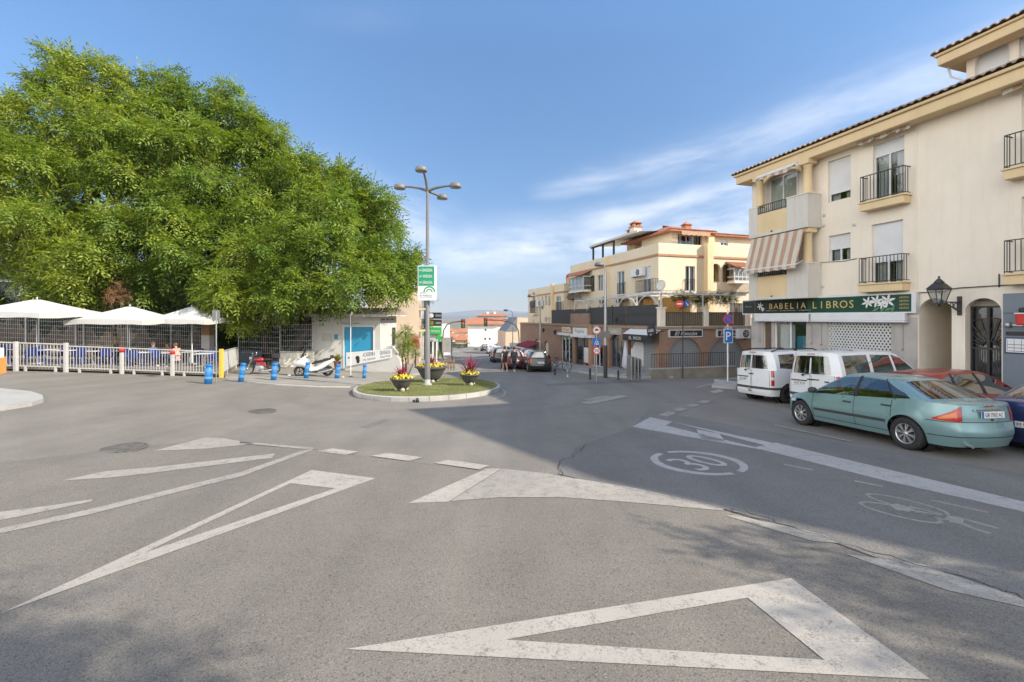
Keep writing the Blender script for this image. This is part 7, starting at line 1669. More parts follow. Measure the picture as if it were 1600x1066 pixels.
def tree(name, label, cat, base_, clumps, m, seed, trunk_r=.28, fork=.35, stems=1, dens=1.0, scale=1.0, group=None, droop=.45, shell=.5, squash=.82):
 rd_ = random.Random(seed); o = thing(name, label, cat, base_, None, group)
 cx = sum(c[0] for c in clumps)/len(clumps); cy = sum(c[1] for c in clumps)/len(clumps); zmin = min(c[2]-c[3]*.5 for c in clumps); zmax = max(c[2] for c in clumps)
 mb = MB(); forks = []
 for s in range(stems):
  b0 = Vector(base_)+Vector((rd_.uniform(-.25,.25)*(stems>1),rd_.uniform(-.2,.2)*(stems>1),-.15)); f = Vector((base_[0]+(cx-base_[0])*.3+rd_.uniform(-.6,.6)*(stems>1), base_[1]+rd_.uniform(-.4,.4), base_[2]+(zmax-base_[2])*fork*rd_.uniform(.85,1.15)))
  pts = limb(mb, b0, f, trunk_r*(1.25 if stems == 1 else .8), trunk_r*.7, .5, 6, rd_); forks.append(f)
 mb.build('trunk', m_bark, o)
 lb = MB()
 for c in [q for q in clumps if q[3] > .35*max(k[3] for k in clumps)] if len(clumps) > 40 else clumps:
  f = min(forks, key=lambda q: (Vector(c[:3])-q).length); r_ = max(.03, trunk_r*.24*rd_.uniform(.6,1.1))
  pts = limb(lb, f, (c[0],c[1],c[2]-c[3]*.15), r_, r_*.3, .8, 5, rd_)
  for k in range(4):
   u = Vector((rd_.gauss(0,1),rd_.gauss(0,1),rd_.gauss(.3,.8))).normalized(); limb(lb, pts[3], Vector(c[:3])+u*c[3]*.85, r_*.4, .012, .8, 3, rd_)
 lb.build('limbs', m_bark, o)
 foliage('crown', o, clumps, m, seed, dens, scale, None, droop, shell, squash); return o
def pc(px, py, d, rpx): w = W(px, py, d); return (w.x, w.y, w.z, rpx/F*d)
def big(label, bpx, bd, cl, m, seed, name="ash_tree", **kw):
 kw.setdefault("dens", 2.7); kw.setdefault("scale", 1.55); kw.setdefault("shell", .62); kw.setdefault("squash", .8)
 rd_ = random.Random(seed); out = []
 for (px,py,r,dd) in cl:
  c = pc(px,py,bd+dd,r); s = c[3]; jx = s*.25; c = (c[0]+rd_.uniform(-jx,jx), c[1]+rd_.uniform(-1,.6)*s*.8, c[2]+rd_.uniform(-jx,jx), s)
  out.append((c[0],c[1],c[2],s*.60)); out.append((c[0],c[1]+s*2.0,c[2]-s*.2,s*.85))
  for k in range(4):      # separate pads of leaves with gaps between them
   u = Vector((rd_.gauss(0,1),rd_.gauss(-.35,1),rd_.gauss(.15,.9))).normalized(); q = rd_.uniform(.78,1.02)
   out.append((c[0]+s*q*u.x, c[1]+s*q*u.y, c[2]+s*q*u.z, s*rd_.uniform(.20,.34)))
 base_ = on((bpx-CX)/F*bd, bd); return tree(name, label, 'tree', base_, out, m, seed, group='tall trees behind the cafe terrace', **kw)
G_T = dict(dens=1.0, scale=1.0)
big('tallest leafy tree at the far left edge, overhanging the first parasol', 25, 31, [(95,136,32,0),(152,146,32,1),(84,96,13,0),(104,88,9,.3),(128,104,12,0),(153,98,12,.5),(178,112,11,.5),(60,130,14,0),(32,160,13,0),(8,172,12,0),(40,190,42,0),(100,190,48,-2),(165,195,42,-1),(20,250,50,-1),(85,265,55,-3),(155,260,50,-3),(-35,220,55,1),(-30,310,60,-1),(30,330,55,-3),(100,340,50,-4),(165,330,45,-3),(-60,390,60,0),(10,400,48,-3),(75,410,46,-4),(140,400,44,-4),(110,452,26,-4),(190,150,26,1)], m_lf2, 11, trunk_r=.42, fork=.30)
big('second tall leafy tree, its rounded top between the two highest crowns', 205, 33, [(262,158,28,0),(240,128,12,0),(266,124,13,0),(286,138,11,0),(222,142,10,0),(235,188,38,-1),(290,180,36,0),(215,240,42,-2),(275,235,46,-3),(235,300,46,-3),(300,290,44,-2),(270,350,46,-4),(210,370,42,-4),(240,420,40,-4),(300,400,36,-4),(215,455,22,-4)], m_lf1, 12, trunk_r=.36, fork=.32, stems=2)
big('third tall leafy tree with a shaded right flank, behind the brick pillar', 300, 34, [(348,178,28,0),(386,210,28,0),(338,146,12,0),(362,144,11,0),(384,170,12,0),(402,190,11,0),(424,222,11,0),(330,225,40,-2),(390,240,42,-1),(424,258,28,1),(350,290,44,-3),(410,300,42,-1),(440,285,34,0),(330,350,42,-4),(390,360,40,-3),(350,415,38,-5),(320,455,22,-5)], m_lf1, 13, trunk_r=.34, fork=.34, stems=2)
big('broad leafy tree right of the others, its branches hanging over the white house', 455, 32, [(476,278,26,0),(528,296,26,0),(564,326,28,1),(466,244,12,0),(496,248,11,0),(520,264,12,0),(550,280,12,0),(582,304,12,0),(608,318,11,0),(612,352,11,0),(640,398,11,0),(644,430,10,0),(626,452,10,0),(470,310,42,-2),(530,330,46,-3),(585,345,34,0),(450,370,44,-3),(510,390,46,-4),(570,395,42,-2),(610,420,34,-1),(635,415,20,0),(480,440,42,-5),(545,430,36,-4),(598,446,26,-3),(508,462,20,-4),(430,340,36,-1)], m_lf1, 14, trunk_r=.30, fork=.30, stems=3)
big('lower bushy tree filling the gap behind the sign post and motorcycle', 410, 31, [(385,405,40,-2),(420,430,38,-2),(370,450,38,-3),(410,470,36,-3),(450,470,30,-2),(355,480,24,-3),(445,410,30,-1),(375,498,18,-3)], m_lf2, 15, trunk_r=.2, fork=.4, stems=2, name='bushy_tree')
def shrub(name, label, cat, base_, clumps, m, seed, dens=1.2, scale=.7, group=None, stems=3):
 o = thing(name, label, cat, base_, None, group); rd_ = random.Random(seed); mb = MB()
 for c in clumps: limb(mb, Vector(base_)+Vector((rd_.uniform(-.15,.15),rd_.uniform(-.1,.1),0)), c[:3], .05, .02, .5, 4, rd_)
 mb.build('stem', m_bark, o); foliage('leaves', o, clumps, m, seed, dens, scale, None, .3, .35); return o
HG = 'dark shrubs behind the terrace fence'
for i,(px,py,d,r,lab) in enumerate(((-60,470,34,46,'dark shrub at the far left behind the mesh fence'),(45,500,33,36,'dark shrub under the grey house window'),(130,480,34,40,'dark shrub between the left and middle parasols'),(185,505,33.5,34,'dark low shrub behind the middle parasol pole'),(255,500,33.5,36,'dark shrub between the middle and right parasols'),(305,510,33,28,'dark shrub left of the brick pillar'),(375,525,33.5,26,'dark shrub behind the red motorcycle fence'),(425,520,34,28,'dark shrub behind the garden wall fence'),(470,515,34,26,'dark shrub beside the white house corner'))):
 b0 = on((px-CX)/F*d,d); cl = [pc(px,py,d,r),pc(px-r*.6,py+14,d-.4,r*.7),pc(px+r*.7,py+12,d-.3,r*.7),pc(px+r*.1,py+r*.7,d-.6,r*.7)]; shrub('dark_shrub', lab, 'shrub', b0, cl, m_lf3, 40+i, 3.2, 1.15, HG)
w = thing('withered_bush', 'withered pinkish brown bush between the left and middle parasols', 'bush', on((182-CX)/F*27.6,27.6)); b = MB()
for k in range(5): limb(b, Vector(w.location)+Vector((0,0,0)), W(182+random.uniform(-14,14),460+random.uniform(-14,10),27.6), .04, .012)
b.build('stem', m_bark, w); foliage('dry_leaves', w, [pc(183,455,27.6,13),pc(176,466,27.5,13),pc(192,464,27.7,11),pc(186,442,27.6,9)], m_dead, 60, 7, .6, None, .6, .2)
v = thing('climbing_vine', 'green vine climbing along the white lattice over the terrace', 'vine', FR.at(FR.u_(1100,.6),.6,BT)); cl = []
for px in range(1058,1150,6): u = FR.u_(px,.5); c = FR.at(u,.5+random.uniform(-.1,.4),FR.z_(px,466,.5)+random.uniform(-.3,.25)); cl.append((c.x,c.y,c.z,random.uniform(.22,.42)))
b = MB(); limb(b, FR.at(FR.u_(1098,.3),.3,BT), FR.at(FR.u_(1100,.3),.3,FR.z_(1100,462,.3)), .03, .02); b.build('stem', m_bark, v); foliage('leaves', v, cl, m_lf3, 61, 9, .5)
p = on((632-CX)/F*30,30,.05); shrub('street_shrub', 'green bush on two stems beside the ramp wall end', 'shrub', p, [pc(630,530,30,16),pc(638,545,30,14),pc(626,548,30,12),pc(634,516,30,8)], m_lf1, 62, 7.0, .6)
p = on((649-CX)/F*33,33,.05); o = shrub('red_bush', 'small bush crowned with bright red flowers beside the beige house', 'shrub', p, [pc(649,556,33,7),pc(648,545,33,8)], m_lf3, 63, 7.0, .5)
foliage('red_flowers', o, [pc(647,531,32.8,8),pc(650,537,32.9,6),pc(645,536,32.7,6)], leaf_mat('red_petals', [(0,(.40,.02,.012)),(1,(.62,.05,.03))], .3), 64, 14, .42)
p = on((683-CX)/F*46,46,.1); shrub('clipped_tree', 'little round clipped tree in front of the green cross shop', 'tree', p, [pc(683,553,46,5.0),pc(680,553.5,46,4),pc(686,553.5,46,4)], m_lf1, 65, 12, .45)
for k,(px,py) in enumerate(((655,482-22),(656,497))): 
 c = FB2.at(1.7,-.6,FB2.z_(658,py+8)); o = thing('balcony_plant', ('trailing plant on the upper balcony of the beige house','plant on the lower balcony of the beige house')[k], 'plant', c); foliage('leaves', o, [(c.x,c.y,c.z,.55),(c.x+.2,c.y+.9,c.z,.5)], m_lf3, 66+k, 7, .5)
for k,(px,py,d,r,mm,lab) in enumerate(((700,540,120,5,m_lf3,'dark street tree at the far left of the road below'),(709,541,118,5.5,m_lf3,'dark street tree behind the clipped tree'),(717,543,112,5,m_lf3,'dark street tree under the traffic light'),(725,543,125,4.5,m_lf3,'dark street tree left of the white block'),(729,536,130,4.0,m_lf3,'slim dark tree at the corner of the white block'),(745,546,105,3,m_lf3,'low dark tree before the white block'),(757,546,100,3,m_lf2,'bright green tree at the foot of the white block'),(776,540,110,5,m_lf3,'dark tree right of the white block wall'),(790,536,95,4,m_lf3,'thin street tree behind the far lamp'))):
 b0 = on((px-CX)/F*d,d); tree('street_tree', lab, 'tree', b0, [pc(px,py,d,r),pc(px-r*.5,py+1,d,r*.7),pc(px+r*.6,py+1,d,r*.7),pc(px,py-r*.6,d,r*.6)], mm, 80+k, .14, .3, 1, .55, 1.1, 'small trees along the road below')
def shade_tree(x, y, cl, seed, label): tree('plane_tree', label, 'tree', on(x,y,.1), [(x+a,y+b_,gz(x,y)+c,r) for a,b_,c,r in cl], m_lf1, seed, .22, .4, 1, 5.0, 1.0, 'plane trees on the near pavement')
SH = SHADE_TREES
for i_, a_ in enumerate(SH): shade_tree(*a_, 95+i_, ('plane tree standing behind the photographer on the near side','plane tree on the pavement outside the right edge of the photo','plane tree further back along the right pavement')[i_])
# ================================================================ vehicles
def lerp_t(tab, x):
 if x <= tab[0][0]: return tab[0][1]
 for (a, va), (b, vb) in zip(tab[:-1], tab[1:]):
  if x <= b: f = (x-a)/(b-a); return va+(vb-va)*f
 return tab[-1][1]
def smooth_t(tab, x, w=.06):
 return (lerp_t(tab, x-w)+2*lerp_t(tab, x-w/2)+2*lerp_t(tab, x)+2*lerp_t(tab, x+w/2)+lerp_t(tab, x+w))/8
def car_paint(name, col, metal=.25, rough=.32):
 if name in MATS: return MATS[name]
 m, t, p = base(name); v = coord(t, 'object'); n = noise(t, v, 1.6, 2, .5)
 c = mix(t, ramp(t, n, [(.40,0.0),(.8,.07)]), col, (.30,.27,.23)); t.links.new(c, p.inputs['Base Color'])
 sp = _n(t,'ShaderNodeSeparateXYZ'); t.links.new(v, sp.inputs[0])
 t.links.new(ramp(t, n, [(.3,rough*.75),(.7,rough*1.25)]), p.inputs['Roughness'])
 p.inputs['Metallic'].default_value = metal; p.inputs['Coat Weight'].default_value = .55; p.inputs['Coat Roughness'].default_value = .06
 MATS[name] = m; return m
m_cglass = glass_mat('car_glass', (.42,.47,.46), .16)
m_cglassd = glass_mat('tinted_car_glass', (.12,.14,.14), .22)
m_int = mat('car_interior', (.035,.034,.033), .9, .2, 6, space='object')
m_trim = mat('dark_grey_trim', (.045,.046,.048), .6, .12, 8, space='object')
m_rim = mat('alloy_rim', (.55,.55,.56), .35, .08, 8, metal=.8, space='object')
m_rimd = mat('dark_alloy_rim', (.06,.06,.062), .4, .1, 8, metal=.5, space='object')
m_tail = mat('tail_lamp_red', (.42,.015,.012), .15, .15, 9, space='object', coat=.6)
m_tailo = mat('tail_lamp_orange', (.62,.16,.02), .15, .15, 9, space='object', coat=.6)
m_head = mat('headlamp', (.55,.57,.58), .1, .1, 9, space='object', coat=.8)
m_plate = mat('number_plate', (.74,.74,.73), .4, .04, 9, space='object')
m_chrome = mat('chrome', (.7,.7,.7), .12, 0, metal=1)
m_seam = mat('door_seam', (.012,.012,.012), .8, 0)
def build_car(name, label, cat, loc, heading, S, paint, group=None, detail=2):
 rz = math.atan2(heading[1], heading[0]); o = thing(name, label, cat, loc, rz, group)
 L = S['L']; fx, fy = heading; e = 1.2
 gx = (gz(loc[0]+fx*e, loc[1]+fy*e)-gz(loc[0]-fx*e, loc[1]-fy*e))/(2*e); gy = (gz(loc[0]-fy*e, loc[1]+fx*e)-gz(loc[0]+fy*e, loc[1]-fx*e))/(2*e)
 o.rotation_mode = 'QUATERNION'
 X = Vector((fx,fy,gx)).normalized(); Y = Vector((-fy,fx,gy)); Z = X.cross(Y).normalized(); Y = Z.cross(X)
 o.rotation_quaternion = Matrix((X,Y,Z)).transposed().to_quaternion()
 W2 = S['W']/2; xF, xR = S['xF'], S['xR']; wf, wr, Rw = S['wf'], S['wr'], S['Rw']; Ra = S.get('Ra', Rw+.055); rcF, rcR = S.get('rcF',.42), S.get('rcR',.30); sill = S['sill']
 belt = S['belt']; nz = 12
 cols = []
 nF = 6
 yF = W2-rcF*.8; bowF = S.get('bowF',.10); bowR = S.get('bowR',.06)
 for i in range(nF): f = i/nF; cols.append((xF-bowF*f*f, yF*f))
 for i in range(8): th = math.pi/2*i/8; cols.append((xF-bowF-rcF*(1-math.cos(th)), yF+rcF*.8*math.sin(th)))
 xs_ = set(np.round(np.linspace(xF-bowF-rcF, xR+bowR+rcR, 30),3))
 for w_ in (wf, wr):
  xs_ = {x for x in xs_ if abs(x-w_) > Ra*1.06}
  for k in range(17): xs_.add(round(w_+Ra*math.cos(math.pi*k/16)*1.0005,4))
  xs_.add(round(w_+Ra*1.03,4)); xs_.add(round(w_-Ra*1.03,4))
 xs_ = sorted((x for x in xs_ if xR+bowR+rcR-1e-6 <= x <= xF-bowF-rcF+1e-6), reverse=True)
 iS0 = len(cols)
 plan = S.get('plan', [(xR,.95),(xR+.7,1.0),(xF-.9,1.0),(xF,.93)])
 for x in xs_: cols.append((x, W2))
 iS1 = len(cols)
 yR = W2-rcR*.8
 for i in range(1,9): th = math.pi/2*i/8; cols.append((xR+bowR+rcR*(1-math.sin(th)), yR+rcR*.8*math.cos(th)))
 for i in range(1,nF+1): f = 1-i/nF; cols.append((xR+bowR*f*f, yR*f))
 nc = len(cols)
 side_z = S.get('side', [(0,.90),(.35,.97),(.55,1.0),(.75,.99),(1.0,.94)])
 fr_z = S.get('front', [(0,-.10),(.3,0),(.5,-.02),(.8,-.10),(1.0,-.18)]); re_z = S.get('rear', [(0,.10),(.25,0),(.6,.02),(1.0,.05)])
 def ztop(x): return smooth_t(belt, x)
 def zbot(x, y):
  z = sill if y > W2*.6 else sill-.0
  z = sill+S.get('lipF',.0)*max(0,(x-wf-Ra)/.4) if x > wf+Ra else z
  for w_ in (wf, wr):
   d = abs(x-w_)
   if d < Ra and y > W2*.55: z = max(z, Rw+math.sqrt(Ra*Ra-d*d))
  return z
 def pos(c, z, off=0.0):
  """column index (float) and height -> body surface point"""
  i = int(max(0,min(nc-2,math.floor(c)))); f = c-i
  x = cols[i][0]*(1-f)+cols[i+1][0]*f; y = cols[i][1]*(1-f)+cols[i+1][1]*f
  zt = ztop(x); h = (z-sill)/max(.05,(zt-sill)); h = max(0,min(1.02,h))
  k = smooth_t(side_z, h, .08)*lerp_t(plan, x)
  xa = xF-.75; xb = xR+.75; dx = 0
  if x > xa: s = (x-xa)/(xF-xa); dx = smooth_t(fr_z,h,.1)*s*s
  if x < xb: s = (xb-x)/(xb-xR); dx = smooth_t(re_z,h,.1)*s*s
  if S.get('flare') and y > W2*.9:
   for w_ in (wf,wr):
    d = math.hypot(x-w_, z-Rw)
    if Ra*.95 < d < Ra+.16: k *= 1+S['flare']*(1-abs(d-Ra-.02)/.16)
  p = Vector((x+dx, y*k, z))
  if off:
   a = Vector(cols[min(nc-1,i+1)])-Vector(cols[i]); n = Vector((a.y, -a.x)); 
   if n.length < 1e-9: n = Vector((0,1))
   n.normalize(); p += Vector((n.x,n.y,0))*off
  return p
 def col_x(x): # side column index for x
  for i in range(iS0, iS1-1):
   if cols[i][0] >= x >= cols[i+1][0]: d = cols[i][0]-cols[i+1][0]; return i+((cols[i][0]-x)/d if d > 1e-6 else 0)
  return iS0 if x > cols[iS0][0] else iS1-1
 def col_ry(y): # rear face column by lateral fraction of W2
  best = min(range(iS1,nc), key=lambda i: abs(cols[i][1]-y)); 
  for i in range(iS1-1,nc-1):
   if cols[i][1] >= y >= cols[i+1][1]: return i+(cols[i][1]-y)/max(1e-6,cols[i][1]-cols[i+1][1])
  return best
 def col_fy(y):
  for i in range(0,iS0):
   if cols[i][1] <= y <= cols[i+1][1]: return i+(y-cols[i][1])/max(1e-6,cols[i+1][1]-cols[i][1])
  return 0
 grid = []
 for c in range(nc):
  x, y = cols[c]; zb, zt = zbot(x,y), ztop(x)
  grid.append([pos(c, zb+(zt-zb)*k/nz) for k in range(nz+1)])
 b = MB(); flat = [p for col in grid for p in col]; m1 = nz+1
 fc = [(c*m1+k, (c+1)*m1+k, (c+1)*m1+k+1, c*m1+k+1) for c in range(nc-1) for k in range(nz)]
 b.add(flat, fc, True); b.add([(p.x,-p.y,p.z) for p in flat], [tuple(reversed(f)) for f in fc], True)
 cowl, deck = S['cowl'], S['deck']; cr = S.get('crown',.055); q = 9
 def strip_row(c, crown):
  p = grid[c][-1]; r = []
  for j in range(q+1): s = 1-2*j/q; r.append(Vector((p.x, p.y*s, p.z+crown*(1-abs(s)**2.4)*min(1,p.y/(W2*.8)))))
  return r
 def cap(idx, crown):
  rows = [strip_row(c, crown) for c in idx]; vs = [p for r in rows for p in r]; b.add(vs, [(i*(q+1)+j, i*(q+1)+j+1, (i+1)*(q+1)+j+1, (i+1)*(q+1)+j) for i in range(len(idx)-1) for j in range(q)], True)
 fi = [c for c in range(0, iS1) if cols[c][0] >= cowl-.12]; ri = [c for c in range(iS0, nc) if cols[c][0] <= deck+.10]
 cap(fi, cr); cap(ri, S.get('crownR', .03))
 roofz, roofy = S['roofz'], S['roofy']; lines = S['lines']; xA, xC = lines[0][1], lines[-1][1]
 def side_pt(xb, xt, t):
  c = col_x(xb); B = pos(c, ztop(xb)); T = Vector((xt, smooth_t(roofy, xt), smooth_t(roofz, xt)))
  p = B.lerp(T, t); p.y += S.get('bulge',.03)*4*t*(1-t); return p
 glass_jobs = []; dark_jobs = []
 def off_in(p, d=.006): return Vector((p.x, p.y-d if p.y > 0 else p.y+d, p.z-.002))
 ts = [0,.06,.2,.4,.6,.8,.90,1.0]
 for k in range(len(lines)-1):
  (b0,t0_,kind), (b1,t1_,_) = lines[k], lines[k+1]; n = 5
  for side in (1,-1):
   sg = lambda p: Vector((p.x, p.y*side, p.z))
   if kind == 'dark':
    vs = [off_in(sg(side_pt(b0+(b1-b0)*i/n, t0_+(t1_-t0_)*i/n, t)),-.001) for i in range(n+1) for t in ts]; m_ = len(ts); dk_m = MB()
    dk_m.add(vs, [(i*m_+j,(i+1)*m_+j,(i+1)*m_+j+1,i*m_+j+1) for i in range(n) for j in range(m_-1)], True); dark_jobs.append(dk_m)
   elif kind == 'body' or kind is None:
    vs = [sg(side_pt(b0+(b1-b0)*i/n, t0_+(t1_-t0_)*i/n, t)) for i in range(n+1) for t in ts]; m_ = len(ts)
    b.add(vs, [(i*m_+j,(i+1)*m_+j,(i+1)*m_+j+1,i*m_+j+1) for i in range(n) for j in range(m_-1)], True)
   else:
    g0, g1, h0, h1 = kind[:4]    # glass between t values: low/high at start, low/high at end
    vs = []; 
    for i in range(n+1):
     f = i/n; lo = g0+(h0-g0)*f; hi = g1+(h1-g1)*f
     for t in (0, lo*.5, lo, hi, (hi+1)/2, 1): vs.append(sg(side_pt(b0+(b1-b0)*f, t0_+(t1_-t0_)*f, t)))
    b.add(vs, [(i*6+j,(i+1)*6+j,(i+1)*6+j+1,i*6+j+1) for i in range(n) for j in (0,1,3,4)], True)
    gv = []
    for i in range(n+1):
     f = i/n; lo = g0+(h0-g0)*f; hi = g1+(h1-g1)*f
     for j in range(5): gv.append(off_in(sg(side_pt(b0+(b1-b0)*f, t0_+(t1_-t0_)*f, lo+(hi-lo)*j/4))))
    glass_jobs.append(('side_window', gv, [(i*5+j,(i+1)*5+j,(i+1)*5+j+1,i*5+j+1) for i in range(n) for j in range(4)]))
 def cross(xb, xt, tt, bow, pw=2.0, zc=.0, nq=16):
  """windscreen / rear window row: from left pillar to right pillar at height share tt"""
  Lp = side_pt(xb, xt, tt); r = []
  for j in range(nq+1):
   s = 1-2*j/nq; r.append(Vector((Lp.x+bow*(1-abs(s)**pw), Lp.y*s, Lp.z+zc*(1-abs(s)**2.4))))
  return r
 rc = S.get('roofcrown',.045)
 def screen(line, bow0, bow1, crown0, g, nm, pw):
  xb, xt = line[0], line[1]; nq = 16; tv = [0,g[0],g[0]+(g[1]-g[0])*.25,g[0]+(g[1]-g[0])*.5,g[0]+(g[1]-g[0])*.75,g[1],1.0]
  rows = [cross(xb, xt, t, bow0+(bow1-bow0)*t, pw, crown0+(rc-crown0)*t, nq) for t in tv]
  def ok(i,j): return 1 <= i <= 4 and g[2] <= j < nq-g[2]
  vs = [p for r in rows for p in r]; w_ = nq+1
  b.add(vs, [(i*w_+j,i*w_+j+1,(i+1)*w_+j+1,(i+1)*w_+j) for i in range(len(tv)-1) for j in range(nq) if not ok(i,j)], True)
  gv = [p+Vector((-.004 if bow0 > 0 else .004,0,-.004)) for p in vs]
  glass_jobs.append((nm, gv, [(i*w_+j,i*w_+j+1,(i+1)*w_+j+1,(i+1)*w_+j) for i in range(len(tv)-1) for j in range(nq) if ok(i,j)]))
  return rows
 bF0, bF1 = S.get('bow_ws',(.22,.12)); bR0, bR1 = S.get('bow_rw',(-.14,-.10))
 screen(lines[0], bF0, bF1, cr*.9, S.get('ws',(.05,.95,1)), 'windscreen', 2.0)
 rows = screen(lines[-1], bR0, bR1, S.get('crownR',.03), S.get('rw',(.08,.92,1)), 'rear_window', S.get('rpw',2.0))
 nr = 14; vs = []; nq = 16
 for i in range(nr+1):
  f = i/nr; x = xA+(xC-xA)*f; y = smooth_t(roofy,x); z = smooth_t(roofz,x); bw = bF1*max(0,1-f/.35)**1.6+bR1*max(0,1-(1-f)/.3)**1.6
  for j in range(nq+1): s = 1-2*j/nq; vs.append((x+bw*(1-abs(s)**(2 if f < .5 else S.get('rpw',2))), y*s, z+rc*(1-abs(s)**2.4)))
 b.add(vs, [(i*(nq+1)+j,i*(nq+1)+j+1,(i+1)*(nq+1)+j+1,(i+1)*(nq+1)+j) for i in range(nr) for j in range(nq)], True)
 body = b.build('body', paint, o, fix=True, auto=38)
 for dk_m in dark_jobs: dk_m.build('pillar_trim', m_black, o)
 for nm, gv, gf in glass_jobs:
  g = MB(); g.add(gv, gf, True); g.build(nm, S.get('glass', m_cglass), o)
 u = MB(); u.box(xR+.4,xF-.5,-W2*.74,W2*.74,sill-.05,sill+.03)
 for w_ in (wf,wr):
  for s in (1,-1): u.lathe([(Ra+.004,0),(Ra+.004,W2*.26)],20,(w_,s*W2*.56 if s > 0 else s*W2*.56-W2*.26,Rw),axis='y'); u.lathe([(0,.0),(Ra+.004,.0)],20,(w_,s*(W2*.56),Rw),axis='y')
 u.build('underbody', m_dark, o)
 zb_ = ztop((cowl+deck)/2)
 i_ = MB(); i_.box(xR+.5,cowl-.05,-W2*.84,W2*.84,sill+.031,sill+.06)
 i_.box(cowl-.42,cowl+.12,-W2*.84,W2*.84,sill+.35,zb_-.03)
 for s in (1,-1):
  i_.box(lines[0][0]-1.35,lines[0][0]-.85,s*.36-.24,s*.36+.24,sill+.07,sill+.32)
  i_.add([(lines[0][0]-1.25,s*.36-.23,sill+.3),(lines[0][0]-1.25,s*.36+.23,sill+.3),(lines[0][0]-1.5,s*.36+.2,zb_+.14),(lines[0][0]-1.5,s*.36-.2,zb_+.14),(lines[0][0]-1.4,s*.36-.23,sill+.3),(lines[0][0]-1.4,s*.36+.23,sill+.3),(lines[0][0]-1.6,s*.36+.2,zb_+.14),(lines[0][0]-1.6,s*.36-.2,zb_+.14)],[(0,1,2,3),(4,7,6,5),(3,2,6,7),(0,3,7,4),(1,5,6,2)])
  i_.box(lines[0][0]-1.61,lines[0][0]-1.51,s*.36-.13,s*.36+.13,zb_+.17,zb_+.34)
 i_.box(max(deck-.0,xR+.4),max(deck-.0,xR+.4)+.55,-W2*.8,W2*.8,sill+.07,zb_-.03) if S.get('rearbench',1) else None
 i_.build('interior', m_int, o)
 st_ = MB(); c = Vector((cowl-.50,.36,zb_+.02)); Mx = Matrix.Translation(c) @ Matrix.Rotation(R(65),4,'Y')
 pp = [Mx @ Vector((.18*math.cos(2*math.pi*k/18),.18*math.sin(2*math.pi*k/18),0)) for k in range(19)]; st_.tube(pp,.018,6,caps=False); st_.bar(pp[0],pp[9],.03); st_.bar(c,c+Vector((.3,0,-.12)),.05); st_.build('steering_wheel', m_black, o)
 rim = S.get('rim', m_rim); ns = S.get('spokes',8); Rr = Rw*S.get('rimr',.66)
 for w_ in (wf,wr):
  for s in (1,-1):
   yo = s*(W2*S.get('trackk',.985)); ww = .20; y0 = yo if s < 0 else yo-ww
   t_ = MB(); t_.lathe([(Rr*.98,.01),(Rr+.01,.0),(Rw-.03,.0),(Rw-.006,.02),(Rw,.05),(Rw,ww-.05),(Rw-.006,ww-.02),(Rw-.03,ww),(Rr+.01,ww),(Rr*.98,ww-.01)],32,(w_,y0,Rw),axis='y')
   wh_ = t_.build('wheel', m_rub, o)
   yf = yo if s > 0 else yo; d_ = -s
   r_ = MB(); a_ = .012*d_; r_.lathe([(Rr,yo+a_-0),(Rr*.93,yo+a_),(Rr*.90,yo+a_*3.5),(Rr*.88,yo+d_*.10)],32,(w_,0,Rw),axis='y')
   for k in range(ns):
    th = 2*math.pi*k/ns+.2
    for dth in ((-.11,.11) if S.get('split',1) else (0,)):
     p0 = Vector((w_+math.cos(th)*Rr*.2,yo+a_*1.6,Rw+math.sin(th)*Rr*.2)); p1 = Vector((w_+math.cos(th+dth)*Rr*.92,yo+a_*2.2,Rw+math.sin(th+dth)*Rr*.92)); r_.bar(p0,p1,Rr*(.085 if S.get('split',1) else .2),.02,up=(0,1,0))
   r_.lathe([(0,yo+a_*.8),(Rr*.2,yo+a_),(Rr*.26,yo+a_*2)],14,(w_,0,Rw),axis='y'); r_.build('rim', rim, wh_)
   k_ = MB(); k_.lathe([(0,yo+d_*.085),(Rr*.9,yo+d_*.085)],24,(w_,0,Rw),axis='y'); k_.build('brake_disc', m_trim, wh_)
 def patch(nm, cs, zlo, zhi, m, par=o, off=.007, both=True, n=8, nv=4, side=1):
  """cs: column start,end (float); zlo/zhi: (start,end) heights"""
  for s in ((1,-1) if both else (side,)):
   g = MB(); vs = []
   for i in range(n+1):
    f = i/n; c = cs[0]+(cs[1]-cs[0])*f; a, e_ = zlo[0]+(zlo[1]-zlo[0])*f, zhi[0]+(zhi[1]-zhi[0])*f
    for j in range(nv+1): p = pos(c, a+(e_-a)*j/nv, off); vs.append((p.x,p.y*s,p.z))
   g.add(vs, [(i*(nv+1)+j,(i+1)*(nv+1)+j,(i+1)*(nv+1)+j+1,i*(nv+1)+j+1) for i in range(n) for j in range(nv)], True); g.build(nm, m, par)
 ctx = dict(o=o, patch=patch, col_x=col_x, col_ry=col_ry, col_fy=col_fy, pos=pos, ztop=ztop, side_pt=side_pt, iS0=iS0, iS1=iS1, W2=W2, S=S, body=body, nc=nc)
 if detail:
  for x in S['seams']:
   c = col_x(x); patch('door_seam', (c-.0,col_x(x-.012)), (sill+.10,)*2, (ztop(x)-.005,)*2, m_seam, body, .002, n=1, nv=8)
  c0, c1 = col_x(S['seams'][0]), col_x(S['seams'][-1]); patch('sill_seam', (c0,c1), (sill+.095,)*2, (sill+.107,)*2, m_seam, body, .002, n=14, nv=1)
  for x in S['handles']:
   z = ztop(x)-.13
   for s in (1,-1):
    p = pos(col_x(x), z); h_ = MB(); h_.box(p.x-.10,p.x+.10,s*(p.y+.006)-.014,s*(p.y+.006)+.016,z-.018,z+.018); h_.build('door_handle', S.get('handlem', m_trim), o, bevel=.008)
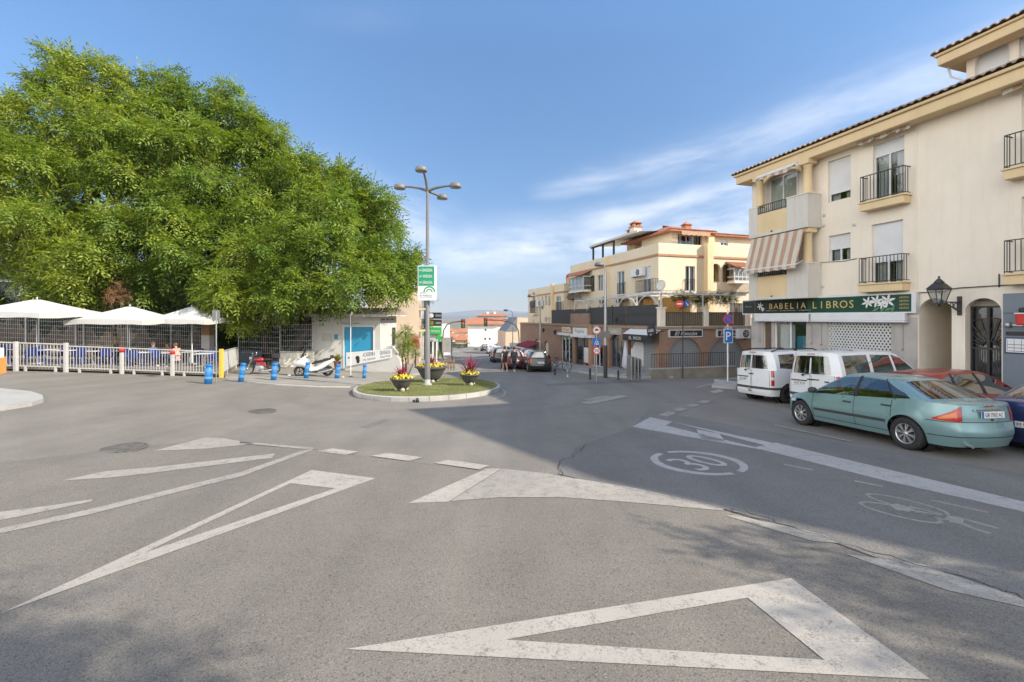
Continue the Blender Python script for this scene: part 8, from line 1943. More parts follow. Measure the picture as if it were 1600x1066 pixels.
  for s in (1,-1):
   x = S['mirror']; p = pos(col_x(x), ztop(x)); mm = MB(); mm.ball((p.x-.02,s*(p.y+.12),p.z+.085),(.07,.12,.075),12,8); mm.bar((p.x,s*p.y*.98,p.z+.03),(p.x,s*(p.y+.06),p.z+.06),.04); mm.build('wing_mirror', S.get('mirrorm', paint), o)
 return ctx
def number_plate(ctx, y0, z, w=.52, h=.11, txt='4281 GKL', rear=True, band=True, off=.012):
 p = ctx['pos'](ctx['col_ry'](abs(y0)) if rear else ctx['col_fy'](abs(y0)), z); x = p.x-(off if rear else -off); s = -1 if rear else 1
 b = MB(); b.box(min(x,x+.01*s),max(x,x+.01*s),y0-w/2,y0+w/2,z-h/2,z+h/2); pl = b.build('number_plate', m_plate, ctx['o'])
 xf = x+s*.012; M_ = Matrix.Translation(Vector((xf,y0,z))) @ Matrix.Rotation(R(-90 if rear else 90),4,'Z')
 if band: b = MB(M_); b.box(-w/2,-w/2+.045,-.002,-.0005,-h/2,h/2); b.build('blue_band', m_signb, pl)
 b = MB(M_); b.text(txt, .02, -.003, 0, h*.6, w*.78); b.build('lettering', m_signk, pl)
saloon = dict(L=4.37, W=1.70, xF=2.08, xR=-2.29, wf=1.25, wr=-1.365, Rw=.315, Ra=.365, sill=.20, rcF=.50, rcR=.36, bowF=.16, bowR=.09,
 belt=[(-2.29,.955),(-2.0,.985),(-1.6,.985),(-.9,.945),(0,.90),(.75,.865),(1.1,.83),(1.5,.77),(1.85,.69),(2.08,.60)],
 side=[(0,.88),(.2,.955),(.45,1.0),(.6,1.0),(.8,.985),(1.0,.93)], front=[(0,-.12),(.3,0),(.5,-.0),(.75,-.07),(1.0,-.16)], rear=[(0,.12),(.22,.01),(.42,0),(.5,.05),(.75,.05),(1.0,.09)],
 plan=[(-2.29,.91),(-1.6,.98),(-.8,1.0),(.8,1.0),(1.5,.97),(2.08,.88)], cowl=.80, deck=-1.62, crown=.075, crownR=.03, flare=.016,
 roofz=[(-1.25,1.275),(-.9,1.345),(-.45,1.372),(.0,1.362),(.25,1.32),(.35,1.30)], roofy=[(-1.25,.54),(-.8,.575),(-.2,.585),(.35,.55)],
 lines=[(.98,.16,'body'),(.90,.115,(.02,.88,.03,.93)),(-.24,-.26,'dark'),(-.34,-.32,(.03,.93,.04,.90)),(-1.16,-.82,'dark'),(-1.19,-.84,(.05,.88,.08,.34)),(-1.50,-1.02,'body'),(-1.78,-1.10,None)],
 bow_ws=(.20,.10), bow_rw=(-.16,-.10), ws=(.05,.96,1), rw=(.10,.94,1), roofcrown=.05, bulge=.035, seams=[.86,-.26,-1.10], handles=[-.10,-1.0], mirror=.78, mirrorm=m_trim, spokes=8, rimr=.64, split=1)
teal = car_paint('teal_metallic', (.195,.325,.335), .35, .30)
wl = G(1258,664); wr_ = G(1427,703); hd = Vector((wl.x-wr_.x, wl.y-wr_.y)).normalized(); left = Vector((-hd.y, hd.x))
mid = wr_.xy+hd*1.365-left*.84-Vector((.16,0))
cx_ = build_car('parked_car', 'teal metallic saloon double parked beside the vans, seen from its left rear', 'car', on(mid.x,mid.y,.005), hd, saloon, teal)
pt, cX, cR = cx_['patch'], cx_['col_x'], cx_['col_ry']
pt('side_moulding', (cX(.80),cX(-.985)), (.46,.475), (.52,.535), m_trim, cx_['o'], .012, n=16, nv=1)
pt('tail_lamp', (cx_['iS1']-.6,cR(.60)), (.685,.665), (.71,.945), m_tail, cx_['o'], .008, n=10)
pt('indicator_lens', (cx_['iS1']+.8,cR(.68)), (.70,.74), (.73,.85), m_tailo, cx_['o'], .0095, n=8)
pt('headlamp', (cx_['col_fy'](.42),cX(1.45)), (.56,.60), (.64,.655), m_head, cx_['o'], .006, n=8)
pt('bumper_seam', (cX(-1.75),cx_['nc']-1), (.655,.655), (.667,.667), m_seam, cx_['body'], .002, n=20, nv=1)
pt('bumper_rib', (cX(-1.75),cx_['nc']-1), (.385,.385), (.40,.40), m_seam, cx_['body'], .002, n=20, nv=1)
pt('boot_seam', (cR(.60),cR(.585)), (.68,.68), (.94,.94), m_seam, cx_['body'], .002, n=1, nv=8)
number_plate(cx_, -.02, .80, .50, .115, 'GR 7502 AZ'); 
p = cx_['pos'](cR(.0), .885); b = MB(); b.box(p.x-.02,p.x+.02,-.33,.33,.868,.892); b.build('boot_trim', m_chrome, cx_['o']); b = MB(); b.box(p.x-.02,p.x+.02,-.10,.10,.945,.962); b.build('brake_lamp', m_tail, cx_['o'])
p = cx_['pos'](cR(.0), .72); b = MB(); b.lathe([(0,-.02),(.018,-.02),(.018,.0)],10,(p.x-.004,0,.71),axis='x'); b.build('boot_lock', m_black, cx_['o'])
b = MB(); b.tube([(-2.1,.42,.235),(-2.24,.43,.23)],.03,10); b.build('exhaust_pipe', m_chrome, cx_['o'])
b = MB(); b.tube([(.35,0,1.40),(-.05,0,1.75)],.006,6); b.build('aerial', m_black, cx_['o'])
van = dict(L=4.28, W=1.82, xF=2.15, xR=-2.13, wf=1.30, wr=-1.38, Rw=.32, Ra=.38, sill=.24, rcF=.5, rcR=.22, bowF=.16, bowR=.05,
 belt=[(-2.13,1.13),(-1.5,1.12),(0,1.08),(.9,1.04),(1.3,.98),(1.8,.86),(2.15,.70)],
 side=[(0,.93),(.2,.97),(.45,1.0),(.7,1.0),(1.0,.975)], front=[(0,-.10),(.3,0),(.5,-.02),(.8,-.10),(1.0,-.22)], rear=[(0,.03),(.12,-.04),(.22,-.04),(.28,.0),(.6,.0),(1.0,.02)],
 plan=[(-2.13,.975),(-1.5,1.0),(.9,1.0),(1.5,.97),(2.15,.88)], cowl=1.12, deck=-1.80, crown=.08, crownR=.0, flare=.012,
 roofz=[(-2.02,1.70),(-1.8,1.755),(-.8,1.80),(0,1.79),(.3,1.73),(.42,1.69)], roofy=[(-2.02,.70),(-.5,.74),(.42,.68)],
 lines=[(1.20,.30,'body'),(1.10,.26,(.03,.86,.05,.90)),(.10,-.10,'body'),(-.02,-.18,(.05,.88,.06,.88)),(-.88,-.95,'body'),(-1.0,-1.05,(.07,.86,.12,.84)),(-1.72,-1.66,'body'),(-1.93,-1.86,None)],
 bow_ws=(.24,.12), bow_rw=(-.20,-.16), ws=(.05,.95,1), rw=(.06,.78,2), rpw=5.0, roofcrown=.05, bulge=.02, seams=[.95,.02,-.95], handles=[.15,-.15], mirror=1.02, spokes=5, rim=m_rimd, split=1, rimr=.62, glass=m_cglassd, handlem=m_trim)
def dress_van(c, rails, plate_txt, plate_y, two_doors, bumper_white=True, plate_z=.78):
 pt, cX, cR, o = c['patch'], c['col_x'], c['col_ry'], c['o']
 pt('tail_lamp', (c['iS1']+1.5,cR(.83)), (.60,.60), (1.12,1.12), m_tail, o, .008, n=5); pt('indicator_lens', (c['iS1']+1.6,cR(.835)), (.80,.80), (.90,.90), m_tailo if not rails else m_head, o, .0098, n=5)
 pt('bumper_strip', (cX(-1.7),c['nc']-1), (.46,.46), (.545,.545), m_trim, o, .010, n=22, nv=1)
 pt('rear_door_seam', (cR(.03),cR(.018)), (.55,.55), (1.11,1.11), m_seam, c['body'], .003, n=1, nv=8)
 pt('door_edge_seam', (cR(.79),cR(.778)), (.56,.56), (1.11,1.11), m_seam, c['body'], .003, n=1, nv=8)
 number_plate(c, plate_y, plate_z, .50, .11, plate_txt, band=False)
 p = c['pos'](cR(.2), plate_z+.09); b = MB(); b.box(p.x-.03,p.x+.01,plate_y-.28,plate_y+.28,plate_z+.075,plate_z+.105); b.build('plate_lamp_bar', m_trim, o)
 b = MB(); b.box(p.x-.03,p.x+.01,-.10,.10,.965,.995); b.build('door_handle', m_black, o)
 x = -2.02; b = MB(); b.box(-2.075,-2.02,-.13,.13,1.735,1.757); b.build('brake_lamp', m_tail, o)
 if rails:
  for s in (1,-1):
   b = MB(); b.tube([(.1,s*.66,1.80),(-.1,s*.67,1.875),(-1.6,s*.67,1.855),(-1.85,s*.66,1.775)],.022,8); b.box(-.9,-.8,s*.67-.02,s*.67+.02,1.79,1.86); b.build('roof_rail', m_black, o)
 else:
  b = MB(); b.tube([(-.3,-.5,1.84),(-.3,.5,1.84)],.018,8); b.box(-.33,-.27,-.52,-.47,1.78,1.84); b.box(-.33,-.27,.47,.52,1.78,1.84); b.tube([(-1.1,-.5,1.85),(-1.1,.5,1.85)],.018,8); b.build('roof_bar', m_black, o)
 b = MB(); z0, z1 = 1.15, 1.63
 b.bar((-2.135,0,z0),(-2.07,0,z1),.04,.02); b.build('window_divider', c['paint'], o)
 b = MB(); b.bar((-2.16,.25,1.13),(-2.16,-.0,1.15),.016); b.lathe([(0,0),(.03,0),(.03,.04)],10,(-2.17,.25,1.1),axis='x'); b.build('rear_wiper', m_black, o)
white_v = car_paint('white_van_paint', (.70,.71,.72), 0.0, .35)
def place_rear(px_corner, d, phi, S, lead=.97):
 """car whose rear left corner stands at the given column of the photo"""
 hd = Vector((math.cos(R(phi)), math.sin(R(phi)))); lf = Vector((-hd.y, hd.x)); c = Vector(((px_corner-CX)/F*d, d)); m_ = c-lf*(S['W']/2*lead)-hd*S['xR']; return m_, hd
m_, hd = place_rear(1147, 16.9, 13.5, van); v1 = build_car('parked_van', 'white van with black roof rails, parked nearest the parking sign', 'van', on(m_.x,m_.y,.005), hd, van, white_v); v1['paint'] = white_v
dress_van(v1, True, '3106 HBD', .42, False)
b = MB(); b.tube([(-2.1,-.02,.38),(-2.24,-.02,.38),(-2.25,-.02,.46)],.025,8); b.ball((-2.25,-.02,.47),.035); b.build('tow_hook', m_galv, v1['o'])
van2 = dict(van); van2['glass'] = glass_mat('greenish_car_glass', (.34,.42,.38), .22); van2['lines'] = [(1.20,.30,'body'),(1.10,.26,(.03,.86,.05,.90)),(.10,.02,'body'),(-.0,-.06,(.05,.88,.05,.88)),(-.78,-.80,'body'),(-.90,-.92,(.05,.88,.05,.88)),(-1.80,-1.78,'body'),(-1.93,-1.90,None)]; van2['rcR'] = .14; van2['rw'] = (.03,.82,2)
van2['roofz'] = [(-2.04,1.74),(-1.8,1.79),(-.8,1.83),(0,1.81),(.3,1.74),(.42,1.69)]; van2['Rw'] = .31; van2['rim'] = m_trim
m_, hd = place_rear(1230, 14.4, 13, van2); v2 = build_car('parked_van', 'white van with plain square rear doors between the railed van and red car', 'van', on(m_.x,m_.y,.005), hd, van2, white_v); v2['paint'] = white_v
dress_van(v2, False, '0427 FCM', .40, True, plate_z=.84)
b = MB(); b.box(-2.16,-2.12,-.30,-.02,.98,1.0); b.box(-2.16,-2.12,-.62,-.5,.93,.96); b.build('door_latch', m_black, v2['o'])
hatch = dict(L=4.0, W=1.72, xF=2.0, xR=-1.98, wf=1.25, wr=-1.28, Rw=.31, Ra=.36, sill=.21, rcF=.48, rcR=.34, bowF=.15, bowR=.08,
 belt=[(-1.98,.93),(-1.5,.97),(-.8,.95),(0,.91),(.75,.88),(1.1,.84),(1.5,.77),(1.8,.69),(2.0,.60)],
 side=[(0,.89),(.2,.955),(.45,1.0),(.7,.99),(1.0,.94)], front=[(0,-.10),(.3,0),(.5,-.02),(.8,-.09),(1.0,-.16)], rear=[(0,.10),(.2,.0),(.4,0),(.5,.04),(1.0,.10)],
 plan=[(-1.98,.92),(-1.3,.99),(-.5,1.0),(.8,1.0),(1.5,.97),(2.0,.88)], cowl=.82, deck=-1.50, crown=.07, crownR=.02, flare=.014,
 roofz=[(-1.62,1.33),(-1.35,1.395),(-.6,1.44),(-.1,1.435),(.2,1.385),(.32,1.355)], roofy=[(-1.62,.54),(-.8,.58),(.32,.55)],
 lines=[(.98,.16,'body'),(.90,.12,(.02,.88,.03,.93)),(-.20,-.26,'dark'),(-.30,-.32,(.03,.93,.04,.91)),(-1.05,-.96,'dark'),(-1.12,-1.02,(.05,.88,.15,.72)),(-1.45,-1.30,'body'),(-1.70,-1.48,None)],
 bow_ws=(.20,.10), bow_rw=(-.18,-.13), ws=(.05,.96,1), rw=(.08,.92,2), rpw=3.0, roofcrown=.05, bulge=.03, seams=[.86,-.24,-1.05], handles=[-.08,-.95], mirror=.78, spokes=7, split=0, rimr=.64, glass=m_cglassd)
def dress_hatch(c, txt):
 pt, cX, cR, o = c['patch'], c['col_x'], c['col_ry'], c['o']
 pt('tail_lamp', (cX(-1.60),cR(.66)), (.66,.66), (.80,.93), m_tail, o, .008, n=8); pt('headlamp', (c['col_fy'](.42),cX(1.40)), (.56,.60), (.64,.66), m_head, o, .006, n=8)
 pt('bumper_seam', (cX(-1.55),c['nc']-1), (.55,.55), (.562,.562), m_seam, c['body'], .002, n=20, nv=1); number_plate(c, 0, .66, .50, .11, txt)
 number_plate(c, 0, .42, .50, .11, txt, rear=False)
sal2 = dict(saloon); sal2['glass'] = m_cglass
def dress_front(c): c['patch']('headlamp', (c['col_fy'](.42),c['col_x'](1.45)), (.56,.60), (.64,.655), m_head, c['o'], .006, n=8)
m_ = Vector(W(1388,HY,11.4).xy); hd = Vector((.985,.17)).normalized(); ctr = m_+hd*2.05+Vector((0,-.1))
c = build_car('parked_car', 'red hatchback parked nose in, its roof showing behind the teal saloon', 'car', on(ctr.x,ctr.y,-.06), hd, hatch, car_paint('faded_red', (.26,.025,.015), .1, .4)); dress_hatch(c, '1873 BVR')
hd = Vector((.96,.28)).normalized(); rear = Vector((9.55,8.72)); ctr = rear+hd*2.29-Vector((-hd.y,hd.x))*.45
c = build_car('parked_car', 'dark blue saloon cut by the right edge of the photo behind the teal saloon', 'car', on(ctr.x,ctr.y,.005), hd, sal2, car_paint('deep_blue', (.02,.035,.13), .3, .3))
pt, cX, cR = c['patch'], c['col_x'], c['col_ry']; pt('tail_lamp', (cX(-1.83),cR(.62)), (.70,.69), (.715,.90), m_tail, c['o'], .008, n=10); number_plate(c, .05, .56, .50, .115, 'M 9216 ZX'); dress_front(c)
def street_car(px, d, label, paint, S, ang=None, txt='2240 CJK', xoff=0):
 x = (px-CX)/F*d; hd = Vector((AX*.6,AY)).normalized() if ang is None else Vector((math.cos(R(ang)),math.sin(R(ang)))).normalized(); ctr = Vector((x,d))-hd*S['xR']
 c = build_car('parked_car', label, 'car', on(ctr.x,ctr.y,.005), hd, S, paint, 'cars parked down the right side of the street', 1); dress_hatch(c, txt); return c
blk = car_paint('black_paint', (.012,.014,.016), .1, .25)
street_car(845, 30.6, 'black hatchback at the near end of the cars by the crossing', blk, hatch, 96, '7719 FBT')
street_car(829, 38.5, 'dark blue hatchback behind the black one down the street', car_paint('navy_paint', (.02,.04,.13), .2, .3), hatch, 97, '5082 DGH')
street_car(806, 33.5, 'dark burgundy hatchback passed by two walkers', car_paint('burgundy_paint', (.09,.02,.028), .2, .3), hatch, 96, '9934 BSW')
street_car(783, 44, 'dark green grey hatchback beyond the left walker', car_paint('green_grey_paint', (.035,.05,.05), .2, .3), hatch, 97, '6610 CRZ')
street_car(776, 60, 'small white hatchback parked beyond the walkers', white_v, hatch, 96, '3345 GLP')
street_car(769.5, 74, 'white hatchback farthest down the parked row', white_v, hatch, 96, '8127 HMN')
street_car(790, 56, 'silver hatchback half hidden beyond the burgundy car', car_paint('silver_paint', (.35,.36,.37), .4, .3), hatch, 96, '4401 DVX')
street_car(758, 92, 'dark hatchback by the bright green tree', blk, hatch, 96, '2958 FKC')
# ================================================================ people, motorcycle, scooter
m_skin = mat('skin', (.48,.28,.19), .6, .06, 9)
def skinned(name, joints, bones, mats, parent, sub=2):
 """one continuous body surface: joints name -> (pos, radius); bones pairs"""
 keys = list(joints); org = Vector((0,0,0)); q = parent
 while q is not None: org = org+Vector(q.location); q = q.parent
 me = bpy.data.meshes.new(name); me.from_pydata([tuple(Vector(joints[k][0])-org) for k in keys], [(keys.index(a),keys.index(b)) for a,b in bones], [])
 ob = bpy.data.objects.new(name, me); COL.objects.link(ob); ob.parent = parent
 sk = ob.modifiers.new('skin','SKIN'); 
 if not me.skin_vertices: me.skin_vertices.new()
 for i,k in enumerate(keys):
  r = joints[k][1]; d = me.skin_vertices[0].data[i]; d.radius = (r,r) if not hasattr(r,'__len__') else r; d.use_root = (i == 0)
 sk.use_smooth_shade = True; ss = ob.modifiers.new('sub','SUBSURF'); ss.levels = sub; ss.render_levels = sub
 me.materials.append(mats); return ob
def person(p, face, label, h, top, legs, pose, hair, group=None, shoes=None, sleeves=False):
 """pose: dict of joint -> (forward, left, up) in metres for a body of height h; face: heading on the ground"""
 o = thing('person', label, 'person', p, None, group); f = Vector((face[0],face[1],0)).normalized(); l = Vector((-f.y,f.x,0)); s = h/1.72
 def J(a): return Vector(p)+f*a[0]*s+l*a[1]*s+Vector((0,0,a[2]*s))
 P_ = {k: J(v) for k,v in pose.items()}
 jr = {'pelvis':.135,'waist':.125,'chest':.15,'neck0':.065,'neck':.052,'head0':.075,'head':.098,'crown':.07}
 jt = {k:(P_[k],jr[k]*s) for k in jr}
 bn = [('pelvis','waist'),('waist','chest'),('chest','neck0'),('neck0','neck'),('neck','head0'),('head0','head'),('head','crown')]
 for sd in ('L','R'):
  for k,r in (('hip',.10),('knee',.062),('ankle',.042),('toe',.034)): jt[k+sd] = (P_[k+sd],r*s)
  bn += [('pelvis','hip'+sd),('hip'+sd,'knee'+sd),('knee'+sd,'ankle'+sd),('ankle'+sd,'toe'+sd)]
  for k,r in (('sh',.06),('elbow',.042),('wrist',.029),('palm',.035)): jt[k+sd] = (P_[k+sd],r*s)
  bn += [('chest','sh'+sd),('sh'+sd,'elbow'+sd),('elbow'+sd,'wrist'+sd),('wrist'+sd,'palm'+sd)]
  d = (P_['palm'+sd]-P_['wrist'+sd]).normalized(); ac = d.cross(f); ac = ac.normalized() if ac.length > .1 else l
  for i_,(off,ln) in enumerate(((-.03,.065),(-.011,.08),(.01,.075),(.03,.06))):
   a = P_['palm'+sd]+f*off*s+d*.03*s; jt['f%d%s'%(i_,sd)] = (a,.011*s); jt['g%d%s'%(i_,sd)] = (a+d*ln*.6*s,.0095*s); jt['t%d%s'%(i_,sd)] = (a+(d*ln+ac*.015)*s,.008*s)
   bn += [('palm'+sd,'f%d%s'%(i_,sd)),('f%d%s'%(i_,sd),'g%d%s'%(i_,sd)),('g%d%s'%(i_,sd),'t%d%s'%(i_,sd))]
  a = P_['wrist'+sd]+d*.03*s+f*.035*s; jt['th'+sd] = (a,.012*s); jt['tt'+sd] = (a+(d*.05+f*.02)*s,.009*s); bn += [('wrist'+sd,'th'+sd),('th'+sd,'tt'+sd)]
 skinned('body', jt, bn, m_skin, o)
 up = (P_['crown']-P_['neck']).normalized(); hf = f; hc = P_['head']
 b = MB(); b.ball(hc+hf*.095*s-up*.012*s,(.014*s,.014*s,.022*s),8,6); b.build('nose', m_skin, o)
 b = MB(); 
 for sd in (1,-1): b.ball(hc+hf*.088*s+l*.032*s*sd+up*.015*s,.011*s,8,6)
 b.build('eyes', m_signk, o); b = MB(); b.box(-.02*s,.02*s,-.003,.003,-.004*s,.004*s,M=Matrix.Translation(hc+hf*.094*s-up*.045*s) @ Vector((f.x,f.y,0)).to_track_quat('Y','Z').to_matrix().to_4x4()); b.build('mouth', mat('lips',(.30,.10,.08),.6,0), o)
 b = MB()
 for sd in (1,-1): b.ball(hc+l*.098*s*sd,(.016*s,.016*s,.03*s),8,6)
 b.build('ears', m_skin, o)
 hb = MB(); hb.ball(hc-hf*.02*s+up*.03*s,(.108*s,.108*s,.10*s),14,9); 
 if hair[1] == 'long': hb.ball(hc-hf*.05*s-up*.09*s,(.075*s,.085*s,.13*s),12,8)
 hb.build('hair', hair[0], o)
 g = 1.13
 ct = {k:(P_[k],jr[k]*s*g) for k in ('pelvis','waist','chest')}; ct['neck0'] = (P_['neck0']-Vector((0,0,.03*s)),.075*s); ct['hem'] = (P_['pelvis']-Vector((0,0,.06*s)),.165*s); cb = [('pelvis','hem'),('pelvis','waist'),('waist','chest'),('chest','neck0')]
 for sd in ('L','R'):
  ct['sh'+sd] = (P_['sh'+sd],.072*s); e = P_['elbow'+sd] if sleeves else P_['sh'+sd].lerp(P_['elbow'+sd],.6); ct['el'+sd] = (e,.056*s); cb += [('chest','sh'+sd),('sh'+sd,'el'+sd)]
  if sleeves: ct['wr'+sd] = (P_['elbow'+sd].lerp(P_['wrist'+sd],.9),.04*s); cb.append(('el'+sd,'wr'+sd))
 skinned('shirt', ct, cb, top, o)
 lt = {'pelvis':(P_['pelvis']-Vector((0,0,.01)),.15*s)}; lb_ = [('pelvis','wb')]; lt['wb'] = (P_['pelvis'].lerp(P_['waist'],.7),.14*s); cut = legs[1]
 for sd in ('L','R'):
  lt['hip'+sd] = (P_['hip'+sd],.113*s); kn = P_['knee'+sd] if cut > .5 else P_['hip'+sd].lerp(P_['knee'+sd],.85); lt['kn'+sd] = (kn,(.075 if cut > .5 else .088)*s); lb_ += [('pelvis','hip'+sd),('hip'+sd,'kn'+sd)]
  if cut > .5: lt['an'+sd] = (P_['knee'+sd].lerp(P_['ankle'+sd],.92),.058*s); lb_.append(('kn'+sd,'an'+sd))
 skinned('trousers' if cut > .5 else 'shorts', lt, lb_, legs[0], o)
 for sd in ('L','R'):
  a, t_ = P_['ankle'+sd], P_['toe'+sd]; d = (t_-a); d.z = 0; d.normalize(); c = a.lerp(t_,.55); c.z = min(a.z,t_.z)+.0*s
  b = MB(); b.ball((0,0,0),(.135*s,.05*s,.045*s),12,8,M=Matrix.Translation(c) @ d.to_track_quat('X','Z').to_matrix().to_4x4()); b.build('shoe', shoes or m_signw, o)
 return o
def walk(st, swing): # mid stride, feet on the ground
 return {'pelvis':(0,0,.93),'waist':(.0,0,1.07),'chest':(.02,0,1.28),'neck0':(.02,0,1.43),'neck':(.025,0,1.48),'head0':(.035,0,1.55),'head':(.045,0,1.61),'crown':(.035,0,1.68),
  'hipL':(0,.09,.88),'kneeL':(.12*st,.09,.49),'ankleL':(.20*st if st > 0 else -.30,.09,.08 if st > 0 else .12),'toeL':(.20*st+.15 if st > 0 else -.17,.10,.03),
  'hipR':(0,-.09,.88),'kneeR':(-.02,-.09,.48),'ankleR':(-.26 if st > 0 else .2,-.09,.12 if st > 0 else .08),'toeR':(-.13 if st > 0 else .35,-.10,.03),
  'shL':(.0,.18,1.37),'elbowL':(-.08*swing,.24,1.10),'wristL':(.06-.08*swing,.25,.87),'palmL':(.09-.08*swing,.25,.80),
  'shR':(.0,-.18,1.37),'elbowR':(.08*swing,-.24,1.10),'wristR':(.14*swing+.05,-.25,.88),'palmR':(.18*swing+.05,-.25,.81)}
m_hair = mat('dark_brown_hair', (.03,.018,.012), .6, .3, 30); m_hairb = mat('brown_hair', (.10,.05,.025), .6, .3, 30)
person(G(789,580), (-.35,1), 'person walking away in dark top, shorts and pale shoes, left of the two walkers', 1.76, mat('dark_green_top',(.02,.03,.03),.9,.1,8), (mat('maroon_shorts',(.07,.02,.03),.9,.1,8),0), walk(1,1), (m_hair,'short'), 'people walking beside the parked cars', m_signw)
person(G(803.5,580.5), (.25,1), 'person in dark trousers and a dark jacket walking away, right of the two walkers', 1.72, mat('dark_jacket',(.02,.02,.028),.9,.1,8), (mat('dark_trousers',(.022,.024,.035),.9,.1,8),1), walk(1,-1), (m_hair,'short'), 'people walking beside the parked cars', m_signw, True)
def sit(a=.25):
 return {'pelvis':(0,0,.53),'waist':(-.02,0,.68),'chest':(.02,0,.90),'neck0':(.03,0,1.05),'neck':(.045,0,1.10),'head0':(.06,0,1.17),'head':(.075,0,1.23),'crown':(.065,0,1.30),
  'hipL':(.06,.10,.51),'kneeL':(.46,.12,.52),'ankleL':(.44,.12,.08),'toeL':(.58,.12,.03),'hipR':(.06,-.10,.51),'kneeR':(.46,-.12,.52),'ankleR':(.40,-.12,.08),'toeR':(.54,-.12,.03),
  'shL':(.02,.18,.99),'elbowL':(.10,.25,.74),'wristL':(.34,.16,.74),'palmL':(.41,.13,.76),'shR':(.02,-.18,.99),'elbowR':(.10,-.25,.74),'wristR':(.34,-.14,.76),'palmR':(.41,-.11,.78)}
def sitter(px, d, face, *a, **k): x = (px-CX)/F*d; return person(on(x,d,.22), face, *a, **k)
sitter(238, 24.7, (1,-.15), 'person with brown hair in blue seated at the terrace table left of the pink shirt', 1.68, mat('blue_shirt',(.03,.07,.25),.9,.1,8), (mat('jeans',(.03,.05,.11),.9,.15,8),1), sit(), (m_hairb,'long'), 'people seated on the terrace', None, True)
sitter(262, 25.9, (.1,-1), 'person in a dark shirt facing the road behind the second red capped post', 1.70, mat('brown_shirt',(.10,.05,.035),.9,.1,8), (mat('jeans',(.03,.05,.11)),1), sit(), (m_hairb,'short'), 'people seated on the terrace', None, True)
sitter(276, 24.6, (-1,.1), 'person in a pale pink shirt and jeans seated beside the second red capped post', 1.70, mat('pink_shirt',(.52,.33,.28),.9,.1,8), (mat('jeans',(.03,.05,.11)),1), sit(), (m_hairb,'short'), 'people seated on the terrace', None)
def wheel_at(o, x, r, w, rimm, spokes, tyre=.05, name='wheel'):
 b = MB(); b.lathe([(r-tyre*1.1,-w/2),(r-tyre*.3,-w/2),(r,-w*.2),(r,w*.2),(r-tyre*.3,w/2),(r-tyre*1.1,w/2)],28,(x,0,r),axis='y'); wo = b.build(name, m_rub, o)
 b = MB(); b.lathe([(r-tyre*1.05,-w*.35),(r-tyre*1.5,-w*.2),(r-tyre*1.5,w*.2),(r-tyre*1.05,w*.35)],28,(x,0,r),axis='y'); b.lathe([(.0,-w*.6),(.05,-w*.55),(.05,w*.55),(0,w*.6)],12,(x,0,r),axis='y')
 for k in range(spokes): th = 2*math.pi*k/spokes; b.bar((x+.04*math.cos(th),w*.3*(-1)**k,r+.04*math.sin(th)),(x+(r-tyre*1.4)*math.cos(th+.15),0,r+(r-tyre*1.4)*math.sin(th+.15)),.010 if spokes > 10 else .03)
 b.build('rim', rimm, wo); return wo
def local_thing(name, label, cat, p, face): o = thing(name, label, cat, p, math.atan2(face[1],face[0])); return o
p = (G(391,587)+G(424,584.5))/2; o = local_thing('motorcycle', 'red classic motorcycle parked beside the blue bollards, front wheel to the left', 'motorcycle', on(p.x,p.y,.03), (-.97,-.24))
wf_ = wheel_at(o, .66, .32, .09, m_chrome, 24); wr__ = wheel_at(o, -.66, .31, .11, m_chrome, 24)
m_mred = car_paint('motorcycle_red', (.30,.018,.025), .1, .25)
b = MB()
for s in (1,-1): b.tube([(.66,s*.09,.32),(.40,s*.09,.92)],.025,8)
b.build('front_fork', m_galv, o); b = MB(); b.lathe([(.36,-.06),(.375,-.03),(.375,.03),(.36,.06)],14,(.66,0,.32),axis='y',arc=math.pi*.75); b.build('front_mudguard', m_chrome, o)
b = MB(); b.ball((.12,0,.80),(.30,.15,.14),16,10); b.build('fuel_tank', m_mred, o)
b = MB(); b.add([(-.2,-.09,.66),(.25,-.09,.66),(.2,-.09,.50),(-.25,-.09,.42),(-.2,.09,.66),(.25,.09,.66),(.2,.09,.50),(-.25,.09,.42)],[(0,1,2,3),(4,7,6,5),(0,4,5,1),(2,6,7,3),(0,3,7,4),(1,5,6,2)]); b.build('side_panel', m_mred, o, bevel=.02)
b = MB(); b.ball((-.42,0,.80),(.38,.13,.075),14,8); b.build('seat', m_black, o)
b = MB(); b.box(-.15,.25,-.14,.14,.22,.48); b.lathe([(.0,-.2),(.13,-.19),(.13,.19),(.0,.2)],16,(-.05,0,.34),axis='y'); 
for k in range(5): b.box(.02,.24,-.13,.13,.485+.02*k,.492+.02*k)
b.build('engine', m_galv, o, bevel=.01)
b = MB(); b.tube([(.38,-.02,.9),(.25,0,.5),(.1,0,.2),(-.3,0,.25),(-.35,0,.72),(.3,0,.82)],.025,8); b.bar((-.3,.1,.3),(-.66,.1,.31),.05); b.bar((-.3,-.1,.3),(-.66,-.1,.31),.05); b.build('frame', m_iron, o)
b = MB(); b.tube([(.30,-.38,1.05),(.40,-.22,1.02),(.40,0,.98),(.40,.22,1.02),(.30,.38,1.05)],.014,8); b.build('handlebar', m_chrome, o)
b = MB(); b.lathe([(0,-.09),(.08,-.05),(.09,.05),(.085,.06),(0,.06)],16,(.50,0,.88),axis='x'); b.build('headlamp', m_head, o)
for s in (1,-1): b = MB(); b.lathe([(0,0),(.05,0),(.05,.02),(0,.02)],12,(.3,s*.33,1.16),axis='x'); b.bar((.31,s*.3,1.05),(.31,s*.33,1.14),.012); b.build('mirror', m_chrome, o)
b = MB(); b.lathe([(.35,-.08),(.37,-.04),(.37,.04),(.35,.08)],14,(-.66,0,.31),axis='y',arc=math.pi*.9); b.build('rear_mudguard', m_galv, o)
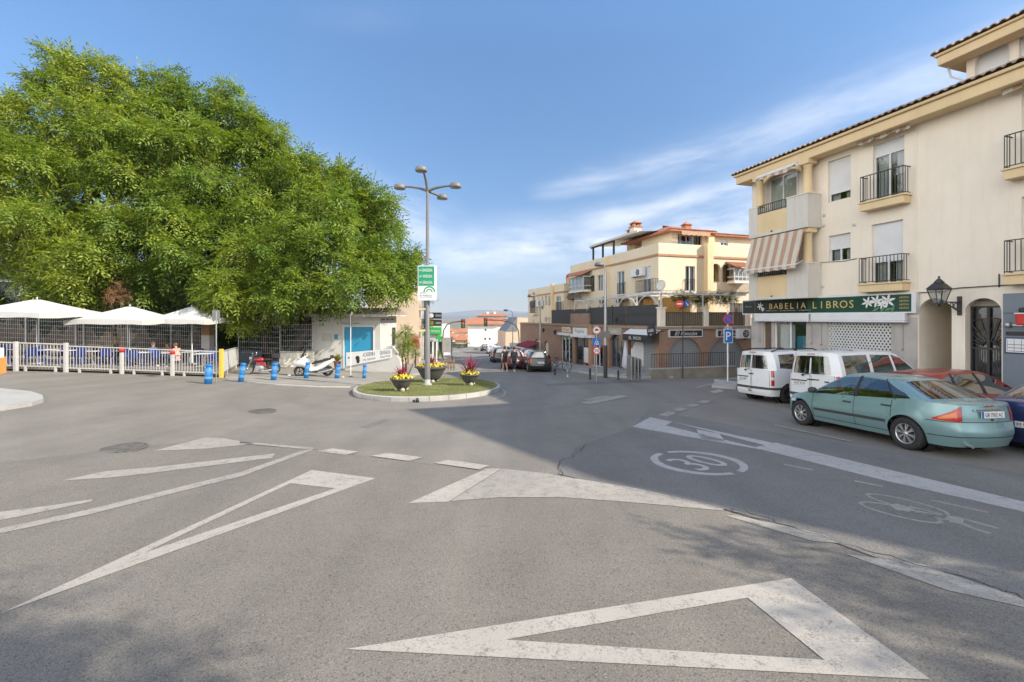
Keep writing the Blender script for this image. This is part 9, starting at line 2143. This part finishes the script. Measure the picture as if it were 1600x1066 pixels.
b = MB(); b.tube([(.15,.14,.3),(-.1,.16,.2),(-.8,.17,.28)],[.025,.03,.05],10); b.build('exhaust_pipe', m_chrome, o); b = MB(); b.box(-.92,-.62,-.2,.2,.86,1.12); b.build('luggage_box', m_black, o, bevel=.04)
b = MB(); b.bar((.05,.15,.25),(.0,.3,.0),.025); b.build('side_stand', m_iron, o)
p = (G(473,590)+G(508,588))/2; o = local_thing('scooter', 'white maxi scooter with a dark seat and smoked screen parked by the garden wall', 'scooter', on(p.x,p.y,.03), (-.96,-.28))
wheel_at(o, .72, .30, .12, m_rimd, 5, .09); wheel_at(o, -.68, .29, .14, m_rimd, 5, .09)
m_sw = car_paint('scooter_white', (.72,.72,.71), 0, .25)
def hull(mb, secs, n=12):
 vs = []
 for (x,zc,w,h) in secs:
  for k in range(n): th = 2*math.pi*k/n; vs.append((x,w*math.cos(th),zc+h*math.sin(th)))
 mb.add(vs,[(i*n+k,i*n+(k+1)%n,(i+1)*n+(k+1)%n,(i+1)*n+k) for i in range(len(secs)-1) for k in range(n)],True); mb.add(vs[:n],[tuple(range(n))]); mb.add(vs[-n:],[tuple(range(n))])
b = MB(); hull(b,[(.98,.70,.03,.03),(.9,.70,.16,.14),(.72,.76,.24,.24),(.55,.80,.30,.30),(.42,.78,.30,.34),(.33,.66,.26,.30),(.28,.55,.22,.22)]); b.build('front_fairing', m_sw, o)
b = MB(); hull(b,[(.35,.38,.20,.12),(.1,.36,.24,.13),(-.2,.42,.25,.16),(-.5,.60,.23,.18),(-.8,.78,.17,.13),(-1.02,.90,.08,.06)]); b.build('rear_fairing', m_sw, o)
b = MB(); hull(b,[(.25,.30,.19,.08),(-.3,.30,.24,.14),(-.75,.34,.2,.12)]); b.build('lower_cover', m_trim, o)
b = MB(); hull(b,[(.12,.70,.13,.05),(-.1,.76,.20,.08),(-.4,.82,.21,.08),(-.5,.88,.19,.08),(-.85,.93,.14,.06)]); b.build('seat', m_black, o)
b = MB(); b.add([(.62,-.2,1.02),(.62,.2,1.02),(.38,.17,1.45),(.38,-.17,1.45),(.70,0,1.05),(.45,0,1.48)],[(0,4,5,3),(4,1,2,5)],True); b.build('windscreen', glass_mat('smoked_screen',(.14,.13,.13),.08), o)
b = MB(); b.tube([(.28,-.36,1.02),(.40,-.15,1.05),(.42,0,1.05),(.40,.15,1.05),(.28,.36,1.02)],.02,8); b.build('handlebar', m_black, o)
for s in (1,-1): b = MB(); b.ball((.48,s*.36,1.18),(.03,.07,.05),10,6); b.bar((.48,s*.2,1.05),(.48,s*.34,1.16),.018); b.build('mirror', m_black, o)
b = MB(); b.ball((.92,0,.74),(.06,.13,.06),12,8); b.build('headlamp', m_head, o); b = MB(); b.box(-1.0,-.82,-.11,.11,.97,1.13); b.build('back_rest', m_black, o, bevel=.03)
b = MB(); b.lathe([(.33,-.08),(.345,0),(.33,.08)],12,(.72,0,.30),axis='y',arc=math.pi*.8); b.build('front_mudguard', m_sw, o); b = MB(); b.tube([(-.2,.2,.22),(-.5,.22,.26),(-.95,.22,.38)],[.04,.06,.06],10); b.build('exhaust_pipe', m_galv, o)
# ================================================================ the air
HZ = MB(); HZ.box(-12000,12000,-600,14500,-16.5,170)
m = bpy.data.materials.new('air'); m.use_nodes = True; t = m.node_tree; t.nodes.clear(); o_ = _n(t,'ShaderNodeOutputMaterial'); v_ = _n(t,'ShaderNodeVolumePrincipled')
v_.inputs['Color'].default_value = (.80,.88,1.0,1); v_.inputs['Density'].default_value = HAZE_D; v_.inputs['Anisotropy'].default_value = .2; t.links.new(v_.outputs[0], o_.inputs['Volume'])
tag(HZ.build('haze', m, origin=Vector((0,0,0))), kind='stuff', label='pale blue haze fading the distant hills', cat='haze')
